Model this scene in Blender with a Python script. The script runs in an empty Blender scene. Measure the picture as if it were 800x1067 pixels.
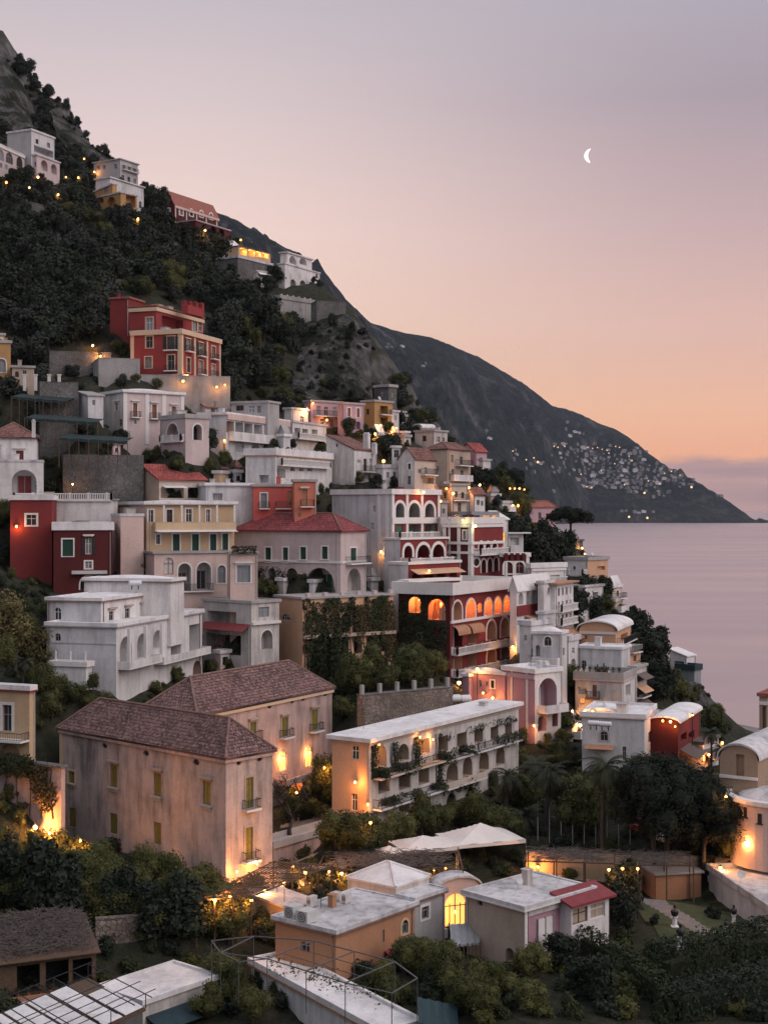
HAZE, EXPO = True, 0.0
import bpy, bmesh, math, random
import numpy as np
from mathutils import Vector, Matrix, noise
from mathutils.geometry import delaunay_2d_cdt
from mathutils.bvhtree import BVHTree
R = math.radians
random.seed(7)
scene = bpy.context.scene
COL = scene.collection
# ---- survey of the place: camera 50 m above the sea, 50 mm lens, looking level due +Y.
F, H, CX, HY = 1482.0, 50.0, 400.0, 531.0
def at(px, py, Y):
    return Vector(((px - CX) / F * Y, Y, H - (py - HY) / F * Y))
def ray(px, py):
    return Vector(((px - CX) / F, 1.0, -(py - HY) / F)).normalized()
CAM = Vector((0, 0, H))

# ---------------------------------------------------------------- materials
MATS = {}
def new_mat(name):
    m = bpy.data.materials.new(name); m.use_nodes = True
    nt = m.node_tree; nt.nodes.clear()
    out = nt.nodes.new('ShaderNodeOutputMaterial')
    b = nt.nodes.new('ShaderNodeBsdfPrincipled')
    nt.links.new(b.outputs[0], out.inputs[0])
    MATS[name] = m
    return m, nt, b
def N(nt, t, **kw):
    n = nt.nodes.new('ShaderNode' + t)
    for k, v in kw.items():
        if k.startswith('i_'):
            n.inputs[int(k[2:])].default_value = v
        else:
            setattr(n, k, v)
    return n
def c4(c): return (c[0], c[1], c[2], 1.0)
def noise_node(nt, vec, scale, detail=4, rough=.55):
    n = N(nt, 'TexNoise'); n.inputs['Scale'].default_value = scale
    n.inputs['Detail'].default_value = detail; n.inputs['Roughness'].default_value = rough
    nt.links.new(vec, n.inputs['Vector']); return n
def ramp(nt, fac, stops):
    r = N(nt, 'ValToRGB'); e = r.color_ramp.elements
    while len(e) < len(stops): e.new(0.5)
    for el, (p, c) in zip(e, stops):
        el.position = p; el.color = c4(c) if len(c) == 3 else c
    nt.links.new(fac, r.inputs[0]); return r
def mixc(nt, fac, a, b, mode='MIX'):
    m = N(nt, 'Mix', data_type='RGBA', blend_type=mode)
    if isinstance(fac, (int, float)): m.inputs[0].default_value = fac
    else: nt.links.new(fac, m.inputs[0])
    for s, v in ((6, a), (7, b)):
        if isinstance(v, tuple): m.inputs[s].default_value = c4(v)
        else: nt.links.new(v, m.inputs[s])
    return m.outputs[2]
def bump(nt, b, h, strength, dist):
    n = N(nt, 'Bump'); n.inputs['Strength'].default_value = strength; n.inputs['Distance'].default_value = dist
    nt.links.new(h, n.inputs['Height']); nt.links.new(n.outputs[0], b.inputs['Normal'])

def plaster(name, col, dirt=.35, dirtcol=None, rough=.85, streak=.5):
    """weathered lime plaster: blotches, rain streaks and grain that belong to the wall"""
    m, nt, b = new_mat(name)
    tc = N(nt, 'TexCoord').outputs['Object']
    mp = N(nt, 'Mapping'); mp.inputs['Scale'].default_value = (1, 1, .16); nt.links.new(tc, mp.inputs[0])
    n1 = noise_node(nt, tc, .22, 6, .62)
    n2 = noise_node(nt, mp.outputs[0], 1.1, 5, .6)
    n3 = noise_node(nt, tc, 5.0, 3, .6)
    dc = dirtcol or tuple(x * .52 for x in (sum(col) / 3 * .4 + c * .6 for c in col))
    r1 = ramp(nt, n1.outputs[0], [(.44, (0, 0, 0)), (.68, (1, 1, 1))])
    r2 = ramp(nt, n2.outputs[0], [(.46, (0, 0, 0)), (.68, (1, 1, 1))])
    f = N(nt, 'Math', operation='MULTIPLY_ADD'); nt.links.new(r1.outputs[0], f.inputs[0]); f.inputs[1].default_value = dirt
    g = N(nt, 'Math', operation='MULTIPLY'); nt.links.new(r2.outputs[0], g.inputs[0]); g.inputs[1].default_value = dirt * streak
    nt.links.new(g.outputs[0], f.inputs[2])
    c = mixc(nt, f.outputs[0], col, dc)
    r3 = ramp(nt, n3.outputs[0], [(.3, (.9, .9, .9)), (.7, (1.06, 1.06, 1.06))])
    c = mixc(nt, 1.0, c, r3.outputs[0], 'MULTIPLY')
    nt.links.new(c, b.inputs['Base Color']); b.inputs['Roughness'].default_value = rough
    b.inputs['Specular IOR Level'].default_value = .25
    bump(nt, b, n3.outputs[0], .25, .04)
    return m
def flatm(name, col, rough=.6, var=.12, scale=2.0, metal=0.0, spec=.4):
    m, nt, b = new_mat(name)
    tc = N(nt, 'TexCoord').outputs['Object']
    n1 = noise_node(nt, tc, scale, 4)
    r = ramp(nt, n1.outputs[0], [(.3, tuple(c * (1 - var) for c in col)), (.7, tuple(min(1, c * (1 + var)) for c in col))])
    nt.links.new(r.outputs[0], b.inputs['Base Color'])
    b.inputs['Roughness'].default_value = rough; b.inputs['Metallic'].default_value = metal
    b.inputs['Specular IOR Level'].default_value = spec
    return m
def glowm(name, col, s):
    m, nt, b = new_mat(name)
    b.inputs['Base Color'].default_value = c4(col)
    b.inputs['Emission Color'].default_value = c4(col); b.inputs['Emission Strength'].default_value = s
    return m
def stonem(name, c1, c2, cm, scale=1.0, rough=.9):
    m, nt, b = new_mat(name)
    tc = N(nt, 'TexCoord').outputs['Object']
    n0 = noise_node(nt, tc, 1.2, 3)
    add = N(nt, 'VectorMath', operation='MULTIPLY_ADD'); nt.links.new(n0.outputs[1], add.inputs[0])
    add.inputs[1].default_value = (.5, .5, .5); nt.links.new(tc, add.inputs[2])
    v = N(nt, 'TexVoronoi', feature='F1'); v.inputs['Scale'].default_value = scale; nt.links.new(add.outputs[0], v.inputs['Vector'])
    ve = N(nt, 'TexVoronoi', feature='DISTANCE_TO_EDGE'); ve.inputs['Scale'].default_value = scale; nt.links.new(add.outputs[0], ve.inputs['Vector'])
    cc = mixc(nt, v.outputs['Color'], c1, c2)
    n2 = noise_node(nt, tc, .25, 5, .6)
    rr = ramp(nt, n2.outputs[0], [(.35, (.6, .6, .6)), (.65, (1.15, 1.15, 1.15))])
    cc = mixc(nt, 1.0, cc, rr.outputs[0], 'MULTIPLY')
    e = ramp(nt, ve.outputs[0], [(.0, (0, 0, 0)), (.1, (1, 1, 1))])
    cc = mixc(nt, e.outputs[0], cm, cc)
    nt.links.new(cc, b.inputs['Base Color']); b.inputs['Roughness'].default_value = rough
    b.inputs['Specular IOR Level'].default_value = .2
    bump(nt, b, e.outputs[0], .6, .15)
    return m
def tilem(name, c1, c2, cm, w=.42, h=.5):
    """pantiles: brick pattern in roof UVs (metres), rounded by a wave bump, each tile its own tone"""
    m, nt, b = new_mat(name)
    uv = N(nt, 'TexCoord').outputs['UV']
    br = N(nt, 'TexBrick'); br.offset = 0.5
    br.inputs['Scale'].default_value = 1.0; br.inputs['Brick Width'].default_value = w; br.inputs['Row Height'].default_value = h
    br.inputs['Mortar Size'].default_value = .05; br.inputs['Mortar Smooth'].default_value = .6; br.inputs['Bias'].default_value = -.1
    br.inputs['Color1'].default_value = c4(c1); br.inputs['Color2'].default_value = c4(c2); br.inputs['Mortar'].default_value = c4(cm)
    nw = noise_node(nt, uv, 1.3, 3); ad = N(nt, 'VectorMath', operation='MULTIPLY_ADD'); nt.links.new(nw.outputs[1], ad.inputs[0]); ad.inputs[1].default_value = (.22, .22, 0); nt.links.new(uv, ad.inputs[2])
    nt.links.new(ad.outputs[0], br.inputs['Vector'])
    n = noise_node(nt, uv, .35, 6, .65)
    rr = ramp(nt, n.outputs[0], [(.32, (.55, .55, .56)), (.68, (1.35, 1.3, 1.28))])
    c = mixc(nt, 1.0, br.outputs['Color'], rr.outputs[0], 'MULTIPLY')
    n4 = noise_node(nt, uv, 2.6, 2, .5)
    r4 = ramp(nt, n4.outputs[0], [(.5, (0, 0, 0)), (.72, (1, 1, 1))])
    k = N(nt, 'Math', operation='MULTIPLY', i_1=.55); nt.links.new(r4.outputs[0], k.inputs[0])
    c = mixc(nt, k.outputs[0], c, tuple(min(1, x * 1.7 + .03) for x in c2))
    nt.links.new(c, b.inputs['Base Color']); b.inputs['Roughness'].default_value = .85
    b.inputs['Specular IOR Level'].default_value = .2
    inv = N(nt, 'Math', operation='SUBTRACT', i_0=1.0); nt.links.new(br.outputs['Fac'], inv.inputs[1])
    bump(nt, b, inv.outputs[0], .9, .12)
    return m
def leafm(name, c1, c2, trans=.25):
    m, nt, b = new_mat(name)
    oi = N(nt, 'ObjectInfo').outputs['Random']
    tc = N(nt, 'TexCoord').outputs['Object']
    n = noise_node(nt, tc, 1.6, 3)
    g = N(nt, 'Math', operation='MULTIPLY_ADD', i_1=.55); nt.links.new(oi, g.inputs[0])
    k = N(nt, 'Math', operation='MULTIPLY_ADD', i_1=.9, i_2=-.2); nt.links.new(n.outputs[0], k.inputs[0]); nt.links.new(k.outputs[0], g.inputs[2])
    c = mixc(nt, g.outputs[0], c1, c2)
    nt.links.new(c, b.inputs['Base Color']); b.inputs['Roughness'].default_value = .7
    b.inputs['Specular IOR Level'].default_value = .2
    return m

plaster('white', (.72, .70, .69), .5, streak=1.0)
plaster('whiteblue', (.60, .60, .61), .55, streak=1.0)  # on left walls of white houses, the duller blue paints in shade
plaster('offwhite', (.57, .54, .51), .7, streak=1.0)
plaster('cream', (.58, .49, .41), .4)
plaster('greywall', (.42, .41, .41), .5)
plaster('concrete', (.33, .32, .31), .7)
plaster('pinkcream', (.60, .46, .41), .35)
plaster('pinkwhite', (.58, .48, .47), .3)
plaster('pink', (.43, .25, .31), .3)
plaster('lilac', (.46, .33, .40), .3)
plaster('palepink', (.50, .33, .37), .35)
plaster('muratwall', (.52, .415, .378), .6, (.17, .15, .14), streak=1.0)
plaster('muratpink', (.50, .365, .335), .55, (.22, .18, .165), streak=1.2)
plaster('villapink', (.56, .46, .45), .55, (.30, .26, .26))
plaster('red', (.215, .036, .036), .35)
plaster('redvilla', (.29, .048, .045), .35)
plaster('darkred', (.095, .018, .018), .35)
plaster('coral', (.60, .20, .12), .3)
plaster('coralred', (.55, .12, .10), .3)
plaster('ochre', (.46, .27, .11), .4)
plaster('ochrepale', (.56, .40, .25), .35)
plaster('yellow', (.62, .46, .29), .25)
plaster('peach', (.62, .38, .24), .35)
plaster('tan', (.44, .35, .28), .45)
plaster('orangewall', (.44, .225, .125), .25)
plaster('lobby', (.62, .36, .24), .2)
plaster('churchtan', (.36, .26, .18), .6, (.26, .20, .16))
plaster('trim', (.72, .70, .68), .2)
plaster('trimcream', (.62, .47, .32), .2)
plaster('roofwhite', (.62, .61, .62), .75, (.30, .295, .30), streak=.9)
plaster('roofbright', (.78, .77, .77), .6, (.42, .41, .41))
plaster('roofgrey', (.40, .385, .375), .5)
flatm('framegrey', (.30, .29, .28), .5, .1)
flatm('terracotta', (.27, .10, .075), .8, .25)
flatm('brownroof', (.20, .125, .105), .85, .3)
flatm('burgundy', (.20, .035, .04), .7, .2)
flatm('awningtan', (.40, .21, .13), .8, .15)
flatm('awningwhite', (.70, .69, .69), .7, .08)
flatm('awningbrown', (.13, .10, .09), .8, .2)
flatm('canvas', (.70, .66, .62), .8, .08, .6)
flatm('netgreen', (.008, .024, .024), .8, .25, 1.5)
flatm('teal', (.016, .040, .050), .7, .25)
flatm('wood', (.10, .062, .04), .75, .3, 6)
flatm('woodbrown', (.24, .10, .06), .7, .2, 6)
flatm('bark', (.05, .042, .036), .9, .35, 5)
flatm('twig', (.135, .115, .105), .9, .3, 5)
flatm('olive', (.19, .16, .035), .6, .2, 3)
flatm('green', (.008, .05, .032), .6, .2, 3)
flatm('greenmid', (.02, .16, .105), .6, .15, 3)
flatm('dark', (.022, .022, .024), .6, .3, 3)
flatm('iron', (.02, .02, .022), .5, .2, 3)
flatm('pipe', (.16, .165, .17), .45, .2, 3, .6)
flatm('tank', (.66, .66, .68), .45, .06)
flatm('acmetal', (.50, .50, .49), .5, .1)
flatm('bronze', (.03, .032, .034), .4, .3, 3, .5)
flatm('carred', (.30, .03, .03), .3, .05)
flatm('carwhite', (.65, .65, .67), .3, .05)
flatm('rubber', (.015, .015, .016), .8, .1)
flatm('furnwhite', (.72, .72, .73), .5, .06)
flatm('clay', (.25, .10, .06), .8, .2)
flatm('blue', (.05, .16, .28), .6, .2)
flatm('sand', (.20, .19, .18), .95, .2, .5)
g_, gn_, gb_ = new_mat('glass')
gb_.inputs['Base Color'].default_value = (.018, .02, .024, 1); gb_.inputs['Roughness'].default_value = .12
gb_.inputs['Specular IOR Level'].default_value = .6
flatm('curtain', (.20, .185, .17), .8, .3, 3)
flatm('glasspale', (.22, .24, .26), .25, .2, .5)
glowm('bulb', (1.0, .50, .17), 3.2)
glowm('bulbred', (1.0, .42, .12), 2.2); glowm('bulbpale', (1.0, .62, .30), 3.4)
glowm('bulbsoft', (1.0, .50, .17), 2.6)
glowm('bulbfar', (1.0, .60, .28), 1.5)
glowm('litpane', (1.0, .36, .10), 1.0)
glowm('litpaneyellow', (1.0, .55, .14), 1.15)
stonem('stone', (.17, .16, .15), (.26, .245, .235), (.10, .09, .085), 2.4)
stonem('stonegrey', (.15, .147, .145), (.225, .22, .215), (.09, .088, .085), 2.3)
stonem('stonewarm', (.20, .165, .14), (.34, .28, .24), (.11, .09, .08), 2.2)
stonem('brick', (.24, .11, .07), (.34, .17, .10), (.2, .14, .11), 3.0)
tilem('tile', (.14, .082, .077), (.27, .168, .155), (.04, .028, .026), .36, .42)
tilem('tilered', (.30, .07, .062), (.38, .11, .095), (.16, .045, .045), .5, .6)
tilem('tiledark', (.22, .055, .06), (.28, .08, .08), (.13, .035, .04), .5, .6)
tilem('tilebrown', (.17, .085, .075), (.25, .13, .11), (.08, .05, .045), .5, .6)
leafm('leafdark', (.008, .013, .009), (.030, .040, .024))
leafm('leafpine', (.005, .009, .006), (.014, .021, .012))
leafm('leafolive', (.020, .027, .022), (.045, .052, .040))
leafm('leafcitrus', (.024, .034, .011), (.098, .098, .030))
leafm('leafyellow', (.070, .068, .026), (.14, .115, .048))
leafm('leafivy', (.013, .021, .010), (.042, .052, .021))
leafm('leafivybrown', (.045, .042, .018), (.085, .065, .030))
leafm('leafpalm', (.022, .030, .020), (.055, .062, .036))
leafm('flowerwhite', (.45, .43, .40), (.65, .62, .58))

# ---------------------------------------------------------------- mesh building
class MB:
    def __init__(s): s.v = []; s.f = []; s.m = []; s.uv = {}
    def poly(s, pts, mi=0, uv=None):
        b = len(s.v); s.v += [tuple(p) for p in pts]; s.f.append(tuple(range(b, b + len(pts)))); s.m.append(mi)
        if uv: s.uv[len(s.f) - 1] = uv
    def quad(s, a, b, c, d, mi=0): s.poly((a, b, c, d), mi)
    def obox(s, o, a, b, c, mi=0):
        o, a, b, c = Vector(o), Vector(a), Vector(b), Vector(c)
        if a.cross(b).dot(c) < 0: a, b = b, a
        p = [o, o + a, o + a + b, o + b]; q = [x + c for x in p]; n = len(s.v)
        s.v += [tuple(x) for x in p + q]
        s.f += [(n+3, n+2, n+1, n), (n+4, n+5, n+6, n+7)] + [(n+i, n+(i+1) % 4, n+4+(i+1) % 4, n+4+i) for i in range(4)]
        s.m += [mi] * 6
    def box(s, x0, y0, z0, x1, y1, z1, mi=0): s.obox((x0, y0, z0), (x1-x0, 0, 0), (0, y1-y0, 0), (0, 0, z1-z0), mi)
    def bar(s, a, b, w, h=None, mi=0):
        a, b = Vector(a), Vector(b); d = (b - a)
        if d.length < 1e-5: return
        dn = d.normalized(); up = Vector((0, 0, 1)) if abs(dn.z) < .95 else Vector((1, 0, 0))
        sx = dn.cross(up).normalized(); sy = sx.cross(dn).normalized(); h = h or w
        s.obox(a - sx * w / 2 - sy * h / 2, d, sx * w, sy * h, mi)
    def tube(s, pts, rads, n=7, mi=0, cap=True):
        pts = [Vector(p) for p in pts]; rings = []
        for i, p in enumerate(pts):
            d = (pts[min(i+1, len(pts)-1)] - pts[max(i-1, 0)]).normalized()
            up = Vector((0, 0, 1)) if abs(d.z) < .9 else Vector((1, 0, 0))
            x = d.cross(up).normalized(); y = x.cross(d)
            r = rads[i] if isinstance(rads, (list, tuple)) else rads
            b = len(s.v)
            for k in range(n):
                t = 2 * math.pi * k / n; s.v.append(tuple(p + x * math.cos(t) * r + y * math.sin(t) * r))
            rings.append(b)
        for a, b in zip(rings, rings[1:]):
            for k in range(n):
                s.f.append((a+k, a+(k+1) % n, b+(k+1) % n, b+k)); s.m.append(mi)
        if cap:
            s.f.append(tuple(rings[0]+k for k in reversed(range(n)))); s.m.append(mi)
            s.f.append(tuple(rings[-1]+k for k in range(n))); s.m.append(mi)
    def lathe(s, o, prof, n=12, mi=0):
        o = Vector(o); rings = []
        for r, z in prof:
            b = len(s.v); s.v += [(o.x + r*math.cos(2*math.pi*k/n), o.y + r*math.sin(2*math.pi*k/n), o.z + z) for k in range(n)]; rings.append(b)
        for a, b in zip(rings, rings[1:]):
            for k in range(n): s.f.append((a+k, a+(k+1) % n, b+(k+1) % n, b+k)); s.m.append(mi)
        s.f.append(tuple(rings[0]+k for k in reversed(range(n)))); s.m.append(mi)
        s.f.append(tuple(rings[-1]+k for k in range(n))); s.m.append(mi)
    def ball(s, o, r, n=8, mi=0, sz=1.0):
        s.lathe(o, [(max(.02*r, r*math.sin(math.pi*i/n)), -r*sz*math.cos(math.pi*i/n)) for i in range(n+1)], n+2, mi)
    def mesh(s, name, mats, origin=(0, 0, 0), smooth=False):
        me = bpy.data.meshes.new(name); ox, oy, oz = origin
        me.from_pydata([(x-ox, y-oy, z-oz) for x, y, z in s.v], [], s.f)
        for m in mats: me.materials.append(MATS[m] if isinstance(m, str) else m)
        me.polygons.foreach_set('material_index', s.m)
        if smooth: me.polygons.foreach_set('use_smooth', [True]*len(s.f))
        if s.uv:
            ul = me.uv_layers.new(name='UVMap')
            for fi, uvs in s.uv.items():
                for li, q in zip(me.polygons[fi].loop_indices, uvs): ul.data[li].uv = q
        me.update(); return me
    def build(s, name, mats, parent=None, origin=None, smooth=False):
        """one mesh object; vertices are given in world space, parent stands unrotated"""
        if not s.f: return None
        if isinstance(mats, str): mats = [mats]
        org = Vector(origin) if origin is not None else (world_loc(parent) if parent else Vector((0, 0, 0)))
        o = bpy.data.objects.new(name, s.mesh(name, mats, org, smooth)); COL.objects.link(o)
        if parent: o.parent = parent; o.location = org - world_loc(parent)
        else: o.location = org
        return o
def world_loc(o):
    l = Vector(o.location)
    while o.parent: o = o.parent; l += Vector(o.location)
    return l
def tag(o, label=None, cat=None, group=None, kind=None):
    if label: o['label'] = label
    if cat: o['category'] = cat
    if group: o['group'] = group
    if kind: o['kind'] = kind
    return o
def empty(name, loc, label=None, cat=None, group=None):
    o = bpy.data.objects.new(name, None); o.empty_display_size = .3; COL.objects.link(o); o.location = loc
    return tag(o, label, cat, group)
def kids(o): return list(o.children)
def dup(root, loc, rotz=0.0, scale=1.0, label=None, group=None):
    r = root.copy(); COL.objects.link(r); r.location = loc; r.rotation_euler = (0, 0, rotz)
    r.scale = scale if isinstance(scale, (tuple, list)) else (scale,)*3
    if label: r['label'] = label
    if group: r['group'] = group
    for ch in kids(root):
        c = ch.copy(); COL.objects.link(c); c.parent = r
        for g in kids(ch):
            d = g.copy(); COL.objects.link(d); d.parent = c
    return r

# ---------------------------------------------------------------- houses
class Face:
    def __init__(s, O, d, n, length, zt):
        s.O, s.d, s.n, s.len, s.zt = O, d, n, length, zt
    def u(s, px):
        k = (px - CX) / F; return (k*s.O.y - s.O.x) / (s.d.x - k*s.d.y)
    def z(s, px, py):
        return H - (py - HY) / F * (s.O.y + s.u(px)*s.d.y)
    def P(s, u, z, out=0.0):
        p = s.O + s.d*u + s.n*out; return Vector((p.x, p.y, z))
def rect_loop(u0, u1, z0, z1): return [(u0, z0), (u1, z0), (u1, z1), (u0, z1)]
def arch_loop(u0, u1, z0, z1, k=10):
    r = (u1-u0)/2; h = min(r, (z1-z0)*.75); c = (u0+u1)/2
    return [(u0, z0), (u1, z0)] + [(c + r*math.cos(math.pi*i/k), z1-h + h*math.sin(math.pi*i/k)) for i in range(k+1)]
def oval_loop(u0, u1, z0, z1, k=12):
    a, b = (u1-u0)/2, (z1-z0)/2
    return [((u0+u1)/2 + a*math.cos(2*math.pi*i/k), (z0+z1)/2 + b*math.sin(2*math.pi*i/k)) for i in range(k)]
def holed(mb, f, outer, holes, mi=0):
    vs, es = [], []
    for lp in [outer] + holes:
        b = len(vs); n = len(lp); vs += [Vector(p) for p in lp]; es += [(b+i, b+(i+1) % n) for i in range(n)]
    r = delaunay_2d_cdt(vs, es, [], 1, 1e-5)
    base = len(mb.v)
    def inside(p, lp):
        c = False; n = len(lp)
        for i in range(n):
            (x1, y1), (x2, y2) = lp[i], lp[(i+1) % n]
            if (y1 > p[1]) != (y2 > p[1]) and p[0] < (x2-x1)*(p[1]-y1)/(y2-y1)+x1: c = not c
        return c
    mb.v += [tuple(f.P(p.x, p.y)) for p in r[0]]
    for t in r[2]:
        q = ((r[0][t[0]].x+r[0][t[1]].x+r[0][t[2]].x)/3, (r[0][t[0]].y+r[0][t[1]].y+r[0][t[2]].y)/3)
        if any(inside(q, lp) for lp in holes): continue
        a, b, c = (f.P(r[0][i].x, r[0][i].y) for i in t)
        if (b-a).cross(c-a).dot(f.n) < 0: t = t[::-1]
        mb.f.append(tuple(base+i for i in t)); mb.m.append(mi)

rnd_pane = random.Random(3)
GROUND = []          # terrain control points (X, Y, Z)
THINGS = {}
class Bld:
    def __init__(s, name, label, cat, group=None):
        s.name, s.label, s.cat, s.group = name, label, cat, group
        s.root = None; s.vols = []
    def part(s, mb, name, mats, parent=None, smooth=False):
        return mb.build(name, mats, parent or s.root, smooth=smooth)
class Vol:
    def __init__(s, b, cx, by, ty, lx, rx, Y, yaw, wall, o):
        s.b, s.o, s.wall = b, o, wall
        P = at(cx, by, Y); a = R(yaw); zt = H - (ty - HY)/F*Y
        dR = Vector((math.cos(a), math.sin(a), 0)); dL = Vector((-math.sin(a), math.cos(a), 0))
        s.R = Face(P, dR, Vector((math.sin(a), -math.cos(a), 0)), 0, zt)
        s.L = Face(P, dL, Vector((-math.cos(a), -math.sin(a), 0)), 0, zt)
        s.wr = float(o['wr']) if 'wr' in o else s.R.u(rx); s.wl = float(o['wl']) if 'wl' in o else s.L.u(lx)
        for k in ('wr', 'wl'):
            x = getattr(s, k)
            if not (.5 < x < 48): print('SIZE', b.name, cx, k, round(x, 1)); setattr(s, k, min(max(x, 3.0), 30.0) if x > 0 else 14.0)
        s.R.len, s.L.len = s.wr, s.wl
        s.P, s.zb, s.zt = P, P.z, zt
        s.holes = {'R': [], 'L': []}; s.el = []; s.inm = []
        if b.root is None: b.root = empty(b.name, P, b.label, b.cat, b.group)
        if 'ng' not in o:
            h = zt - P.z; e = P + dR*s.wr; l = P + dL*s.wl; q = e + dL*s.wl
            for p, z in ((P, -.2), (e, -.2), (l, -.2), (P*.5+e*.5, -.2), (P*.5+l*.5, -.2), (q, 0.0 if 'lq' in o else .3*h)):
                GROUND.append((p.x, p.y, P.z + z))
            if 'fg' in o or 'lq' in o:
                for f in (s.R, s.L):
                    for t in (.02, .35, .7, 1):
                        g = f.P(f.len*t, P.z-.25, 1.6); GROUND.append((g.x, g.y, g.z)); g = f.P(f.len*t, P.z-.25, -2.2); GROUND.append((g.x, g.y, g.z))
        b.vols.append(s)
    def face(s, k): return s.R if k == 'R' else s.L
    def finish(s):
        b, o = s.b, s.o; dR, dL = s.R.d, s.L.d; up = Vector((0, 0, 1))
        fz = s.zb - float(o.get('f', 3.0)); rise = float(o.get('rise', 2.0)); roof = o.get('roof', 'flat')
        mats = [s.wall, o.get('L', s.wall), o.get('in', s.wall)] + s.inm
        mb = MB()
        for key, wlen, mi in (('R', s.wr, 0), ('L', s.wl, 1)):
            f = s.face(key); outer = [(0, fz), (wlen, fz), (wlen, s.zt)]
            gab = (roof == 'gable' and key == 'L') or (roof == 'gableL' and key == 'R')
            vau = (roof == 'vault' and key == 'L') or (roof == 'vaultL' and key == 'R')
            if gab: outer.append((wlen/2, s.zt + rise))
            if roof == 'shed' and key == 'L': outer[-1] = (wlen, s.zt + rise)
            if vau: outer += [(wlen/2 + wlen/2*math.cos(math.pi*i/12), s.zt + rise*math.sin(math.pi*i/12)) for i in range(1, 12)]
            outer.append((0, s.zt))
            hs = []
            for lp, dep, back, imi in s.holes[key]:
                us = [p[0] for p in lp]; zs = [p[1] for p in lp]
                if min(us) < .03 or max(us) > wlen-.03 or max(zs) > s.zt-.02 and not (gab or vau): 
                    print('HOLE', b.name, key, 'u', round(min(us), 1), round(max(us), 1), 'of', round(wlen, 1), 'z', round(max(zs)-s.zt, 1)); 
                hs.append(lp); n = len(lp)
                for i in range(n):
                    p, q = lp[i], lp[(i+1) % n]
                    mb.quad(f.P(*p), f.P(*q), f.P(q[0], q[1], -dep), f.P(p[0], p[1], -dep), imi if imi else mi)
                if back: mb.poly([f.P(p[0], p[1], -dep) for p in lp], imi if imi else mi)
            try: holed(mb, f, outer, hs, mi)
            except Exception as ex: print('CDT', b.name, ex)
        e = s.P + dR*s.wr; l = s.P + dL*s.wl; q = e + dL*s.wl
        zq = lambda p, z: Vector((p.x, p.y, z))
        hi = s.zt + (rise if roof == 'shed' else 0)
        mb.quad(zq(e, fz), zq(q, fz), zq(q, hi), zq(e, s.zt)); mb.quad(zq(q, fz), zq(l, fz), zq(l, hi), zq(q, hi))
        if roof == 'gable': mb.poly([zq(e, s.zt), zq(q, s.zt), zq((e+q)/2, s.zt+rise)])
        if roof == 'gableL': mb.poly([zq(q, s.zt), zq(l, s.zt), zq((l+q)/2, s.zt+rise)])
        if roof in ('vault', 'vaultL'):
            A, B = (e, q) if roof == 'vault' else (l, q)
            mb.poly([zq(A + (B-A)*(.5-.5*math.cos(math.pi*i/12)), s.zt + rise*math.sin(math.pi*i/12)) for i in range(13)])
        b.part(mb, 'wall', mats)
        s.roof(roof, rise)
        for args in s.el: args()
    def roof(s, kind, rise):
        b, o = s.b, s.o; dR, dL = s.R.d, s.L.d; up = Vector((0, 0, 1)); rm = o.get('rm', 'roofwhite')
        ov = float(o.get('ov', .25)); th = float(o.get('th', .22)); z = s.zt; mb = MB()
        def pt(r, l, zz): p = s.P + dR*r + dL*l; return Vector((p.x, p.y, zz))
        def plane(pts, ev):
            ev = ev.normalized(); nn = (pts[1]-pts[0]).cross(pts[2]-pts[0]).normalized()
            if nn.z < 0: pts = pts[::-1]; nn = -nn
            sv = nn.cross(ev); uv = [(p.dot(ev), p.dot(sv)) for p in pts]
            dn = Vector((0, 0, th)); mb.poly(pts, 0, uv); mb.poly([p-dn for p in pts[::-1]], 0, uv[::-1])
            for i in range(len(pts)):
                p, q = pts[i], pts[(i+1) % len(pts)]
                mb.poly((p-dn, q-dn, q, p), 0, [(0, 0), (.2, 0), (.2, .2), (0, .2)])
        r0, r1, l0, l1 = -ov, s.wr+ov, -ov, s.wl+ov
        if kind == 'none': return
        if kind == 'flat':
            p = float(o.get('p', .18)); z += .003
            mb.obox(pt(r0, l0, z), dR*(r1-r0), dL*(l1-l0), up*th)
            w = .28; zz = z + th
            if p > 0:
                mb.obox(pt(r0, l0, zz), dR*(r1-r0), dL*w, up*p); mb.obox(pt(r0, l1-w, zz), dR*(r1-r0), dL*w, up*p)
                mb.obox(pt(r0, l0+w, zz), dR*w, dL*(l1-l0-2*w), up*p); mb.obox(pt(r1-w, l0+w, zz), dR*w, dL*(l1-l0-2*w), up*p)
            if 'edge' in o:
                eb = MB()
                eb.obox(pt(r0-.04, l0-.04, z-.16), dR*(r1-r0+.08), dL*.3, up*.155); eb.obox(pt(r0-.04, l0+.26, z-.16), dR*.3, dL*(l1-l0-.26), up*.155)
                b.part(eb, 'eaves_band', o['edge'])
            if 'bulge' in o:
                bb = MB(); n = 12; hb = float(o['bulge']); g = []
                for i in range(n+1):
                    for j in range(n+1):
                        q = (math.sin(math.pi*i/n)*math.sin(math.pi*j/n))**.55
                        g.append(pt(.5+(s.wr-1)*i/n, .5+(s.wl-1)*j/n, zz + .01 + hb*q))
                bb.v = [tuple(x) for x in g]
                for i in range(n):
                    for j in range(n):
                        a = i*(n+1)+j; bb.f.append((a, a+n+1, a+n+2, a+1)); bb.m.append(0)
                b.part(bb, 'roof_vault', rm, smooth=True)
            b.part(mb, 'roof', rm); return
        z -= .03 if kind in ('gable', 'gableL', 'shed') else 0
        z += th
        k = rise
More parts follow.
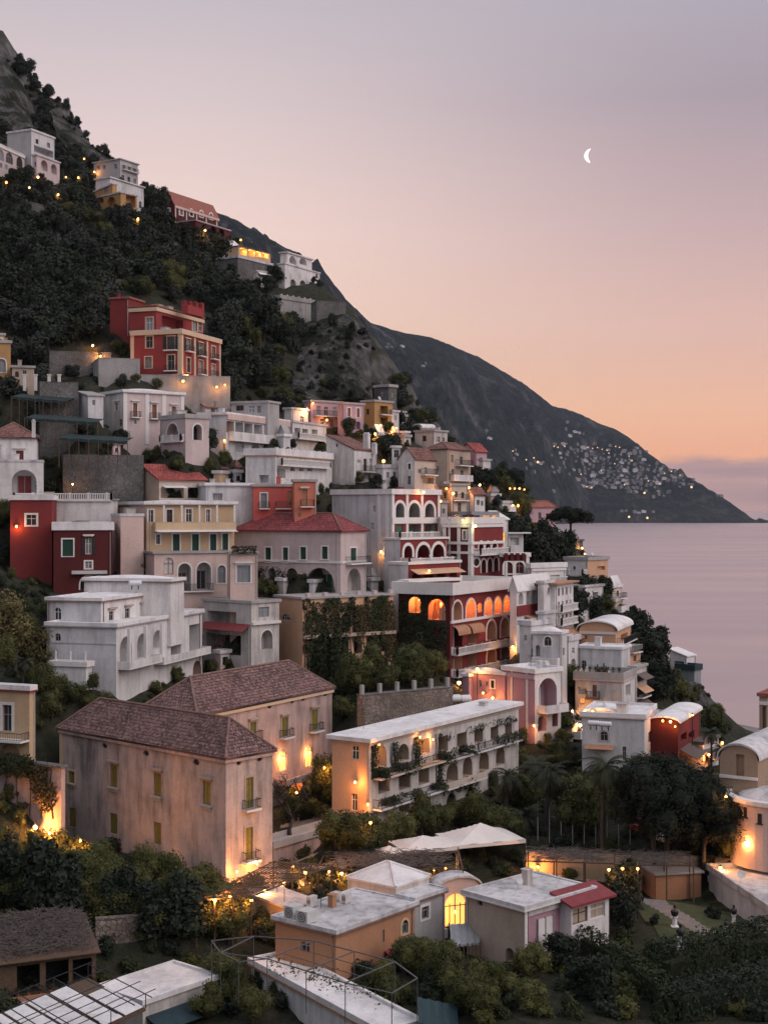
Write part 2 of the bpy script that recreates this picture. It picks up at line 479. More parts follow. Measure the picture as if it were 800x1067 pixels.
        if kind == 'hip':
            if s.wl >= s.wr:
                m = s.wr/2; ra, rb = pt(m, m, z+k), pt(m, s.wl-m, z+k)
                plane([pt(r0, l0, z), pt(r0, l1, z), rb, ra], dL); plane([pt(r1, l1, z), pt(r1, l0, z), ra, rb], dL)
                plane([pt(r1, l0, z), pt(r0, l0, z), ra], dR); plane([pt(r0, l1, z), pt(r1, l1, z), rb], dR)
                ends = [(ra, rb)] + [(pt(a, c, z), q) for a, c, q in ((r0, l0, ra), (r1, l0, ra), (r0, l1, rb), (r1, l1, rb))]
            else:
                m = s.wl/2; ra, rb = pt(m, m, z+k), pt(s.wr-m, m, z+k)
                plane([pt(r0, l0, z), pt(r1, l0, z), rb, ra], dR); plane([pt(r1, l1, z), pt(r0, l1, z), ra, rb], dR)
                plane([pt(r0, l1, z), pt(r0, l0, z), ra], dL); plane([pt(r1, l0, z), pt(r1, l1, z), rb], dL)
                ends = [(ra, rb)] + [(pt(a, c, z), q) for a, c, q in ((r0, l0, ra), (r0, l1, ra), (r1, l0, rb), (r1, l1, rb))]
            rb_ = MB()
            for p, q in ends: rb_.tube([p+up*.03, q+up*.03], .14, 6)
            b.part(rb_, 'ridge_tiles', rm if not rm.startswith('tile') else 'brownroof')
        elif kind == 'gable':
            m = s.wl/2; e0 = k*ov/m
            plane([pt(r0, l0, z-e0), pt(r1, l0, z-e0), pt(r1, m, z+k), pt(r0, m, z+k)], dR); plane([pt(r1, l1, z-e0), pt(r0, l1, z-e0), pt(r0, m, z+k), pt(r1, m, z+k)], dR)
        elif kind == 'gableL':
            m = s.wr/2; e0 = k*ov/m
            plane([pt(r0, l0, z-e0), pt(r0, l1, z-e0), pt(m, l1, z+k), pt(m, l0, z+k)], dL); plane([pt(r1, l1, z-e0), pt(r1, l0, z-e0), pt(m, l0, z+k), pt(m, l1, z+k)], dL)
        elif kind == 'shed':
            e0 = k*ov/s.wl
            plane([pt(r0, l0, z-e0), pt(r1, l0, z-e0), pt(r1, l1, z+k+e0), pt(r0, l1, z+k+e0)], dR)
        elif kind in ('vault', 'vaultL'):
            n = 12; w = s.wl if kind == 'vault' else s.wr
            def q(i, t): 
                c = w/2 - (w/2+ov)*math.cos(math.pi*i/n); zz = z + k*math.sin(math.pi*i/n)
                return pt(t, c, zz) if kind == 'vault' else pt(c, t, zz)
            t0, t1 = (r0, r1) if kind == 'vault' else (l0, l1)
            for i in range(n): plane([q(i, t0), q(i, t1), q(i+1, t1), q(i+1, t0)], dR if kind == 'vault' else dL)
        b.part(mb, 'roof', rm)
    # ---- elements
    def spread(s, f, spec, pyt, pyb, wpx):
        if '/' in spec:
            rng, n = spec.split('/'); a, c = rng.split('~'); a, c, n = float(a), float(c), int(n)
        else: a = c = float(spec); n = 1
        z1, z0 = f.z(a, pyt), f.z(a, pyb); w = abs(f.u(a + wpx/2) - f.u(a - wpx/2))
        ua, uc = f.u(a), f.u(c)
        for i in range(n):
            u = ua + (uc-ua)*(i/(n-1) if n > 1 else 0); yield u - w/2, u + w/2, z0, z1
    def opening(s, kind, fk, spec, pyt, pyb, wpx, o):
        f = s.face(fk)
        for (u0, u1, z0, z1) in s.spread(f, spec, pyt, pyb, wpx):
            z1 = min(z1, s.zt - .06) if s.o.get('roof', 'flat') not in ('gable', 'gableL', 'vault', 'vaultL', 'shed') else z1
            z0 = max(z0, s.zb - 2.5); u0 = max(u0, .05); u1 = min(u1, f.len - .05)
            if u1 - u0 < .15 or z1 - z0 < .2: print('BAD', s.b.name, kind, fk, spec, round(u0, 1), round(u1, 1), round(f.len, 1)); continue
            clash = any(not (u1 < min(p[0] for p in h[0])-.02 or u0 > max(p[0] for p in h[0])+.02 or z1 < min(p[1] for p in h[0])-.02 or z0 > max(p[1] for p in h[0])+.02) for h in s.holes[fk])
            if clash: print('CLASH', s.b.name, kind, fk, spec, pyt); continue
            lp = {'w': rect_loop, 'd': rect_loop, 'a': arch_loop, 'l': arch_loop, 'r': rect_loop, 'o': oval_loop}[kind](u0, u1, z0, z1)
            deep = kind in 'lr'
            dep = float(o.get('dep', 1.5 if deep else .22))
            im = 2 if deep and 'in' in s.o else 0
            if deep and 'in' in o:
                if o['in'] not in s.inm: s.inm.append(o['in'])
                im = 3 + s.inm.index(o['in'])
            s.holes[fk].append((lp, dep, deep, im))
            s.el.append(lambda kind=kind, f=f, lp=lp, u0=u0, u1=u1, z0=z0, z1=z1, dep=dep, deep=deep, o=o: s.fill(kind, f, lp, u0, u1, z0, z1, dep, deep, o))
    def fill(s, kind, f, lp, u0, u1, z0, z1, dep, deep, o):
        b = s.b; w = u1-u0; h = z1-z0; P = f.P
        fr = o.get('f', 'framegrey')
        def fbox(mb, a0, a1, c0, c1, o0, o1, mi=0): mb.obox(P(a0, c0, o0), f.d*(a1-a0), Vector((0, 0, c1-c0)), f.n*(o1-o0), mi)
        if deep:
            if 'door' in o:
                mb = MB(); dw = min(w*.62, 1.9); dh = min(h*.8, 2.6); c = (u0+u1)/2
                fbox(mb, c-dw/2, c+dw/2, z0+.02, z0+dh, -dep+.004, -dep+.1, 0)
                for a in (c-dw/2-.1, c-.04, c+dw/2): fbox(mb, a, a+.1, z0+.02, z0+dh+.1, -dep+.006, -dep+.16, 1)
                b.part(mb, 'door', [o['door'], fr])
            if 'pane' in o:
                mb = MB(); mb.poly([P(p[0], p[1], -dep+.08) for p in lp]); b.part(mb, 'window', [o['pane']])
            if 'lit' in o:
                c = P((u0+u1)/2, z1 - h*.22, -dep*.55); mb = MB(); mb.ball(c, .11, 6)
                lo = b.part(mb, 'lantern', 'bulbsoft', smooth=True)
                point_light(c + f.n*.25 - Vector((0, 0, .25)), float(o['lit']), (1.0, .26, .06) if 'red' in o else (1.0, .42, .12), b.root, .12)
            if 'col' in o: pass
        elif kind == 'o':
            mb = MB(); mb.poly([P(p[0], p[1], -dep) for p in lp]); b.part(mb, 'oculus', ['dark'])
        else:
            pane = o.get('pane') or rnd_pane.choice(('glass', 'glass', 'dark', 'curtain', 'glasspale')); sh = o.get('s')
            if 'f' not in o: fr = rnd_pane.choice(('framegrey', 'framegrey', 'trim', 'wood'))
            mb = MB(); mb.poly([P(p[0], p[1], -dep+.01) for p in lp], 0)
            if not sh:
                t = .07
                for a in ((u0, u0+t), (u1-t, u1), ((u0+u1)/2-t/2, (u0+u1)/2+t/2)): fbox(mb, a[0], a[1], z0, z1 - (w*.45 if kind == 'a' and a[0] != (u0+u1)/2-t/2 else 0), -dep+.012, -dep+.08, 1)
                fbox(mb, u0+t, u1-t, z0+h*.62, z0+h*.62+t, -dep+.013, -dep+.078, 1)
                fbox(mb, u0+t, u1-t, z0, z0+t, -dep+.013, -dep+.078, 1)
                if w > 2.2:
                    for q in (.25, .75): fbox(mb, u0+w*q-t/2, u0+w*q+t/2, z0, z0+h*.7, -dep+.014, -dep+.079, 1)
                b.part(mb, 'door' if kind == 'd' else 'window', [pane, fr])
            else:
                b.part(mb, 'window', ['dark', 'dark'])
                for q in (0, 1):
                    m2 = MB(); a0 = u0+.03 + q*(w/2-.01); a1 = a0 + w/2-.05
                    if kind == 'a': 
                        m2.poly([P(min(max(p[0], a0), a1), p[1], -dep+.07) for p in lp])
                    else:
                        fbox(m2, a0, a1, z0+.03, z1-.03, -dep+.03, -dep+.08)
                        for i in range(int(h/.28)):
                            fbox(m2, a0+.08, a1-.08, z0+.12+i*.28, z0+.26+i*.28, -dep+.081, -dep+.1)
                    b.part(m2, 'shutter', [sh])
        if 't' in o:
            tm = o['t'] if o['t'] is not True else 'trim'; g = float(o.get('tw', .2)); mb = MB()
            fn = arch_loop if kind in 'al' else (oval_loop if kind == 'o' else rect_loop)
            bot = 0 if kind in 'dl' else g*.6
            outer = fn(u0-g, u1+g, z0-bot, z1+g); n = len(lp); pr = .07
            if kind in 'al':   # keep the ring even round the arch
                k = 10; r = w/2; hh = min(r, h*.75); c = (u0+u1)/2
                outer = [(u0-g, z0-bot), (u1+g, z0-bot)] + [(c+(r+g)*math.cos(math.pi*i/k), z1-hh+(hh+g)*math.sin(math.pi*i/k)) for i in range(k+1)]
            for i in range(n):
                j = (i+1) % n
                if kind in 'dl' and i == 0: continue
                A, B, C_, D = lp[i], lp[j], outer[j], outer[i]
                mb.quad(P(A[0], A[1], pr), P(B[0], B[1], pr), P(C_[0], C_[1], pr), P(D[0], D[1], pr))
                mb.quad(P(C_[0], C_[1], 0), P(D[0], D[1], 0), P(D[0], D[1], pr), P(C_[0], C_[1], pr))
                mb.quad(P(A[0], A[1], 0), P(B[0], B[1], 0), P(B[0], B[1], pr), P(A[0], A[1], pr))
            b.part(mb, 'surround', tm)
        if 'o' in o:
            for q in (u0-.08-w*.48, u1+.08):
                mb = MB(); fbox(mb, q, q+w*.48, z0, z1, .02, .09)
                for i in range(int(h/.3)): fbox(mb, q+.07, q+w*.48-.07, z0+.08+i*.3, z0+.22+i*.3, .091, .11)
                b.part(mb, 'shutter', o['o'])
        if 'h' in o:
            mb = MB(); hm = o['h'] if o['h'] is not True else 'trim'
            fbox(mb, u0-.35, u1+.35, z1+.3, z1+.5, 0, .4); fbox(mb, u0-.2, u1+.2, z1+.17, z1+.299, 0, .2); b.part(mb, 'hood', hm)
        if 'sill' in o:
            mb = MB(); fbox(mb, u0-.25, u1+.25, z0-.16, z0-.01, .002, .34); fbox(mb, u0-.1, u1+.1, z0-.5, z0-.161, .003, .16); b.part(mb, 'sill', o['sill'] if o['sill'] is not True else 'trim')
        if 'b' in o: s.balcony(f, u0-.5, u1+.5, z0-.02, .8, 'bar', .95)
    def balcony(s, f, u0, u1, z, dep, kind, hr, slab='trim', rail=None):
        b = s.b; P = f.P; up = Vector((0, 0, 1)); mb = MB()
        mb.obox(P(u0, z-.2, .004), f.d*(u1-u0), f.n*dep, up*.2)
        root = b.part(mb, 'balcony', slab); m = MB()
        path = [(u0+.06, .05), (u0+.06, dep-.08), (u1-.06, dep-.08), (u1-.06, .05)]
        for (a, ao), (c, co) in zip(path, path[1:]):
            A, B = P(a, z, ao), P(c, z, co); L = (B-A).length; D = (B-A).normalized()
            if L < .15: continue
            if kind == 'solid': m.bar(A+up*hr/2, B+up*hr/2, .16, hr)
            elif kind == 'bar':
                m.bar(A+up*hr, B+up*hr, .06); m.bar(A+up*.12, B+up*.12, .04)
                n = max(1, int(L/.22))
                for i in range(n+1): q = A + D*(L*i/n); m.bar(q, q+up*hr, .035)
            else:
                m.bar(A+up*(hr-.07), B+up*(hr-.07), .22, .14); m.bar(A+up*.06, B+up*.06, .2, .12)
                n = max(1, int(L/.34))
                for i in range(n+1):
                    q = A + D*(L*i/n); big = i % 8 == 0 or i == n
                    m.bar(q, q+up*(hr+(.12 if big else -.05)), .3 if big else .13)
        b.part(m, 'railing', rail or {'bar': 'iron', 'solid': 'white'}.get(kind, 'trim'), root)

LIGHTS = []
def point_light(loc, power, col, parent=None, rad=.15):
    l = bpy.data.lights.new('lamp_light', 'POINT'); l.energy = power; l.color = col; l.shadow_soft_size = rad
    o = bpy.data.objects.new('lamp_light', l); COL.objects.link(o)
    if parent: o.parent = parent; o.location = Vector(loc) - world_loc(parent)
    else: o.location = loc
    return o

def parse(text):
    b = v = None; vols = []
    for line in text.strip().splitlines():
        line = line.split('#')[0].strip()
        if not line: continue
        k, rest = line.split(' ', 1)
        if k == 'B':
            q = [x.strip() for x in rest.split('|')]; b = Bld(*q); THINGS[q[1]] = b; continue
        t = rest.split(); 
        if k == 'V':
            o = {}
            for x in t[8:]:
                kk, _, vv = x.partition('='); o[kk] = vv if vv else True
            v = Vol(b, *[float(x) for x in t[:7]], t[7], o); vols.append(v); continue
        o = {}; nums = []
        for x in t:
            if '=' in x: kk, vv = x.split('=', 1); o[kk] = vv
            elif x.isalpha() and x not in ('R', 'L', 'LR'): o[x] = True
            else: nums.append(x)
        if k in 'wdalro':
            v.opening(k, nums[0], nums[1], float(nums[2]), float(nums[3]), float(nums[4]), o)
        elif k == 'k':      # balcony: face x0 x1 y_slab depth
            f = v.face(nums[0]); x0, x1, py, dep = map(float, nums[1:5])
            z = f.z((x0+x1)/2, py); kind = 'bar' if 'bar' in o else 'solid' if 'solid' in o else 'balus'
            v.el.append(lambda v=v, f=f, a=f.u(x0), c=f.u(x1), z=z, dep=dep, kind=kind, o=o: v.balcony(f, min(a, c), max(a, c), z, dep, kind, float(o.get('hr', 1.0)), o.get('slab', 'trim'), o.get('rail')))
        elif k == 'c':      # cornice band right across: face py thickness projection
            for fk in nums[0]:
                f = v.face(fk); th, pr = float(nums[2]), float(nums[3])
                z = H - (float(nums[1]) - HY)/F*v.P.y
                def go(v=v, f=f, z=z, th=th, pr=pr, o=o, fk=fk, both=len(nums[0]) == 2):
                    m = MB(); m.obox(f.P(-pr if both and fk == 'R' else 0, z-th/2, .004), f.d*(f.len + (pr if both and fk == 'R' else 0)), f.n*pr, Vector((0, 0, th))); v.b.part(m, 'cornice', o.get('m', 'trim'))
                v.el.append(go)
        elif k == 'p':      # pilaster strips: face px(s) width_m
            f = v.face(nums[0])
            for px in nums[1].split(','):
                def go(v=v, f=f, px=float(px), o=o, w=float(nums[2])):
                    u = min(max(f.u(px), w/2), f.len-w/2); m = MB()
                    z0 = float(o['z0']) if 'z0' in o else v.zb; m.obox(f.P(u-w/2, z0, .003), f.d*w, f.n*.09, Vector((0, 0, v.zt-z0-.02))); v.b.part(m, 'pilaster', o.get('m', 'trim'))
                v.el.append(go)
        elif k == 'n':      # awning: face x0 x1 py drop_m projection_m
            f = v.face(nums[0]); x0, x1, py, drop, pr = map(float, nums[1:6])
            def go(v=v, f=f, a=f.u(x0), c=f.u(x1), z=f.z((x0+x1)/2, py), drop=drop, pr=pr, o=o):
                m = MB(); A, B = f.P(a, z, .01), f.P(c, z, .01); n = 5 if 'round' in o else 1; pv = (0, 0)
                for i in range(1, n+1):
                    t = i/n; q = (pr*math.sin(t*math.pi/2), -drop*(1-math.cos(t*math.pi/2))) if n > 1 else (pr, -drop)
                    p0, p1, p2, p3 = (X + f.n*h + Vector((0, 0, y)) for X, (h, y) in ((A, pv), (B, pv), (B, q), (A, q)))
                    th = Vector((0, 0, .07)); m.quad(p0, p1, p2, p3); m.quad(p3-th, p2-th, p1-th, p0-th); m.quad(p3, p2, p2-th, p3-th); m.quad(p0, p3, p3-th, p0-th); m.quad(p2, p1, p1-th, p2-th); pv = q
                v.b.part(m, 'awning', o.get('m', 'awningtan'))
            v.el.append(go)
        elif k == 'q':      # columns: face x~x/n pyt pyb out_m width_m
            f = v.face(nums[0]); out, w = float(nums[4]), float(nums[5])
            for (u0, u1, z0, z1) in v.spread(f, nums[1], float(nums[2]), float(nums[3]), .5):
                def go(v=v, f=f, u=(u0+u1)/2, z0=z0, z1=z1, out=out, w=w, o=o):
                    m = MB(); m.obox(f.P(u-w/2, z0, out-w/2), f.d*w, f.n*w, Vector((0, 0, z1-z0))); v.b.part(m, 'column', o.get('m', 'trim'))
                v.el.append(go)
        elif k == 'x':      # on the roof: chimney px py(base) w h
            def go(v=v, kind=nums[0] if nums else '', n=nums, o=o):
                px, py, w, h = map(float, n); d = ray(px, py); zt = v.zt + .2; p = CAM + d*((zt-H)/d.z) if abs(d.z) > .01 else v.P + v.R.d*v.wr*.5 + v.L.d*v.wl*.5
                m = MB(); z = Vector((0, 0, 1)); p.z = v.zt - .5
                c = p - v.R.d*w/2 - v.L.d*w/2; m.obox(c, v.R.d*w, v.L.d*w, z*(h+.7))
                m.obox(c - v.R.d*.08 - v.L.d*.08 + z*(h+.701), v.R.d*(w+.16), v.L.d*(w+.16), z*.12); m.obox(c + v.R.d*.1 + v.L.d*.1 + z*(h+.822), v.R.d*(w-.2), v.L.d*(w-.2), z*.25)
                v.b.part(m, 'chimney', o.get('m', v.wall))
            v.el.append(go)
    for v in vols: v.finish()
    return vols
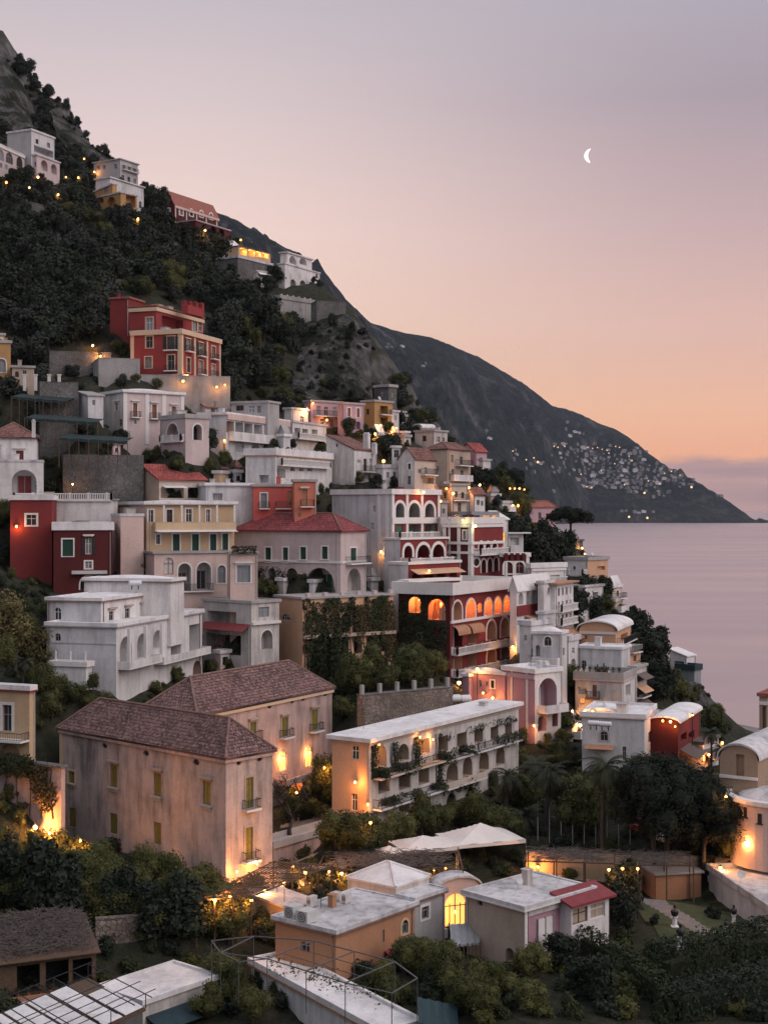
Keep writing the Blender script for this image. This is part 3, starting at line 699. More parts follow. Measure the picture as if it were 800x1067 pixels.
# ---------------------------------------------------------------- the houses, surveyed from the photograph
# V near-corner px, base py, top py, left end px, right end px, distance, yaw, wall colour
HOUSES = '''
B cream_villa|cream clifftop villa with tall arched glass windows, at the far left edge|villa
V -6 181 149 -34 26 360 74 pinkwhite roof=flat p=0.3
a R 10.2 159 170.5 7.5
a R 20.8 163.5 174.5 6.5
a R 1 155.5 167 7.5
w R 18 177 185 8
w R 7 172 176.5 3
w R 1.5 170 175 3
c R 149.8 0.5 0.25
B grey_white_villa|tall grey-white villa with a dark mid-height terrace below the bare cliff|villa
V 33 182 136 8 57 374 65 whiteblue L=greywall p=0.3
r R 46 154.5 161.5 20 dep=2.2
w R 39 145 150 3
w R 51 149 154 3
w L 20 160 166 3 
V 38.5 188 162 34 62.5 366 65 pinkwhite roof=flat
l R 46.5 167 178 7 dep=1.4
l R 56.5 171 181.5 6 dep=1.4
w L 37 169 174 2
B grey_villa|flat-roofed grey villa with small balconies, highest house against the sky|villa
V 125.5 194 166 98 144 420 60 greywall roof=flat rm=roofgrey p=0.1 ov=0.4
w R 129.5~140.5/3 172 178 2.8
w R 128.5~140.5/3 182.5 188.5 2.8
w L 103 172 177 3
w L 109 172 176 2.4
w L 120.5 171 176 3
k R 127 143 178.6 1.0 bar
B white_block_house|long blank blue-white house wall stepping down beneath the grey villa|house
V 115 216 185.5 100 150 405 60 whiteblue roof=flat ov=0.4
w R 146.5 210 217 2.5
B yellow_villa|yellow villa with arched loggias on the wooded slope, beneath the long blank white house|villa
V 117.5 206 192 80 122 398 35 ochre
w L 95 191 196 3 f=trim t
w L 103 190.5 197.5 4.5 pane=glasspale
w L 111 193 200 5 pane=glasspale
V 126 224 201 94 143 388 50 ochre
l L 104.5 203 212 8 dep=1.6
l L 116 205 215 9 dep=1.6
r R 136.5 204 215.5 10 dep=1.8
l R 136.5 218 226 8 dep=1.2
B ridge_house|dark red gabled house with white-rimmed arched windows up on the ridge|house
V 182 237 213 169 228 430 62 darkred roof=gable rise=4.2 rm=terracotta
a R 189 217.5 224 3.4 t tw=0.4
a R 199.5 218.5 225 3.4 t tw=0.4
a R 210 220 226 3.4 t tw=0.4
a R 220 222.5 228.5 3.4 t tw=0.4
a L 176 217 223 2.6 t tw=0.35
p R 183,194.5,205,215,226 0.6 m=pinkcream
c R 215 0.7 0.3 m=pinkcream
V 204 247 230 186 240 424 62 darkred roof=flat rm=roofgrey
l R 213.5 234 242 7 dep=1.4
l R 222.5 236 243.5 7 dep=1.4
l R 231 238 244.5 6 dep=1.4
B restaurant_terrace|stone terrace house with a lit open dining veranda on the upper hillside|restaurant
V 248 304 268.5 226 284 410 58 stonegrey roof=flat p=0.5
V 248.5 269 256.5 238 282 411 58 ochrepale ng roof=flat rm=awningbrown p=0
r R 254 258.5 266 7 dep=2.5 lit=260
r R 262.5 259.5 267 7 dep=2.5 lit=260
r R 270 260.5 268 6 dep=2.5 lit=260
r R 277 261.5 269 6 dep=2.5 lit=260
B white_canopy_house|small white house with a low pitched white roof left of the lit dining veranda|house
V 236 268 255 224 250 414 50 white roof=gable rise=2 rm=roofbright
w R 243 260 265 3
B white_shop|small white kiosk with an awning set into the stone wall under the dining veranda|kiosk
V 268 293 283 264 284 402 40 white
r R 275.5 285.5 289.5 12 dep=1
n R 268.5 283.5 284 0.8 1.2 m=awningwhite
B white_cliff_villa|white villa with big arches at the cliff edge, rightmost of the high houses|villa
V 297 298 275 290 333 405 62 white roof=flat
w R 307 281.5 287.5 3
w R 321 283.5 289 3
w R 330 285.5 290 2.5
l R 305.5 291 299 6 dep=1.4
l R 315.5 292 299 6 dep=1.4
l R 325 292.5 299 6 dep=1.4
w L 294 284 288 2
V 299 276 263.5 292 325 406 62 white ng roof=flat ov=0.4
l R 305 266.8 275 7 dep=1.8
l R 315.8 268.5 276 7.5 dep=1.8
B stone_bastion|grey concrete terrace bastion with a columned pergola top above the wooded cliff|terrace wall
V 292 337 311.5 265 327 380 48 concrete roof=flat rm=concrete p=0.9 
p R 293,306,319,326 0.5 m=concrete
q R 295~325/6 306 311 -0.6 0.3
w R 313 322 325 2
B rock_wall|rough stone garden wall right of the concrete bastion at the cliff edge|wall
V 330 334 314 324 360 376 20 stonegrey roof=flat rm=stonegrey p=0 ov=0.05
B red_villa|big red villa with cream trim and battlements on the wooded hillside|villa
V 189 390 344.8 136.5 230 264 72 redvilla
w L 156 350.5 362.5 7 t=trimcream
w L 178.5 350.5 364.5 8 o=dark t=trimcream b
w L 155 372 383.5 7 t=trimcream
w L 178.5 370 386 7 t=trimcream b
w R 196.5 353 366 4.5 o=dark b t=trimcream
w R 209.5 357 371 4.5 o=dark b t=trimcream
w R 222.5 361 374 4 b t=trimcream
w R 196.5 373 388 4 t=trimcream
w R 209.5 375.5 390 4 t=trimcream b
w R 222.5 380 392 4 t=trimcream b
c LR 345.5 0.8 0.35 m=trimcream
p R 190,203,216,229 0.7 m=trimcream
p L 188,137 0.7 m=trimcream
V 190 398 389.5 140 233 263.5 72 offwhite roof=none ng f=4
V 163 346 319 135 212 273 70 redvilla ng roof=flat rm=terracotta p=0
d L 156 331 345 7 t=trimcream
r R 180 331 345 22 dep=1.5
w R 203 335 345 5 t=trimcream
w R 208.5 336 345 4 t=trimcream
c LR 322 0.7 0.3 m=trimcream
V 196 321 317.5 190 213 276 70 redvilla ng roof=none f=1
x 192 319 0.8 0.7
x 198 319.5 0.8 0.7
x 204 320 0.8 0.7
x 210 321 0.8 0.7
V 134.5 350 311 115 150 282 72 red roof=flat rm=terracotta
B pink_villa|pale pink villa with three brown doors and white pilasters, under the hillside road|villa
V 128.7 462 408 104 192 242.0 36 pinkwhite L=offwhite roof=flat bulge=0.8 rm=roofbright edge=greywall
d R 141 420 434.5 4.5 s=woodbrown t h b
d R 161 421.5 436 4.8 s=woodbrown t h b
d R 181 423.5 435 4.4 s=woodbrown t h b
w L 122 420 428 3.2 t h
w L 126 437 444 3
a R 141 437.5 442 3.2 t
p R 129.5,153.5,171,191 0.7
V 193.5 466 435.5 167 218 234.0 40 villapink R=offwhite roof=flat rm=roofgrey p=0.5
l L 180 441 458 12 t dep=1.6 door=dark
l R 206 442 458.5 9 t dep=1.6 pane=glass
k L 170 192 460 0.7 balus
B gabled_house|small cream gabled house right behind the pink villa|house
V 214 436 424 193 240 261.0 40 offwhite roof=gable rise=1.7 rm=brownroof
w R 222 426 431 4
w R 232 426 431 4
a L 203 425 431 4
B white_hotel|long stepped white hotel with deep loggias, columns and terraces|hotel
V 236 478 431.5 207 301 244.0 68 whiteblue roof=flat edge=pinkcream rm=roofbright
r R 240 438.8 451 8 dep=2.8 in=pinkcream door=dark
r R 249.5 440 451.5 8 dep=2
r R 259 441 452 8.5 dep=2.8 door=dark
r R 269 442.5 453 8.5 dep=2
r R 280 443.5 454 9 dep=2.8 door=wood
r R 291.5 445 455 9 dep=2
l R 266.5 460.5 473 8 dep=2.2 pane=glass
l R 282 461 473 8 dep=2.2
w L 233.5 462 470 3
a R 250 458 472 9 f=trim
k R 238 300 461 1.0 solid hr=1.4
c R 433.8 1.0 0.3 m=pinkcream
V 279 436 419.5 241 291 257.0 66 greywall ng roof=flat rm=roofgrey
w L 262 423 430 6
w L 270 423 430 4
w L 250 422.5 428 8
V 305 478 440 296 340 268 68 white roof=flat
r R 310 446 455 6 dep=2.2 door=dark
r R 318 447 456 6 dep=2.2
r R 328 447.5 456.5 6 dep=2.2 door=dark
k R 305.5 336 458 1.2 balus
V 304 446 426.5 296 321 274 60 white ng roof=flat
w R 315 434 441 4
V 287 504 474 256 346 232.0 68 white roof=flat p=0.9 rm=roofbright edge=awningtan
l R 305 486 491 5 dep=1.4
l R 314 486 491 5 dep=1.4
l R 323 486 491 5 dep=1.4
r R 293 488 498 9 dep=1.5
r L 275 495 503 10 dep=1.2
q R 290~340/9 466 474 -0.3 0.5
k R 289 340 486 0.9 balus
B brown_roof_house|white house with a high blank left gable, brown tiled roof and two chimneys|house
V 369 502 468.5 340 392.5 252.0 66 white L=offwhite roof=shed rise=2.6 rm=tilebrown ov=0.15
w R 374 479 482.5 4
d R 380.5 478 491 3.2 
d R 386.5 478 491 3.2
k R 377 392 491.5 0.9 bar
l R 379 494 499.5 3.6 dep=1
l R 384.5 494 499.5 3.6 dep=1
l R 389.5 494 499.5 3.2 dep=1
a L 351 462 465.5 2
x 382 463 0.9 1.6
x 390 469 0.8 1
B pink_row_house|pink terraced house washed by orange lamplight under the cliff|house
V 324 446 418.5 317 356 285 40 palepink roof=flat rm=roofgrey
w R 332 423 432 4
w R 340 424 432.5 4
w R 349 424 433 4
d R 336 436.5 445 4
d R 346 437 445.5 4
k R 326 355 433.5 1.1 bar
B lilac_house|lilac house with brown shutters between the pink and the yellow house|house
V 358 447 421 352 379 284 40 lilac roof=flat rm=roofgrey
w R 363.5 425 434 3.2 s=woodbrown t
w R 373 425.5 435 3.2 s=woodbrown t
l R 363.5 438 447 5 dep=1
l R 373 439 447.5 5 dep=1
B yellow_house|ochre yellow house with a corner loggia beneath the ruined tower|house
V 390 449 418.5 377 409 290 50 ochre roof=flat rm=roofgrey
r R 400 423 431 8 dep=1.5
r R 400 435 443 8 dep=1.5
w L 383 426 432 3
k R 395 406 432 0.9 bar
B small_white_house|small plain white house joined to the right of the ochre yellow house|house
V 408 446 429 405 415.5 294 50 whiteblue roof=flat
w R 412 433 438 2
B stone_tower|ruined grey stone tower house with a flat roof at the cliff foot|tower
V 405 428 403 390 413.5 330 50 stonegrey roof=flat rm=roofgrey p=0.4
w L 398 408 413 2
w R 409 409 413 2
x 396 403 0.8 0.8
B grey_roof_house|white house with two grey roofs sitting alone beyond the ochre yellow house|house
V 452 469 449.5 432 466 300 55 offwhite roof=flat rm=roofgrey
w R 457 455 461 3
w L 442 454 460 4
w R 462 456 461 2
V 440 458 446 430 452 305 30 whiteblue ng roof=vault rise=0.8 rm=roofbright
B tan_house|tall tan house with a blank left wall and stacked balconies|house
V 466 510 468.5 445 490 265 62 tan roof=hip rise=1.3 rm=tilebrown L=tan R=cream
d R 471 474 482 2.6
d R 480.5 476 484 3
k R 474 488 485 1.1 bar
d R 471.5 489 499 2.6
d R 481 490 500 3
k R 468 488 500.5 1.0 solid
w L 456 486 491 2
B rose_house|rose red gabled house standing at the end of the upper street|house
V 495 490 470.5 479 507 300 40 palepink L=pink roof=gable rise=1.8 rm=tilered
w L 487 475 480 2.6
w R 501 477 482 2.6
V 503 489 480 499 511 296 40 white ng roof=flat
B cream_gable_house|cream gabled house with a long brown roof descending to the right|house
V 432 508 477.5 415 454 250 62 cream L=offwhite roof=gable rise=1.9 rm=tilebrown
w R 437 489 493 3
d R 443.5 487 494 2.6
r R 446 498 504 12 dep=1.2
k R 438 452 494.5 0.9 bar
w L 426.5 483 489 3 t
d L 426 496 505 3.4
V 409 490 466.5 408 417 258 20 whiteblue ng roof=flat
w R 413 469 477 5
B low_white_house|low white house with a roof garden and a round wall lamp|house
V 399 506 487.5 392 421 252.0 25 white roof=flat p=0.4
w R 404 492 498 3
w R 411 492 498 3
w R 417 492 498 3
B glowing_porch_house|small peach house with a lamp-lit porch beside the white arcade hotel|house
V 441 521 506.5 438 458 262 25 ochrepale roof=flat
w R 446 510 516 4
w R 453 510 517 4
B white_left_villa|white villa with a brown tiled roof and one great arch at the left edge|villa
V -12 516 456.5 -22 38.5 217.0 12 white wl=9 roof=hip rise=2.4 rm=tilebrown ov=0.4
w R 21 469.5 480 8 pane=burgundy t h
x 35.5 451 0.5 1.6
V -12 516 481 -16 45 212.0 12 white wl=5 roof=flat p=0.1 ov=0.1
l R 25.5 489.5 513.8 26 dep=2.2 door=burgundy
B red_left_house|dark red house with one white-framed window lit by a yellow lamp|house
V 11 600 521 6 54.5 205.0 8 red wl=8 roof=flat p=0.5 rm=roofbright
w R 33 536.5 547.5 10.5 t pane=dark tw=0.28
B dark_red_house|dark red house with shuttered windows and a white terrace parapet on top|house
V 56 618 552.5 55 117.5 200.5 12 darkred wl=8 roof=flat p=0.9 rm=roofbright
w R 71 562 579.5 11 t s=green 
d R 92.5 560.5 577.5 6.5 o=dark h
w R 92.5 585 592.5 7 t
l R 92.5 600.5 614.5 17 t dep=1.4 in=dark
n R 75 112 594.5 0.4 0.9 m=roofgrey
B red_roof_house|cream house with a pale gable and a bright red tiled roof|house
V 166 529 499.5 132 214 228.0 35 cream L=tan roof=gable rise=2.5 rm=tilered ov=0.4
r R 180 508 519 24 dep=1.5
r R 202 508 519 12 dep=1.5
a L 149.5 489.5 494 1.8
n R 169 192 506 0.3 1.2 m=awningwhite
B low_grey_house|low grey-white house with a stained wall between the red tiled roof and the coral house|house
V 215 533 505.5 205 264 224.0 15 whiteblue roof=flat edge=greywall rm=roofbright
r R 227 514 521 10 dep=1
w R 222 525 530 4
B coral_house|bright coral and red house with small balconies amid the white roofs|house
V 264 545 507 262 308 224.0 8 coralred R=coral roof=flat rm=roofgrey
d R 275 514 529 6.5 pane=glasspale t
d R 302 512 525 4 s=awningtan
k R 270 281 529.5 0.8 bar
k R 287 303 529.5 0.8 bar
V 307 545 502 305 329.5 220.0 10 coral roof=flat rm=roofgrey
d R 317.5 510.5 526.5 5 s=awningtan h
k R 313 327 527.5 0.9 bar
w R 312 535 539 3
B terrace_palazzo|big pink palazzo with two yellow veranda floors and a white arcade below|palazzo
V 153 580 525 124 244.5 210.0 22 ochrepale L=pinkcream roof=flat rm=roofbright edge=greywall ov=0.5 bulge=0.4
d R 157.5 531.5 544 5 t pane=glass
d R 176.8 531 544 6 t pane=glass
d R 197 530.5 544 6 t pane=glass
d R 217 531 544 4 t pane=glass
k R 160 243.5 552 1.4 solid rail=yellow hr=1.1
d R 183.8 556.5 577 7 s=green t
d R 203.8 556.5 577 7 s=green t
d R 222.3 556.5 577 6.5 s=green t
d R 234.8 556 577 6 s=green t
w R 165 557 567 4 pane=dark t
q R 169~242/5 526.5 544 1.2 0.25
n R 161 244 551.8 0.25 2.2 m=awningwhite
V 161 650 577 116 241 204.0 24 pinkcream roof=flat rm=roofgrey p=0.1 ov=0.3
a R 176 581 598.5 10 pane=offwhite
l R 192.5 587 616 13.5 t dep=1.8 in=offwhite door=wood
l R 212.5 586 614 15 t dep=1.8 in=offwhite door=glass
a R 231 589 607.5 8.5 t
k R 186 222 615.5 0.5 bar
V 126 582 538 116.2 150 207.0 24 pinkcream ng roof=flat ov=0.1
V 240 655 577.5 238 268.5 202.0 12 pinkcream roof=flat rm=roofgrey p=0.1
w R 254 589 607 14 t pane=glasspale h
B shutter_villa|weathered white villa with dark green shutters and a dark red hipped roof|villa
V 355 622 554.5 245 381.5 214.0 60 villapink lq roof=hip rise=2.6 rm=tiledark ov=0.4 in=offwhite
w L 279.5 570.5 583.5 6 s=green t sill
w L 297.5 570.5 583.5 5.5 s=green t sill
w L 316 570 582.8 6 s=green t sill
w L 338.5 569.5 582.5 6 s=green t sill
d R 368 571 586 6 s=green t
k R 360 381 586.5 1.1 bar
c L 586 0.35 0.2
c R 586 0.35 0.2
l L 267 593 616 9 dep=2
l L 283 592 616 9 dep=2
l L 304 592 616 12 dep=2
l L 333 591.5 617 30 dep=2.2 door=green
l R 369 592 616 14 dep=1.6
V 290 558 530 257 306.5 229 22 greywall ng roof=flat rm=roofgrey p=0.1
d R 297.5 536.5 553.5 6 s=green
w L 270 541 545 3
B ivy_terrace|ivy-hung arcaded terrace wall with peach plaster under the green-shuttered villa|terrace
V 315 715 624.5 287 410 203.0 36 peach R=tan roof=flat rm=roofgrey p=0.1 in=tan
a L 298 640 646.5 9 
l R 333~400/6 640 660 9 dep=2
l R 331~400/6 666 684 9 dep=2
l R 331~400/6 690 706 9 dep=1.4
c R 664 0.5 0.7 m=tan
q R 322~408/6 618 624.5 -0.3 0.6 m=pinkwhite
B burgundy_awning_house|white house with a dark recessed terrace under a burgundy awning|house
V 262 705 629 212 291 198.0 50 offwhite lq roof=flat rm=roofgrey
r L 231 637 650.5 30 dep=2.4
r L 233 661 682 36 dep=2
w R 275 632.5 643 11 pane=glasspale
l R 278 656.5 676.5 12 t dep=1.6
n L 214 261 649 0.9 1.6 m=burgundy
c R 650 0.4 0.4
B white_arch_house|large white house with a row of tall arches and a stepped roof terrace|house
V 121.5 732 653 49 211 174.0 74 white L=whiteblue roof=flat p=0.2 rm=roofbright edge=greywall
l R 131.5 663 691 12.5 dep=2.6 door=dark
l R 148.5 660 686 10.5 dep=2.6 door=dark
l R 164.5 656.5 676 9.5 dep=2.6
r R 183.5 654 683 10.5 dep=2.6 pane=glass
r R 203 650.5 681 11 dep=2.6 pane=glass
l R 205.5 688 707 9 dep=1.2 in=tan
a L 60.5 660 668 6
k R 123 158 692 1.6 solid hr=0.8
k R 160 210 685 1.5 solid hr=0.8
q R 124~158/3 655 692 1.4 0.35
c L 671.5 0.12 0.06 m=greywall
V 105.5 660 626.3 49.5 158 178.0 74 white L=whiteblue ng roof=flat rm=roofbright edge=brownroof bulge=0.3
w R 116.3 637 646.5 5 h=tan pane=dark
w R 133.2 634 644.5 5 h=tan pane=dark
w R 149.2 631 641.5 5 h=tan pane=dark
a L 60.5 633 646 7 pane=dark
V 178 650 606 88 192 188.0 76 white ng roof=flat rm=roofbright edge=brownroof bulge=0.5
B palazzo|old pink palazzo with stained walls, olive shutters and pantiled roofs in the foreground|palazzo
V 235.5 915 791.5 63 284 142 47 muratwall fg R=muratpink roof=hip rise=3.3 rm=tile ov=0.35
w L 75 803.5 816 6.5 s=olive t=trimcream sill=tan
w L 118.7 797 820 7.5 s=olive h=tan sill=greywall
w L 164.3 805.5 829.5 7.5 s=olive h=tan sill=greywall
w L 215.5 814.5 838.5 8 s=olive h=tan sill=greywall
d L 75.5 842 862 7.5 s=olive
d L 118.5 847.5 869 8 s=olive
d L 164.3 857 880 7.5 s=olive
o L 109 774.5 780 6
o L 152.4 782 788 6
o L 204.7 791 797.5 6.5
d R 260 810 842 7.5 s=olive t=tan b
d R 259.5 862 896 7.5 s=olive t=tan b
o R 249 792 797.5 5
o R 270.6 788 793.5 5
c LR 793 0.35 0.3 m=muratpink
p L 62.5 0.6 m=trimcream
V 205 867 747 165 346 158 60 muratpink fg wl=8 roof=hip rise=3.6 rm=tile ov=0.35
d R 263.5 752.5 770 6.5 s=olive t=tan b h=tan
d R 296.6 747.5 767.5 6.5 s=olive t=tan b h=tan
d R 327.6 739.5 761 6.5 s=olive t=tan b h=tan
o R 237 740 745 4.5
o R 257 736 741 4.5
o R 281 733.5 738.5 4.5
o R 304.5 728 733 4.5
o R 316 725.5 730.5 4.5
o R 339 720.5 725.5 4.5
c R 749 0.35 0.3 m=trimcream
d R 295 784 803 7 pane=litpaneyellow
d R 322 779 799 7 pane=litpaneyellow
l R 309.5 812 836 13 dep=1.2 lit=90 in=lobby
k R 285 345 808 1.8 solid rail=muratpink slab=muratpink hr=0.6
B courtyard_terrace|low pink terrace wall with white planters beneath the bare tree|terrace
V 285 925 884 268 352 148 53 muratpink roof=flat rm=roofgrey p=0.5
B hotel_annex|long white-roofed hotel wing with vine-hung balconies and lamps in its arches|hotel
V 384.6 868 773.5 346 540 155 57 offwhite lq L=peach roof=flat rm=roofbright p=0.0 th=0.45 ov=0.5 in=tan
w L 370 777.5 791.5 7.5 pane=green
d L 369 827 845 6 
l R 396.5 776 800 13 dep=2.3 lit=45 door=glasspale
l R 420 775 793 12 dep=2.3 door=glasspale
r R 441.5 770 786 12 dep=2.3 lit=45 door=dark
r R 461.5 767 783 10 dep=2.3 door=dark
r R 481 763.5 779 10 dep=2.3 door=dark
r R 498.5 760 774 9 dep=2.3 door=dark
r R 515 757 771 8 dep=2.3 door=dark
r R 529.5 754.5 767 7 dep=2.3 door=dark
r R 400 808 826 12 dep=2.3 door=dark
r R 421.5 803 822 12 dep=2.3 door=dark
r R 441.5 798 817 11 dep=2.3 door=dark
l R 471 794.5 815 12 dep=2.3 door=glasspale
l R 487 788.5 809 10 dep=2.3
l R 504 783 803 10 dep=2.3
l R 521 778 797 9 dep=2.3
r R 421 832 848 11 dep=2.0
r R 443 828 844 11 dep=2.0
l R 470 826 845 10 dep=2.0 door=glasspale
l R 490 820 838 10 dep=2.0
k R 388 456 801 1.2 bar slab=cream
k R 388 456 832 1.2 bar slab=white
k R 458 538 781 1.0 bar slab=white
k R 458 500 815 1.1 solid rail=cream hr=0.7
c LR 776 0.3 0.15 m=tan
B red_hotel|grand red hotel with glowing arched windows and three floors of white balconies|hotel
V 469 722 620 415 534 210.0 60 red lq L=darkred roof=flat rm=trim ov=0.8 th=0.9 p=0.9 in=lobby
l L 432 621.8 638.5 12.5 dep=2.4 lit=190
l L 455 624 646 18 dep=2.4 lit=260 red
l R 476.2 626.5 647 9.6 dep=2.2 lit=210 red t tw=0.3
l R 490.2 624.5 645 9.6 dep=2.2 lit=210 red t tw=0.3
l R 499.7 628 638 4.4 dep=2.0 lit=90 red
l R 508.5 624 641.5 7.6 dep=2.2 lit=190 red t tw=0.3
l R 518.3 622.5 640 7.2 dep=2.2 lit=190 red t tw=0.3
l R 527.6 621.5 638 6.8 dep=2.2 lit=190 red t tw=0.3
r R 477 654 674 9 dep=1.6 door=greenmid in=darkred
r R 492 652 671 9 dep=1.6 door=greenmid
l R 511.5 646.5 667 9.5 dep=1.6 t tw=0.35 door=greenmid
l R 525.5 643.5 664 8.5 dep=1.6 t tw=0.35 door=greenmid
r R 477 681 698 9 dep=1.6 door=awningtan
r R 492 679 695 9 dep=1.6 door=dark
l R 511.5 674 690 9 dep=1.6 t tw=0.35 door=dark
l R 525.5 670.5 686 8 dep=1.6 t tw=0.35
n R 471 484 651.5 1.3 1.1 round m=awningtan
n R 486 499 649.5 1.3 1.1 round m=awningtan
k R 470.5 533.5 676 1.0 balus
k R 470.5 533.5 698 1.0 balus
c R 648.5 0.4 0.25 
l R 480 704 716 8 dep=1.2
l R 497 701 712 8 dep=1.2
w L 437 660 666 5 pane=glasspale t
V 426 621 607 416 478 216.0 40 red ng roof=flat rm=trim p=0.2
l R 437 610 620 8 dep=1.6 in=red
l R 451 610 620 9 dep=1.6
l R 466 610 620 9 dep=1.6
B arcade_hotel|tall white hotel block whose red front carries three tiers of white arches|hotel
V 408 606 514 346 458 230.0 50 red L=whiteblue roof=flat rm=roofbright p=0.5 in=concrete edge=trim
l R 416.5 524 539.5 9 t tw=0.5 dep=2.4
l R 431.5 524 539.5 11.5 t tw=0.5 dep=2.4
l R 447.3 524.5 538.5 9.5 t tw=0.5 dep=2.4
c R 542.5 1.0 0.2
d R 416.5 547.5 558 6 s=greenmid
r R 431.5 547 558 11 dep=1.4 door=greenmid
r R 448 546.5 557 10 dep=1.4 door=greenmid
k R 409 457.5 561 1.6 balus hr=1.1
p R 408.8,424,439.5,457 0.6
w L 390 527 534 2.6
w L 388 545 552 2.6
w L 357 560 565 2.6
p L 395,403 0.6
V 417 624 562.5 400 466 225.0 50 red L=white ng roof=flat rm=trim p=0.1 in=red
l R 425 568.5 581 8.5 t tw=0.5 dep=2.2
l R 441 567.5 581 13 t tw=0.5 dep=2.2 in=red
l R 456.5 567 580.5 12 t tw=0.5 dep=2.2
k R 417.5 465.5 588 1.8 balus hr=1.1
V 425 640 588.5 405 479 219.5 50 red L=white ng roof=flat rm=trim p=0.2
l R 434 595 607 9 dep=2.2
l R 447 595 607 10 dep=2.2
l R 460 594.5 606.5 10 dep=2.2
l R 472 594 606 8 dep=2.2
n R 427 477 592 0.7 1.6 m=peach
B castle_terraces|red and white castle-like terraced wing with balustrades, a round porthole and a glasshouse|hotel wing
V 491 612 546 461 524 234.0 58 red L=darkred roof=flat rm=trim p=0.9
c LR 548 0.5 0.25
c LR 566 0.45 0.25
c LR 576 0.4 0.2
p L 463,478,490.5 0.6
p R 492 0.7
w L 484 553 562 3 t pane=glasspale
d L 472 582 594 5 t pane=glasspale
l R 501 565 574 5 dep=1.4 t tw=0.3
l R 508 565 573.5 5 dep=1.4 t tw=0.3
l R 515 564.5 573 5 dep=1.4 t tw=0.3
o R 496 582 590 6 t tw=0.4
l R 503.5 583 597 5 dep=1.3 t tw=0.3
l R 510 582 596 5 dep=1.3 t tw=0.3
l R 516.5 581 595 4.5 dep=1.3 t tw=0.3
k R 493 523.5 577 1.4 balus
V 491 547 533 470 520 238.0 52 glasspale ng roof=none f=0.5
r L 476 536.5 545 7 dep=2.2 lit=120
r L 484.5 536.5 545 7 dep=2.2 lit=120
r R 496 537 546 7 dep=2.2 lit=160
r R 506.5 537 545.5 7 dep=2.2 lit=160
r R 515 537 545 6 dep=2.2 lit=120
B red_arch_wing|low red wing with two white-rimmed blind arches and battlements|hotel wing
V 525 612 580.5 522 551 238 24 darkred roof=flat rm=trim p=0.5
a R 529.5 585.5 597.5 8.5 t tw=0.4 pane=darkred
a R 541 585.5 597.5 9 t tw=0.4 pane=darkred
x 527 580 0.7 0.2
x 533 580 0.7 0.2
x 539 580 0.7 0.2
x 545 580 0.7 0.2
p R 525,535.5,550 0.6
B peach_tower_house|narrow peach-fronted house with a white canopy terrace behind the castle terraces|house
V 522 582 541 510 529 246 40 white R=peach roof=shed rise=1.2 rm=awningwhite
w R 525.5 555 565 3 pane=litpaneyellow
w L 516 546 553 4
V 529 580 556 527 545 250 25 white roof=flat rm=awningwhite ov=1.0 p=0.0
r R 536 560 568 9 dep=1.5
B rust_roof_house|low reddish house among the dark trees beyond the castle terraces|house
V 552 548 529 545 578 300 35 palepink roof=hip rise=1.2 rm=terracotta
w R 562 534 540 3
w R 570 535 541 3
B balustrade_house|white terrace house with red panels and balustrades right of the red arch wing|house
V 553 618 592 550 589 238 35 white roof=flat p=0.6 rm=roofbright
r R 563 597 604 10 dep=0.4 in=darkred
r R 578 599 605 10 dep=0.4
c R 594 0.4 0.2
k R 553.5 588 607 1.0 balus
V 566 600 590 560 584 244 35 whiteblue ng roof=flat
B white_gable_row|white row house with tall narrow arches over a red base, beside the glowing red hotel|house
V 538 672 612 531 573 219.0 60 white R=white roof=gable rise=1.6 rm=roofbright
l R 542 617 630 5 dep=1.4 t=trim
l R 550 614.5 631 4 dep=1.4
l R 556.5 613.5 630 4 dep=1.4
l R 563 612.5 628 4 dep=1.4
l R 569 612 626 3.6 dep=1.4
c R 637 1.6 0.15 m=red
n R 546 572 640 0.6 2.2 m=awningtan
d R 556 652 664 5
r R 545 648 660 6 dep=1.2
V 566 622 608 560 576 222.0 60 white ng roof=flat
a R 571 612 620 3.2 t
B tall_white_house|tall white house with three rows of windows and a tan awning roof|house
V 578 676 609 562 597 224 64 white roof=flat rm=awningtan ov=0.8 p=0
w R 582~594/4 613 621 2 
w R 582~594/4 627 634 2
w R 582~594/4 641 648 2
k R 579 596.5 635.5 1.0 balus
k R 579 596.5 649.5 1.0 balus
w L 570 626 632 3
n R 581 597 655 1.6 2.2 m=awningtan
l R 588 662 672 6 dep=1.2
B dark_arch_house|white house with one dark arched window under a wavy white roof|house
V 584 735 661 555 590.5 203 68 whiteblue roof=flat bulge=0.7 rm=roofbright
a L 570.5 663.5 673 7.5 pane=dark t
l L 560 672 684 5 dep=1
k L 556 583 692 1.5 solid hr=1.0
w R 587 675 683 2
B pink_house|pink and white house with one huge arch sheltering a window|house
V 557 772 702 524 584 190 40 white L=pink roof=flat rm=roofbright p=0.4 in=palepink
l R 570 706.5 738 19 t=trim tw=0.5 dep=2.2 door=trim
p L 533,549 0.35
c L 706 0.6 0.2 m=lilac
l R 564.5 745 762 9 dep=1.4
l R 578 742 757 6 dep=1.4
k R 560 583.5 740 1.6 solid hr=0.9
V 526 740 703.5 486 530 194 58 pink roof=flat bulge=0.6 rm=roofbright
w L 500 709 716 3 pane=dark
w L 513 709 717 3.4 pane=dark t
w L 507 710 715 2.4 pane=dark
V 488 735 705 482 500 196 50 pink ng roof=flat bulge=0.5 rm=roofbright
B cactus_terrace_house|white house with a potted cactus terrace over a lamplit lower wall|house
V 648 757 709.5 599 661 206 66 white L=offwhite roof=flat rm=roofgrey p=0.9 edge=pinkcream
r L 606.5 716 723 9 dep=0.5
d L 619 713.5 726 4.5 s=woodbrown
k L 611 625 727 1.0 bar slab=woodbrown
w L 606 728 733 5 pane=litpane
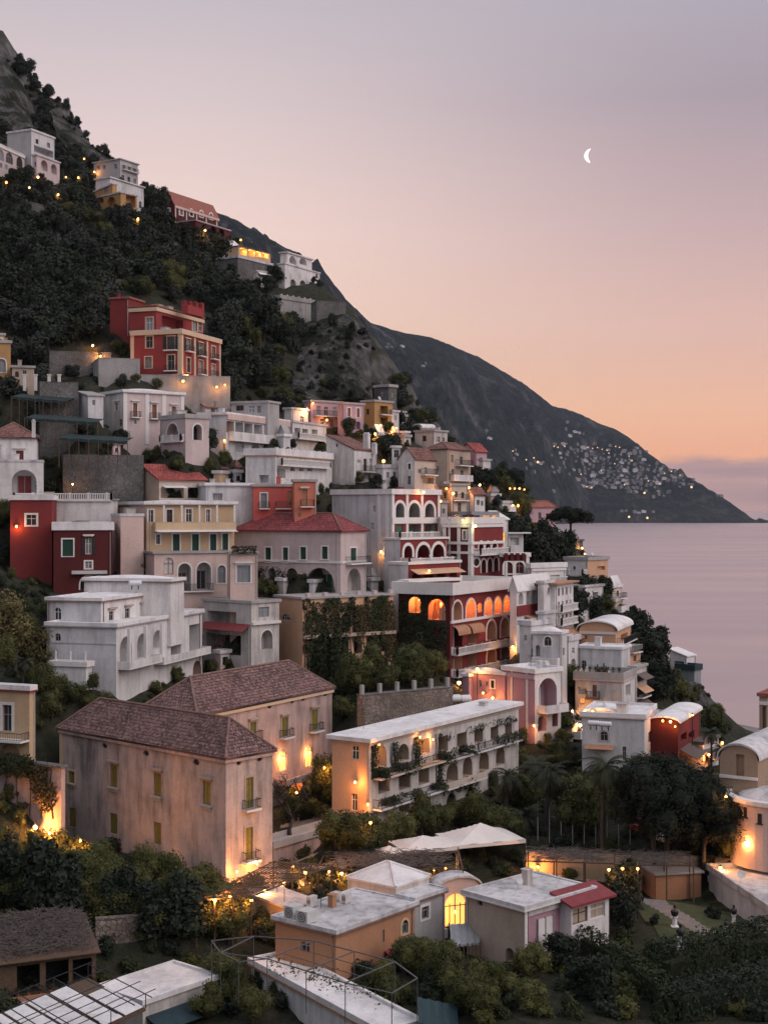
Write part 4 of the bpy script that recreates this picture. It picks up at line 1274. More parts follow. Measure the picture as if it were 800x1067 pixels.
r R 654 713 725 5 dep=1.2
w R 653 734 741 3
V 647 712 677 602 656 214 66 whiteblue ng roof=flat rm=roofbright
a L 608 688 697 5 pane=dark
B peach_vault_house|peach house with a banded white vaulted roof and side balconies|house
V 641 690 657.5 603 657 229 70 peach roof=vault rise=1.4 rm=roofbright L=peach R=pinkcream ov=0.4
k R 642.5 656.5 668 1.2 bar
k R 642.5 656.5 681 1.2 bar
r R 650 660 668 7 dep=1.2
r R 650 672 680.5 7 dep=1.2
w L 610 662 666 3
c L 660 0.4 0.15
B cliff_edge_house|peach and white house on the sea edge with a planted roof|house
V 612 612 584 588 633 256 50 peach L=white roof=flat rm=roofgrey p=0.4
r R 626 590 594 8 dep=0.6
w L 598 590 595 3
k L 588 611 599 1.4 balus
w R 620 600 605 3
V 609 640 612 596 628 250 50 white roof=flat
l L 603 616 624 6 dep=1
r R 620 617 624 6 dep=1
B rock_tower|round-shouldered grey rock tower under the umbrella pine|tower
V 600 598 564 586 607 290 50 stonegrey roof=flat rm=stonegrey
w L 593 573 578 2 pane=dark
B water_tank_house|white house with two boilers on its wall and a low white vault|house
V 671 802 748.5 606 682 178 72 white L=whiteblue roof=flat rm=roofbright p=0.3 edge=pinkcream
a L 629 762 772 8 pane=dark t=greywall
w R 676.5 762 774 3
d L 650 778 792 4
n L 610 640 776 0.3 1.6 m=awningtan
V 642 752 746.5 608 648 182 72 white ng roof=vault rise=0.8 rm=roofbright f=0.5
B red_vault_house|dark red house with a vaulted white roof and a striped awning side|house
V 706 800 754 677 729 182 66 red L=darkred R=palepink roof=vault rise=0.7 rm=roofbright ov=0.3
r R 712 764 772 6 dep=1
r R 720 762 770 6 dep=1
n R 708 727 774 1.2 2.2 m=awningbrown
n R 708 727 786 1.4 2.4 m=awningbrown
V 690 756 747.5 676 700 188 60 white ng roof=flat
B clifftop_house|white house with a turquoise glass terrace on the sea cliff|house
V 715 708 684 697 724 292 50 white roof=shed rise=1.2 rm=roofbright
r L 707 689 697 10 dep=1.4
V 723 712 699 704 730 288 50 glasspale ng roof=flat p=1.0 rm=teal
B bell_tower|slim tan church bell tower cut by the right edge of the photo|bell tower
V 799 780 726 790.5 818 172 60 churchtan roof=flat rm=terracotta p=0.2
r L 795.5 736 760 3.5 dep=0.6
c LR 733 0.4 0.2
B church|tan church with a rounded vault gable and a tall dark window|church
V 789 850 793 749.5 840 150 58 churchtan roof=vault rise=1.5 rm=roofwhite ov=0.25
r L 770.5 786 808.5 8.5 dep=0.5
c L 812 0.3 0.2
B ochre_house|ochre house with a white roof and a dark framed door at the left edge|house
V 31 830 719.5 -30 36 150 68 ochrepale lq roof=flat rm=roofbright p=0.3 edge=burgundy in=cream
d L 8 734.5 762 9.5 t pane=dark tw=0.3
d L -14 733 762 9 t pane=dark tw=0.3
k L -18 31 769 1.6 bar hr=0.8
l L 10 775 799 24 dep=1.8 door=wood
l L 27.5 803 818 7 dep=0.8
B retaining_wall|tall blotchy plaster garden wall overhung by ivy, lit from below at the left edge|wall
V 64 905 800 -20 66 146 60 muratpink ng wr=0.6 roof=flat rm=stone p=0
B orange_lodge|orange flat-roofed lodge with rooftop boxes in the foreground|lodge
V 350 1020 972.5 287 432 118 52 orangewall roof=flat rm=roofwhite p=0.12 edge=brownroof ov=0.3
w L 318 982 992 9 pane=dark
w R 399.5 969 982 2.2 pane=dark
a R 421.5 958.5 973 6.5 pane=green t=trimcream
n R 400 430 985 0.5 1.3 m=burgundy
V 432 992 938.5 415 463 127 50 greywall roof=flat rm=roofwhite p=0.1 edge=brownroof
w R 442.5 944.5 957.5 7.5 t pane=dark tw=0.25
w L 425 945 952 3 pane=dark
V 412 940 926.5 362 447 135 52 white ng roof=hip rise=1.4 rm=roofbright ov=0.1
V 300 966 947 262 330 131 40 tan roof=flat rm=roofwhite p=0
l L 285 950 962 14 dep=1.2 lit=25
B lit_link_house|low tan link house with a big glowing arched window|house
V 457 990 928 450 499 138 20 pinkcream roof=vaultL rise=1.1 rm=roofwhite
a R 474.5 931 966 22 pane=litpaneyellow f=wood
a R 491.5 936 964 8 t pane=tan
B rose_panel_house|grey house with a rose panel, white shutters and a streaked white roof|house
V 546 1012 947.5 485 617 122 43 offwhite L=tan roof=flat rm=roofwhite p=0.12 edge=trim ov=0.3
r R 568.5 950 983 38 dep=0.15 in=pink door=trim
l L 531 988 1003 9 dep=1
l R 560 990 1006 14 dep=1
o L 500 938.5 944 5
p R 547,592 0.4
B veranda_annex|small white veranda with burgundy roof and two brown blinds|annex
V 595 978 943 590 634 124.5 42 white wl=1.6 roof=shed rise=0.5 rm=burgundy ov=0.5
w R 604 946 962 16 pane=tan
w R 622.5 941 956.5 15 pane=tan
B twig_roof_shed|dark shed roofed with dry brushwood, its open front full of pots|shed
V 0 1055 1004 -45 100 115 24 wood roof=none in=dark
r R 30 1005.5 1034 24 dep=2.5
r R 60 1001 1028 24 dep=2.5
r R 86 999 1022 20 dep=2.5
k R 1 99 1036 1.0 solid rail=awningtan hr=0.4
B white_roof_shed|low shed with a broad white membrane roof and a green awning|shed
V 149 1085 1047 103 227 112 50 offwhite roof=flat rm=roofbright p=0.2 ov=0.2
w R 213 1040 1058 8 pane=dark
w R 196 1046 1066 9 pane=dark
d R 178 1052 1075 8 pane=dark
n R 152 227 1046 0.7 2.0 m=teal
B front_white_block|low white flat-roofed block with a terrace railing at the bottom edge|building
V 398 1130 1078 262 438 105 34 white roof=flat rm=roofbright p=0.25 edge=awningtan
w L 330 1070 1085 10 pane=dark
B right_white_block|white flat-roofed building beyond the garden at the right edge|building
V 812 985 957 738 880 130 8 whiteblue roof=flat rm=roofwhite p=0.4
r L 790 957 962 8 dep=0.4
B garden_wall_house|low terracotta garden building between the pine trunks|garden house
V 683 938 912 668 730 146 12 orangewall roof=flat rm=roofgrey p=0.0
B rough_garden_wall|pitted warm stone retaining wall with white posts above the hotel wing|wall
V 378 768 725 372 472 179 36 stonewarm roof=flat rm=stone p=0 ov=0.1 th=0.1
q R 379~468/6 714 728 -0.4 0.45 m=concrete
B hillside_stone_wall|broad grey stone retaining wall on the terraced slope above the white arch villa|wall
V 42 475 398 -20 82 236.0 20 stonegrey wl=2 roof=flat rm=stone p=0 ov=0.05 th=0.1
B old_stone_wall|rough stone wall under the red villa, lit orange by a road lamp|wall
V 52 396 366 30 116 262 15 stonegrey wl=2 roof=flat rm=stone p=0 ov=0.05 th=0.1
B road_parapet|long concrete road parapet passing in front of the red villa|wall
V 103 388 373 97 146 256 18 concrete roof=flat rm=concrete p=0 ov=0.05 th=0.1
B lower_road_wall|grey road retaining wall stepping down right of the pale pink villa|wall
V 118 412 390 112 240 258.0 14 concrete roof=flat rm=concrete p=0 ov=0.05 th=0.1
B lower_stone_wall|rough grey stone wall with a dark recess beside the red-roofed cream house|wall
V 66 526 474 60 150 228.0 16 stonegrey roof=flat rm=stone p=0 ov=0.05 th=0.1
B ochre_left_villa|yellow ochre villa with a round-topped window at the left edge below the wood|villa
V -10 402 357 -16 11.5 246 20 ochre roof=flat rm=roofgrey p=0.3
a R 2 374 388 9 t pane=glasspale
V -10 365 349 -14 5 248 20 ochrepale ng roof=flat rm=roofgrey
w R 1 353 361 3 t
B white_terrace|long white balustraded terrace running right from the white villa with the great arch|terrace
V 14 534 521 12 118 213 4 white wl=6 roof=flat rm=roofgrey p=0 ng
k R 15 117 521 0.3 balus hr=1.0
B draped_terrace|white garden terrace seat with draped canopy beside the white arch house|garden terrace
V 90 716 695 54 96 172 72 white roof=flat rm=trim p=0.4
q L 57~88/3 678 695 -0.3 0.15
q L 57~88/3 678 695 -3.3 0.15
B small_tan_house|small tan house behind four white posts right of the ochre villa|house
V 13 400 383 11 36 243 15 tan wl=5 roof=flat rm=roofgrey
a R 18 387 393 4 pane=dark
d R 26 386 396 4 pane=dark
B lane_cream_house|cream lane house with two small windows, left of the lamps on the upper lane|house
V 470 540 506 457 487 256 40 cream L=tan roof=flat rm=roofgrey
w R 475 512 518 3
w R 482 513 519 3
d R 478.5 524 534 3.4
w L 463 513 519 3
k R 472 486 521 0.8 bar
B lane_white_house|small white house with a low gable behind the lamps of the upper lane|house
V 493 545 515 484 505 264 45 white roof=gable rise=1.2 rm=tilebrown
w R 498 521 526 3
w R 502 522 527 2.6
B lane_annex|little grey annex under the cream lane house|annex
V 452 545 524 444 466 247 40 greywall roof=flat rm=roofgrey
w R 457 529 534 3
w R 462 530 535 3
B white_lane_house|white house with a railed roof between the red arcade and the castle terraces|house
V 468 560 541 456 476 236 30 white roof=flat
w R 471 546 552 3
k R 468 476 541 0.4 bar
B white_step_house|stepped white house between the tall arches row and the dark-arched house|house
V 553 700 652 541 576 207 50 white roof=flat p=0.5
l R 558 662 671 5 dep=1
w R 566 662 668 3
w R 572 661 667 3
r R 561 678 687 9 dep=1 door=wood
k R 554 575 674 1.2 balus
w L 547 662 668 3
V 566 655 640 560 578 211 55 whiteblue ng roof=flat
w R 572 645 651 3
B brown_tarp_house|narrow house with brown tarps and balconies on the right of the cactus terrace house|house
V 662 757 697 656 673 216 62 offwhite roof=flat rm=roofgrey
r R 667 703 710 6 dep=1.2
r R 667 716 724 6 dep=1.2
r R 667 730 739 6 dep=1.2
n R 663 672 701 0.8 1.4 m=awningbrown
n R 663 672 714 0.9 1.4 m=peach
n R 663 672 728 0.9 1.4 m=awningbrown
k R 663 672 725 1.0 bar
B peach_block|small peach block with a planted roof behind the brown tarp house|house
V 656 700 678 650 667 226 55 peach roof=flat p=0.5 rm=roofgrey
w R 661 683 689 3
k R 656.5 666 679 0.6 bar
B white_slope_house|white house with small arches half hidden in the trees under the peach cliff-edge house|house
V 602 655 622 592 615 246 50 white roof=flat rm=roofbright
l R 606 628 636 4 dep=1
l R 611 628 636 4 dep=1
w L 597 629 635 3
w R 608 642 647 3
B curved_wall_house|white house with a curved parapet stair left of the cactus terrace house|house
V 592 700 668 586 603 214 55 white roof=flat p=0.6
w R 597 675 681 3
l R 597 686 695 5 dep=1
B awning_step_house|white block with brown awnings stepping down right of the dark red vaulted house|house
V 732 805 776 722 748 188 60 white roof=flat rm=awningbrown
n R 733 746 782 0.8 1.6 m=awningbrown
r R 739 786 794 8 dep=1.2
w L 727 783 789 3
B hill_white_house|small white house among trees at the left end of the upper wood|house
V 112 330 318 104 120 305 40 whiteblue roof=flat
w R 116 322 326 2.6
w L 108 322 326 2.6
B low_wall_house|low pale house tucked between the stone walls left of the pale pink villa|house
V 92 428 412 80 108 236 30 whiteblue roof=shed rise=1.0 rm=roofgrey
w R 98 417 422 3
'''
VOLS = parse(HOUSES)  # hotel_annex recesses are coloured darker than its walls, painting in their shade

# ---------------------------------------------------------------- the land: one height field through the surveyed ground points
HILL = '''-150 -120 560|0 34 535|15 52 533|30 87 528|60 108 522|75 128 517|92 146 508|110 164 500|128 182 485|146 196 470
170 212 462|200 225 455|245 246 445|290 272 432|334 296 415|345 307 402|360 320 390|372 333 382|383 350 372|386 375 362|387 412 352
330 414 332|300 405 330|275 402 322|360 415 345|300 345 368|330 345 372|350 345 376|290 375 338|320 380 345|355 385 355
-60 200 375|0 205 378|60 217 372|100 228 384|150 230 398|200 255 402|0 250 345|50 260 345|100 280 345|150 270 372|200 285 378|240 310 372
0 310 310|50 320 305|100 335 292|240 350 330|260 390 305|250 330 360|-60 300 315|0 345 275|100 360 268|240 405 270|-60 350 270
0 140 440|0 100 500|20 110 515|40 120 512|60 140 500|80 160 480|15 140 470|35 135 480
160 470 256|230 470 262|290 446 258|330 447 280|385 455 288|420 458 298|460 472 308|510 492 322|540 512 332|560 535 330|594 564 290|604 575 285
430 520 255|470 520 262|500 530 268|520 545 262|545 560 258|575 575 270|590 600 262|640 640 256|665 665 250|690 690 258|700 716 280|735 750 300
620 660 236|600 700 214|660 730 215|640 790 195|720 780 215|745 790 230|735 770 262|690 750 235
230 700 190|380 720 184|470 715 198|400 690 196|450 690 200|350 766 172|430 764 172|470 752 180|395 768 170|480 740 190
110 700 170|40 720 165|0 700 168|60 690 178|30 640 185|0 620 190|80 640 182|0 590 193
345 860 150|380 880 148|450 860 160|550 830 178|600 820 185|560 870 158|650 850 168|600 790 200|700 800 200|740 830 180
40 880 142|80 872 158|68 866 161|76 882 150|66 878 153|90 880 150|100 900 140|200 930 138|30 930 130|100 950 126|200 960 126|150 920 132|0 960 122|240 1000 120|200 1010 117
650 940 138|700 935 141|740 950 138|690 970 130|640 990 125|600 1010 122|520 1020 118|450 1000 120|700 1010 122|780 980 128
100 1060 108|300 1060 108|500 1060 108|700 1060 110|790 1040 114|0 1060 108|-60 1000 115|860 950 140|830 860 160|860 900 150'''
for tok in HILL.replace('\n', '|').split('|'):
    a = [float(q) for q in tok.split()]; p = at(*a); GROUND.append((p.x, p.y, p.z))
for p in ((75, 335, -2), (84, 320, -2), (95, 300, -2.5), (115, 270, -2.5), (70, 360, -3), (66, 400, -4), (60, 450, -4), (90, 450, -5), (120, 380, -5), (140, 300, -4), (140, 250, -1), (105, 255, 3), (110, 220, 9),
          (62, 315, 3), (75, 300, 2.5), (60, 296, 10), (68, 285, 5), (60, 345, 5), (54, 380, 8), (45, 380, 25), (20, 420, 35), (0, 450, 40), (20, 520, -4), (60, 550, -5), (140, 600, -5), (-60, 560, 60), (-120, 620, 150), (-220, 700, 230), (-330, 700, 300), (-330, 500, 330), (-300, 350, 210), (-250, 220, 130), (-220, 120, 80),
          (0, 4, 47), (-40, 0, 50), (40, 0, 46), (0, 30, 32), (-60, 60, 24), (60, 60, 22), (120, 100, 12), (130, 160, 12), (0, 75, 14), (-120, 80, 45), (-160, 40, 70), (140, 30, 35), (140, 800, -5), (-330, 800, 300), (-330, -20, 110)):
    GROUND.append(p)
G = np.array(GROUND, float)
keep = []                                           # thin out points that nearly coincide
for i, g in enumerate(G):
    if all((g[0]-G[j][0])**2 + (g[1]-G[j][1])**2 > 2.2 for j in keep): keep.append(i)
G = G[keep]
D = np.hypot(G[:, None, 0]-G[None, :, 0], G[:, None, 1]-G[None, :, 1])
n_ = len(G); A = np.zeros((n_+1, n_+1)); A[:n_, :n_] = -D + np.eye(n_)*.35; A[:n_, n_] = 1; A[n_, :n_] = 1
W = np.linalg.solve(A, np.append(G[:, 2], 0))
def height(X, Y):
    X = np.asarray(X, float); Y = np.asarray(Y, float); sh = X.shape; X = X.ravel(); Y = Y.ravel(); o = np.zeros(len(X))
    for i in range(0, len(X), 4000):
        d = np.hypot(X[i:i+4000, None]-G[None, :, 0], Y[i:i+4000, None]-G[None, :, 1]); o[i:i+4000] = -d @ W[:n_] + W[n_]
    return o.reshape(sh)
x0, x1, y0, y1, st = -330, 141, -20, 800, 2.5
xs = np.arange(x0, x1, st); ys = np.arange(y0, y1, st); XX, YY = np.meshgrid(xs, ys); ZZ = height(XX, YY)
nx, ny = len(xs), len(ys); tv = []
gy, gx = np.gradient(ZZ, st)
for j in range(ny):
    for i in range(nx):
        x, y, z = XX[j, i], YY[j, i], ZZ[j, i]; sl = min(1.6, math.hypot(gx[j, i], gy[j, i])); far = min(1, max(0, (y-225)/120))
        q = noise.fractal((x*.045, y*.045, z*.03), 1.0, 2.0, 4); q2 = noise.fractal((x*.17, y*.17, z*.12), 1.0, 2.0, 3)
        z += far*(q*3.0 + q2*1.4*sl + (1-2*abs(noise.noise((x*.09, y*.05, 4.2))))*2.2*max(0, sl-.55)) + .12*q2
        tv.append((x, y, z if y < 800 else 0))
tf = [(j*nx+i, j*nx+i+1, (j+1)*nx+i+1, (j+1)*nx+i) for j in range(ny-1) for i in range(nx-1)]
me = bpy.data.meshes.new('terrain'); me.from_pydata(tv, [], tf); me.polygons.foreach_set('use_smooth', [True]*len(tf))
m, nt, b = new_mat('hillside')
tc = N(nt, 'TexCoord').outputs['Object']; geo = N(nt, 'NewGeometry')
n1 = noise_node(nt, tc, .12, 6, .65); n2 = noise_node(nt, tc, .8, 5, .65)
mp = N(nt, 'Mapping'); mp.inputs['Scale'].default_value = (.35, .35, .06); nt.links.new(tc, mp.inputs[0]); n3 = noise_node(nt, mp.outputs[0], 1.0, 8, .7)
soil = ramp(nt, n2.outputs[0], [(.3, (.020, .026, .016)), (.55, (.040, .042, .028)), (.75, (.075, .066, .050))])
rock = ramp(nt, n3.outputs[0], [(.32, (.03, .03, .031)), (.5, (.09, .088, .085)), (.72, (.19, .185, .18))])
sep = N(nt, 'SeparateXYZ'); nt.links.new(geo.outputs['Normal'], sep.inputs[0])
sl = N(nt, 'Math', operation='MULTIPLY_ADD', i_1=.28); nt.links.new(n1.outputs[0], sl.inputs[0]); nt.links.new(sep.outputs[2], sl.inputs[2])
rf = ramp(nt, sl.outputs[0], [(.70, (1, 1, 1)), (.88, (0, 0, 0))])
sy_ = N(nt, 'SeparateXYZ'); nt.links.new(tc, sy_.inputs[0]); my = N(nt, 'MapRange'); my.inputs[1].default_value = 240; my.inputs[2].default_value = 290; nt.links.new(sy_.outputs[1], my.inputs[0])
rk_ = N(nt, 'Math', operation='MULTIPLY'); nt.links.new(rf.outputs[0], rk_.inputs[0]); nt.links.new(my.outputs[0], rk_.inputs[1])
cc = mixc(nt, rk_.outputs[0], soil.outputs[0], rock.outputs[0]); nt.links.new(cc, b.inputs['Base Color']); b.inputs['Roughness'].default_value = .95
b.inputs['Specular IOR Level'].default_value = .1; bump(nt, b, n3.outputs[0], .9, 1.2)
me.materials.append(m); terrain = bpy.data.objects.new('terrain', me); COL.objects.link(terrain); tag(terrain, kind='structure')
TB = BVHTree.FromPolygons(tv, tf)
def ground(px, py):
    h = TB.ray_cast(CAM, ray(px, py), 900); return h[0]
# bare limestone cliffs: near-vertical displaced faces standing before the slope
m, nt, b = new_mat('limestone')
tc = N(nt, 'TexCoord').outputs['Object']
mp = N(nt, 'Mapping'); mp.inputs['Scale'].default_value = (.5, .5, .09); nt.links.new(tc, mp.inputs[0]); n3 = noise_node(nt, mp.outputs[0], 1.0, 9, .72)
mp = N(nt, 'Mapping'); mp.inputs['Scale'].default_value = (.10, .10, .07); nt.links.new(tc, mp.inputs[0]); n4 = noise_node(nt, mp.outputs[0], 1.0, 6, .7)
r_ = ramp(nt, n3.outputs[0], [(.32, (.025, .025, .026)), (.5, (.085, .083, .08)), (.70, (.19, .185, .18))])
g_ = ramp(nt, n4.outputs[0], [(.46, (0, 0, 0)), (.54, (1, 1, 1))])
nt.links.new(mixc(nt, g_.outputs[0], r_.outputs[0], (.022, .026, .018)), b.inputs['Base Color']); b.inputs['Roughness'].default_value = .95; b.inputs['Specular IOR Level'].default_value = .1
bump(nt, b, n3.outputs[0], 1.0, 1.5)
CLV, CLF = [], []
def cliff(top, bot, amp):
    n, m_ = 70, 36; vs, fs = [], []
    def ev(L, t):
        k = min(int(t*(len(L)-1)), len(L)-2); f = t*(len(L)-1)-k; return [L[k][i]+(L[k+1][i]-L[k][i])*f for i in range(3)]
    for i in range(n+1):
        t = i/n; A, B = at(*ev(top, t)), at(*ev(bot, t))
        for j in range(m_+1):
            f = j/m_; p = A.lerp(B, f); q = noise.fractal((p.x*.07, p.y*.05, p.z*.035), 1, 2.1, 5); r2 = 1-2*abs(noise.noise((p.x*.16, p.y*.1, p.z*.05)))
            e = min(1, 6*t, 6*(1-t)); p = p + Vector((q*.8, -(q*amp + r2*amp*.6)*e, .5*q)); vs.append(tuple(p))
    for i in range(n):
        for j in range(m_): a = i*(m_+1)+j; fs.append((a, a+1, a+m_+2, a+m_+1))
    k = len(vs)                                     # give the face a back, so that it is a solid crag
    vs += [(x, y+9, z-1) for x, y, z in vs[:k]]; fs += [tuple(q+k for q in f[::-1]) for f in fs]
    me = bpy.data.meshes.new('cliff'); me.from_pydata(vs, [], fs); me.materials.append(MATS['limestone']); o = bpy.data.objects.new('cliff', me); COL.objects.link(o); tag(o, kind='structure')
cliff([(283, 352, 352), (310, 345, 358), (335, 333, 362), (360, 327, 362), (377, 338, 358), (386, 352, 352)], [(272, 410, 318), (300, 416, 322), (325, 418, 325), (350, 418, 330), (375, 416, 334), (389, 414, 338)], 2.6)
cliff([(-20, 60, 500), (5, 62, 500), (18, 78, 500), (30, 100, 498), (34, 118, 494)], [(-20, 142, 462), (2, 142, 462), (14, 138, 462), (28, 136, 466), (37, 134, 474)], 3.0)
cliff([(56, 112, 500), (72, 128, 496), (90, 148, 490), (112, 166, 484)], [(58, 142, 474), (72, 158, 470), (90, 168, 466), (114, 176, 470)], 2.5)
cliff([(689, 706, 282), (702, 708, 280), (720, 709, 280), (732, 712, 284)], [(684, 752, 268), (700, 756, 266), (722, 756, 268), (746, 750, 276)], 1.6)
def gz(x, y):
    h = TB.ray_cast(Vector((x, y, 500)), Vector((0, 0, -1))); return h[0].z if h[0] else 0.0

# ---------------------------------------------------------------- the sea
me = bpy.data.meshes.new('sea'); S = 42000
me.from_pydata([(-S, -2000, 0), (S, -2000, 0), (S, S, 0), (-S, S, 0)], [], [(0, 1, 2, 3)])
m, nt, b = new_mat('seawater')
tc = N(nt, 'TexCoord').outputs['Object']
mp = N(nt, 'Mapping'); mp.inputs['Scale'].default_value = (.0035, .016, 1); mp.inputs['Rotation'].default_value = (0, 0, R(6)); nt.links.new(tc, mp.inputs[0])
n1 = noise_node(nt, mp.outputs[0], 1.0, 5, .55)
mp2 = N(nt, 'Mapping'); mp2.inputs['Scale'].default_value = (.0006, .0022, 1); mp2.inputs['Rotation'].default_value = (0, 0, R(-4)); nt.links.new(tc, mp2.inputs[0])
n2 = noise_node(nt, mp2.outputs[0], 1.0, 5, .55)
sm = N(nt, 'Math', operation='ADD'); nt.links.new(n1.outputs[0], sm.inputs[0]); nt.links.new(n2.outputs[0], sm.inputs[1])
rg = N(nt, 'MapRange'); rg.inputs[1].default_value = .7; rg.inputs[2].default_value = 1.3; rg.inputs[3].default_value = .24; rg.inputs[4].default_value = .46; nt.links.new(sm.outputs[0], rg.inputs[0])
nt.links.new(rg.outputs[0], b.inputs['Roughness'])
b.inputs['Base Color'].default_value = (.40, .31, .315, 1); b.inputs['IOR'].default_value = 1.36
mp3 = N(nt, 'Mapping'); mp3.inputs['Scale'].default_value = (.05, .12, 1); nt.links.new(tc, mp3.inputs[0]); n3 = noise_node(nt, mp3.outputs[0], 1.0, 3, .5)
bump(nt, b, n3.outputs[0], .12, .6)
me.materials.append(m); sea = bpy.data.objects.new('sea', me); COL.objects.link(sea); tag(sea, kind='structure')
# pebble beach with the wash of the surf
bm_ = MB(); pts = [(58, 300), (66, 322), (74, 336), (82, 330), (92, 312), (104, 288), (122, 258), (138, 225), (110, 225), (96, 255), (80, 280)]
me = bpy.data.meshes.new('beach'); me.from_pydata([(x, y, min(max(gz(x, y)+.15, .25), 2.0)) for x, y in pts] + [(88, 302, 1.6), (100, 275, 2.2)], [], [(0, 1, 2, 11), (2, 3, 4, 11), (4, 5, 12, 11), (5, 6, 7, 12), (7, 8, 9, 12), (9, 10, 11, 12), (10, 0, 11)])
me.materials.append(MATS['sand']); be = bpy.data.objects.new('beach', me); COL.objects.link(be); tag(be, kind='structure')

# ---------------------------------------------------------------- the far mountain, running out to the headland
RIDGE = [(-160, 190, 3600), (-60, 190, 3650), (60, 190, 3700), (150, 194, 3800), (170, 201, 3850), (185, 208, 3900), (240, 227, 4000), (290, 254, 4150), (335, 280, 4300), (360, 312, 4400), (385, 336, 4550), (415, 346, 4800), (450, 352, 5100), (500, 373, 5600), (545, 400, 6000), (560, 411, 6150), (575, 423, 6250), (600, 430, 6400), (625, 442, 6500),
         (640, 447, 6500), (655, 456, 6450), (672, 470, 6350), (700, 491, 6200), (720, 501, 6050), (740, 513, 5900), (757, 522, 5750), (772, 532, 5580), (782, 540, 5430), (786, 543, 5370), (790, 540, 5360), (795, 541, 5340), (799, 544.4, 5310)]
def foot_y(px): 
    t = [(-160, 1500), (335, 2100), (385, 2600), (450, 3300), (545, 4500), (600, 5150), (612, 5290), (900, 5300)]
    for (a, ya), (c, yc) in zip(t, t[1:]):
        if a <= px <= c: return ya + (yc-ya)*(px-a)/(c-a)
    return 5300
ns, ntt = 330, 90; mv, mf = [], []
def ridge_at(s):
    i = min(int(s), len(RIDGE)-2); t = s-i; return [RIDGE[i][k]+(RIDGE[i+1][k]-RIDGE[i][k])*t for k in range(3)]
# sample evenly in px
import bisect
pxs = [r[0] for r in RIDGE]
for j in range(ns+1):
    px = -160 + (799+160)*j/ns; i = min(max(bisect.bisect_right(pxs, px)-1, 0), len(RIDGE)-2); t = (px-pxs[i])/(pxs[i+1]-pxs[i])
    q = [RIDGE[i][k]+(RIDGE[i+1][k]-RIDGE[i][k])*t for k in range(3)]
    r = at(*q); fy = foot_y(px); fo = Vector(((px-CX)/F*fy, fy, -2))
    for k in range(ntt+1):
        t = k/(ntt-14)
        if t <= 1:
            p = fo.lerp(r, t); cl = min(1, t/.05); z = r.z*(.10*cl + .90*t**.92) if t > 0 else -3
            am = math.sin(math.pi*min(1, t*1.02))**1.5 if t < .98 else 0
            hsc = min(1, r.z/350)
            v = noise.fractal((p.x*.0016, p.y*.0008, 3.1), 1.0, 2.1, 5); rv = 1-2*abs(noise.noise((p.x*.0062 + .5*v, p.y*.0016, .7)))
            z += hsc*am*(v*110 + rv*100) + hsc*am*38*noise.fractal((p.x*.016, p.y*.012, 1.3), 1, 2, 3)
            z += (4 + 9*hsc)*abs(noise.noise((p.x*.035, p.y*.02, 9)))*min(1, t*5)*(1 if t < .999 else .6)
            mv.append((p.x, p.y, max(z, .5 if t > .002 else -3)))
        else:
            w = (t-1)/(14/(ntt-14)); p = r + (r-fo).normalized()*1500*w; mv.append((p.x*(1+.02*w), p.y, r.z*(1-w)-3*w))
for j in range(ns):
    for k in range(ntt):
        a = j*(ntt+1)+k; mf.append((a, a+ntt+1, a+ntt+2, a+1))
me = bpy.data.meshes.new('mountain'); me.from_pydata(mv, [], mf); me.polygons.foreach_set('use_smooth', [True]*len(mf))
m, nt, b = new_mat('macchia')
tc = N(nt, 'TexCoord').outputs['Object']; geo = N(nt, 'NewGeometry')
n1 = noise_node(nt, tc, .0035, 7, .68); n2 = noise_node(nt, tc, .03, 5, .7)
mp = N(nt, 'Mapping'); mp.inputs['Scale'].default_value = (.012, .006, .004); nt.links.new(tc, mp.inputs[0]); n3 = noise_node(nt, mp.outputs[0], 1, 8, .72)
sc_ = ramp(nt, n2.outputs[0], [(.36, (.003, .009, .007)), (.52, (.013, .024, .018)), (.68, (.060, .068, .052))])
rk = ramp(nt, n3.outputs[0], [(.35, (.06, .06, .06)), (.65, (.15, .145, .14))])
f1 = ramp(nt, n3.outputs[0], [(.50, (0, 0, 0)), (.62, (1, 1, 1))])
f2 = ramp(nt, n1.outputs[0], [(.44, (0, 0, 0)), (.56, (1, 1, 1))])
ff = N(nt, 'Math', operation='MULTIPLY'); nt.links.new(f1.outputs[0], ff.inputs[0]); nt.links.new(f2.outputs[0], ff.inputs[1])
sep = N(nt, 'SeparateXYZ'); nt.links.new(tc, sep.inputs[0])
shore = N(nt, 'MapRange'); shore.inputs[1].default_value = 25; shore.inputs[2].default_value = 130; shore.inputs[3].default_value = .55; shore.inputs[4].default_value = 0; nt.links.new(sep.outputs[2], shore.inputs[0])
sh2 = N(nt, 'Math', operation='MULTIPLY'); nt.links.new(shore.outputs[0], sh2.inputs[0]); nt.links.new(n2.outputs[0], sh2.inputs[1])
fm = N(nt, 'Math', operation='MAXIMUM'); nt.links.new(ff.outputs[0], fm.inputs[0]); nt.links.new(sh2.outputs[0], fm.inputs[1])
cc = mixc(nt, fm.outputs[0], sc_.outputs[0], rk.outputs[0]); nt.links.new(cc, b.inputs['Base Color']); b.inputs['Roughness'].default_value = 1.0
b.inputs['Specular IOR Level'].default_value = .05; bump(nt, b, n2.outputs[0], 1.0, 60)
me.materials.append(m); mountain = bpy.data.objects.new('mountain', me); COL.objects.link(mountain); tag(mountain, kind='structure')
MBV = BVHTree.FromPolygons(mv, mf)

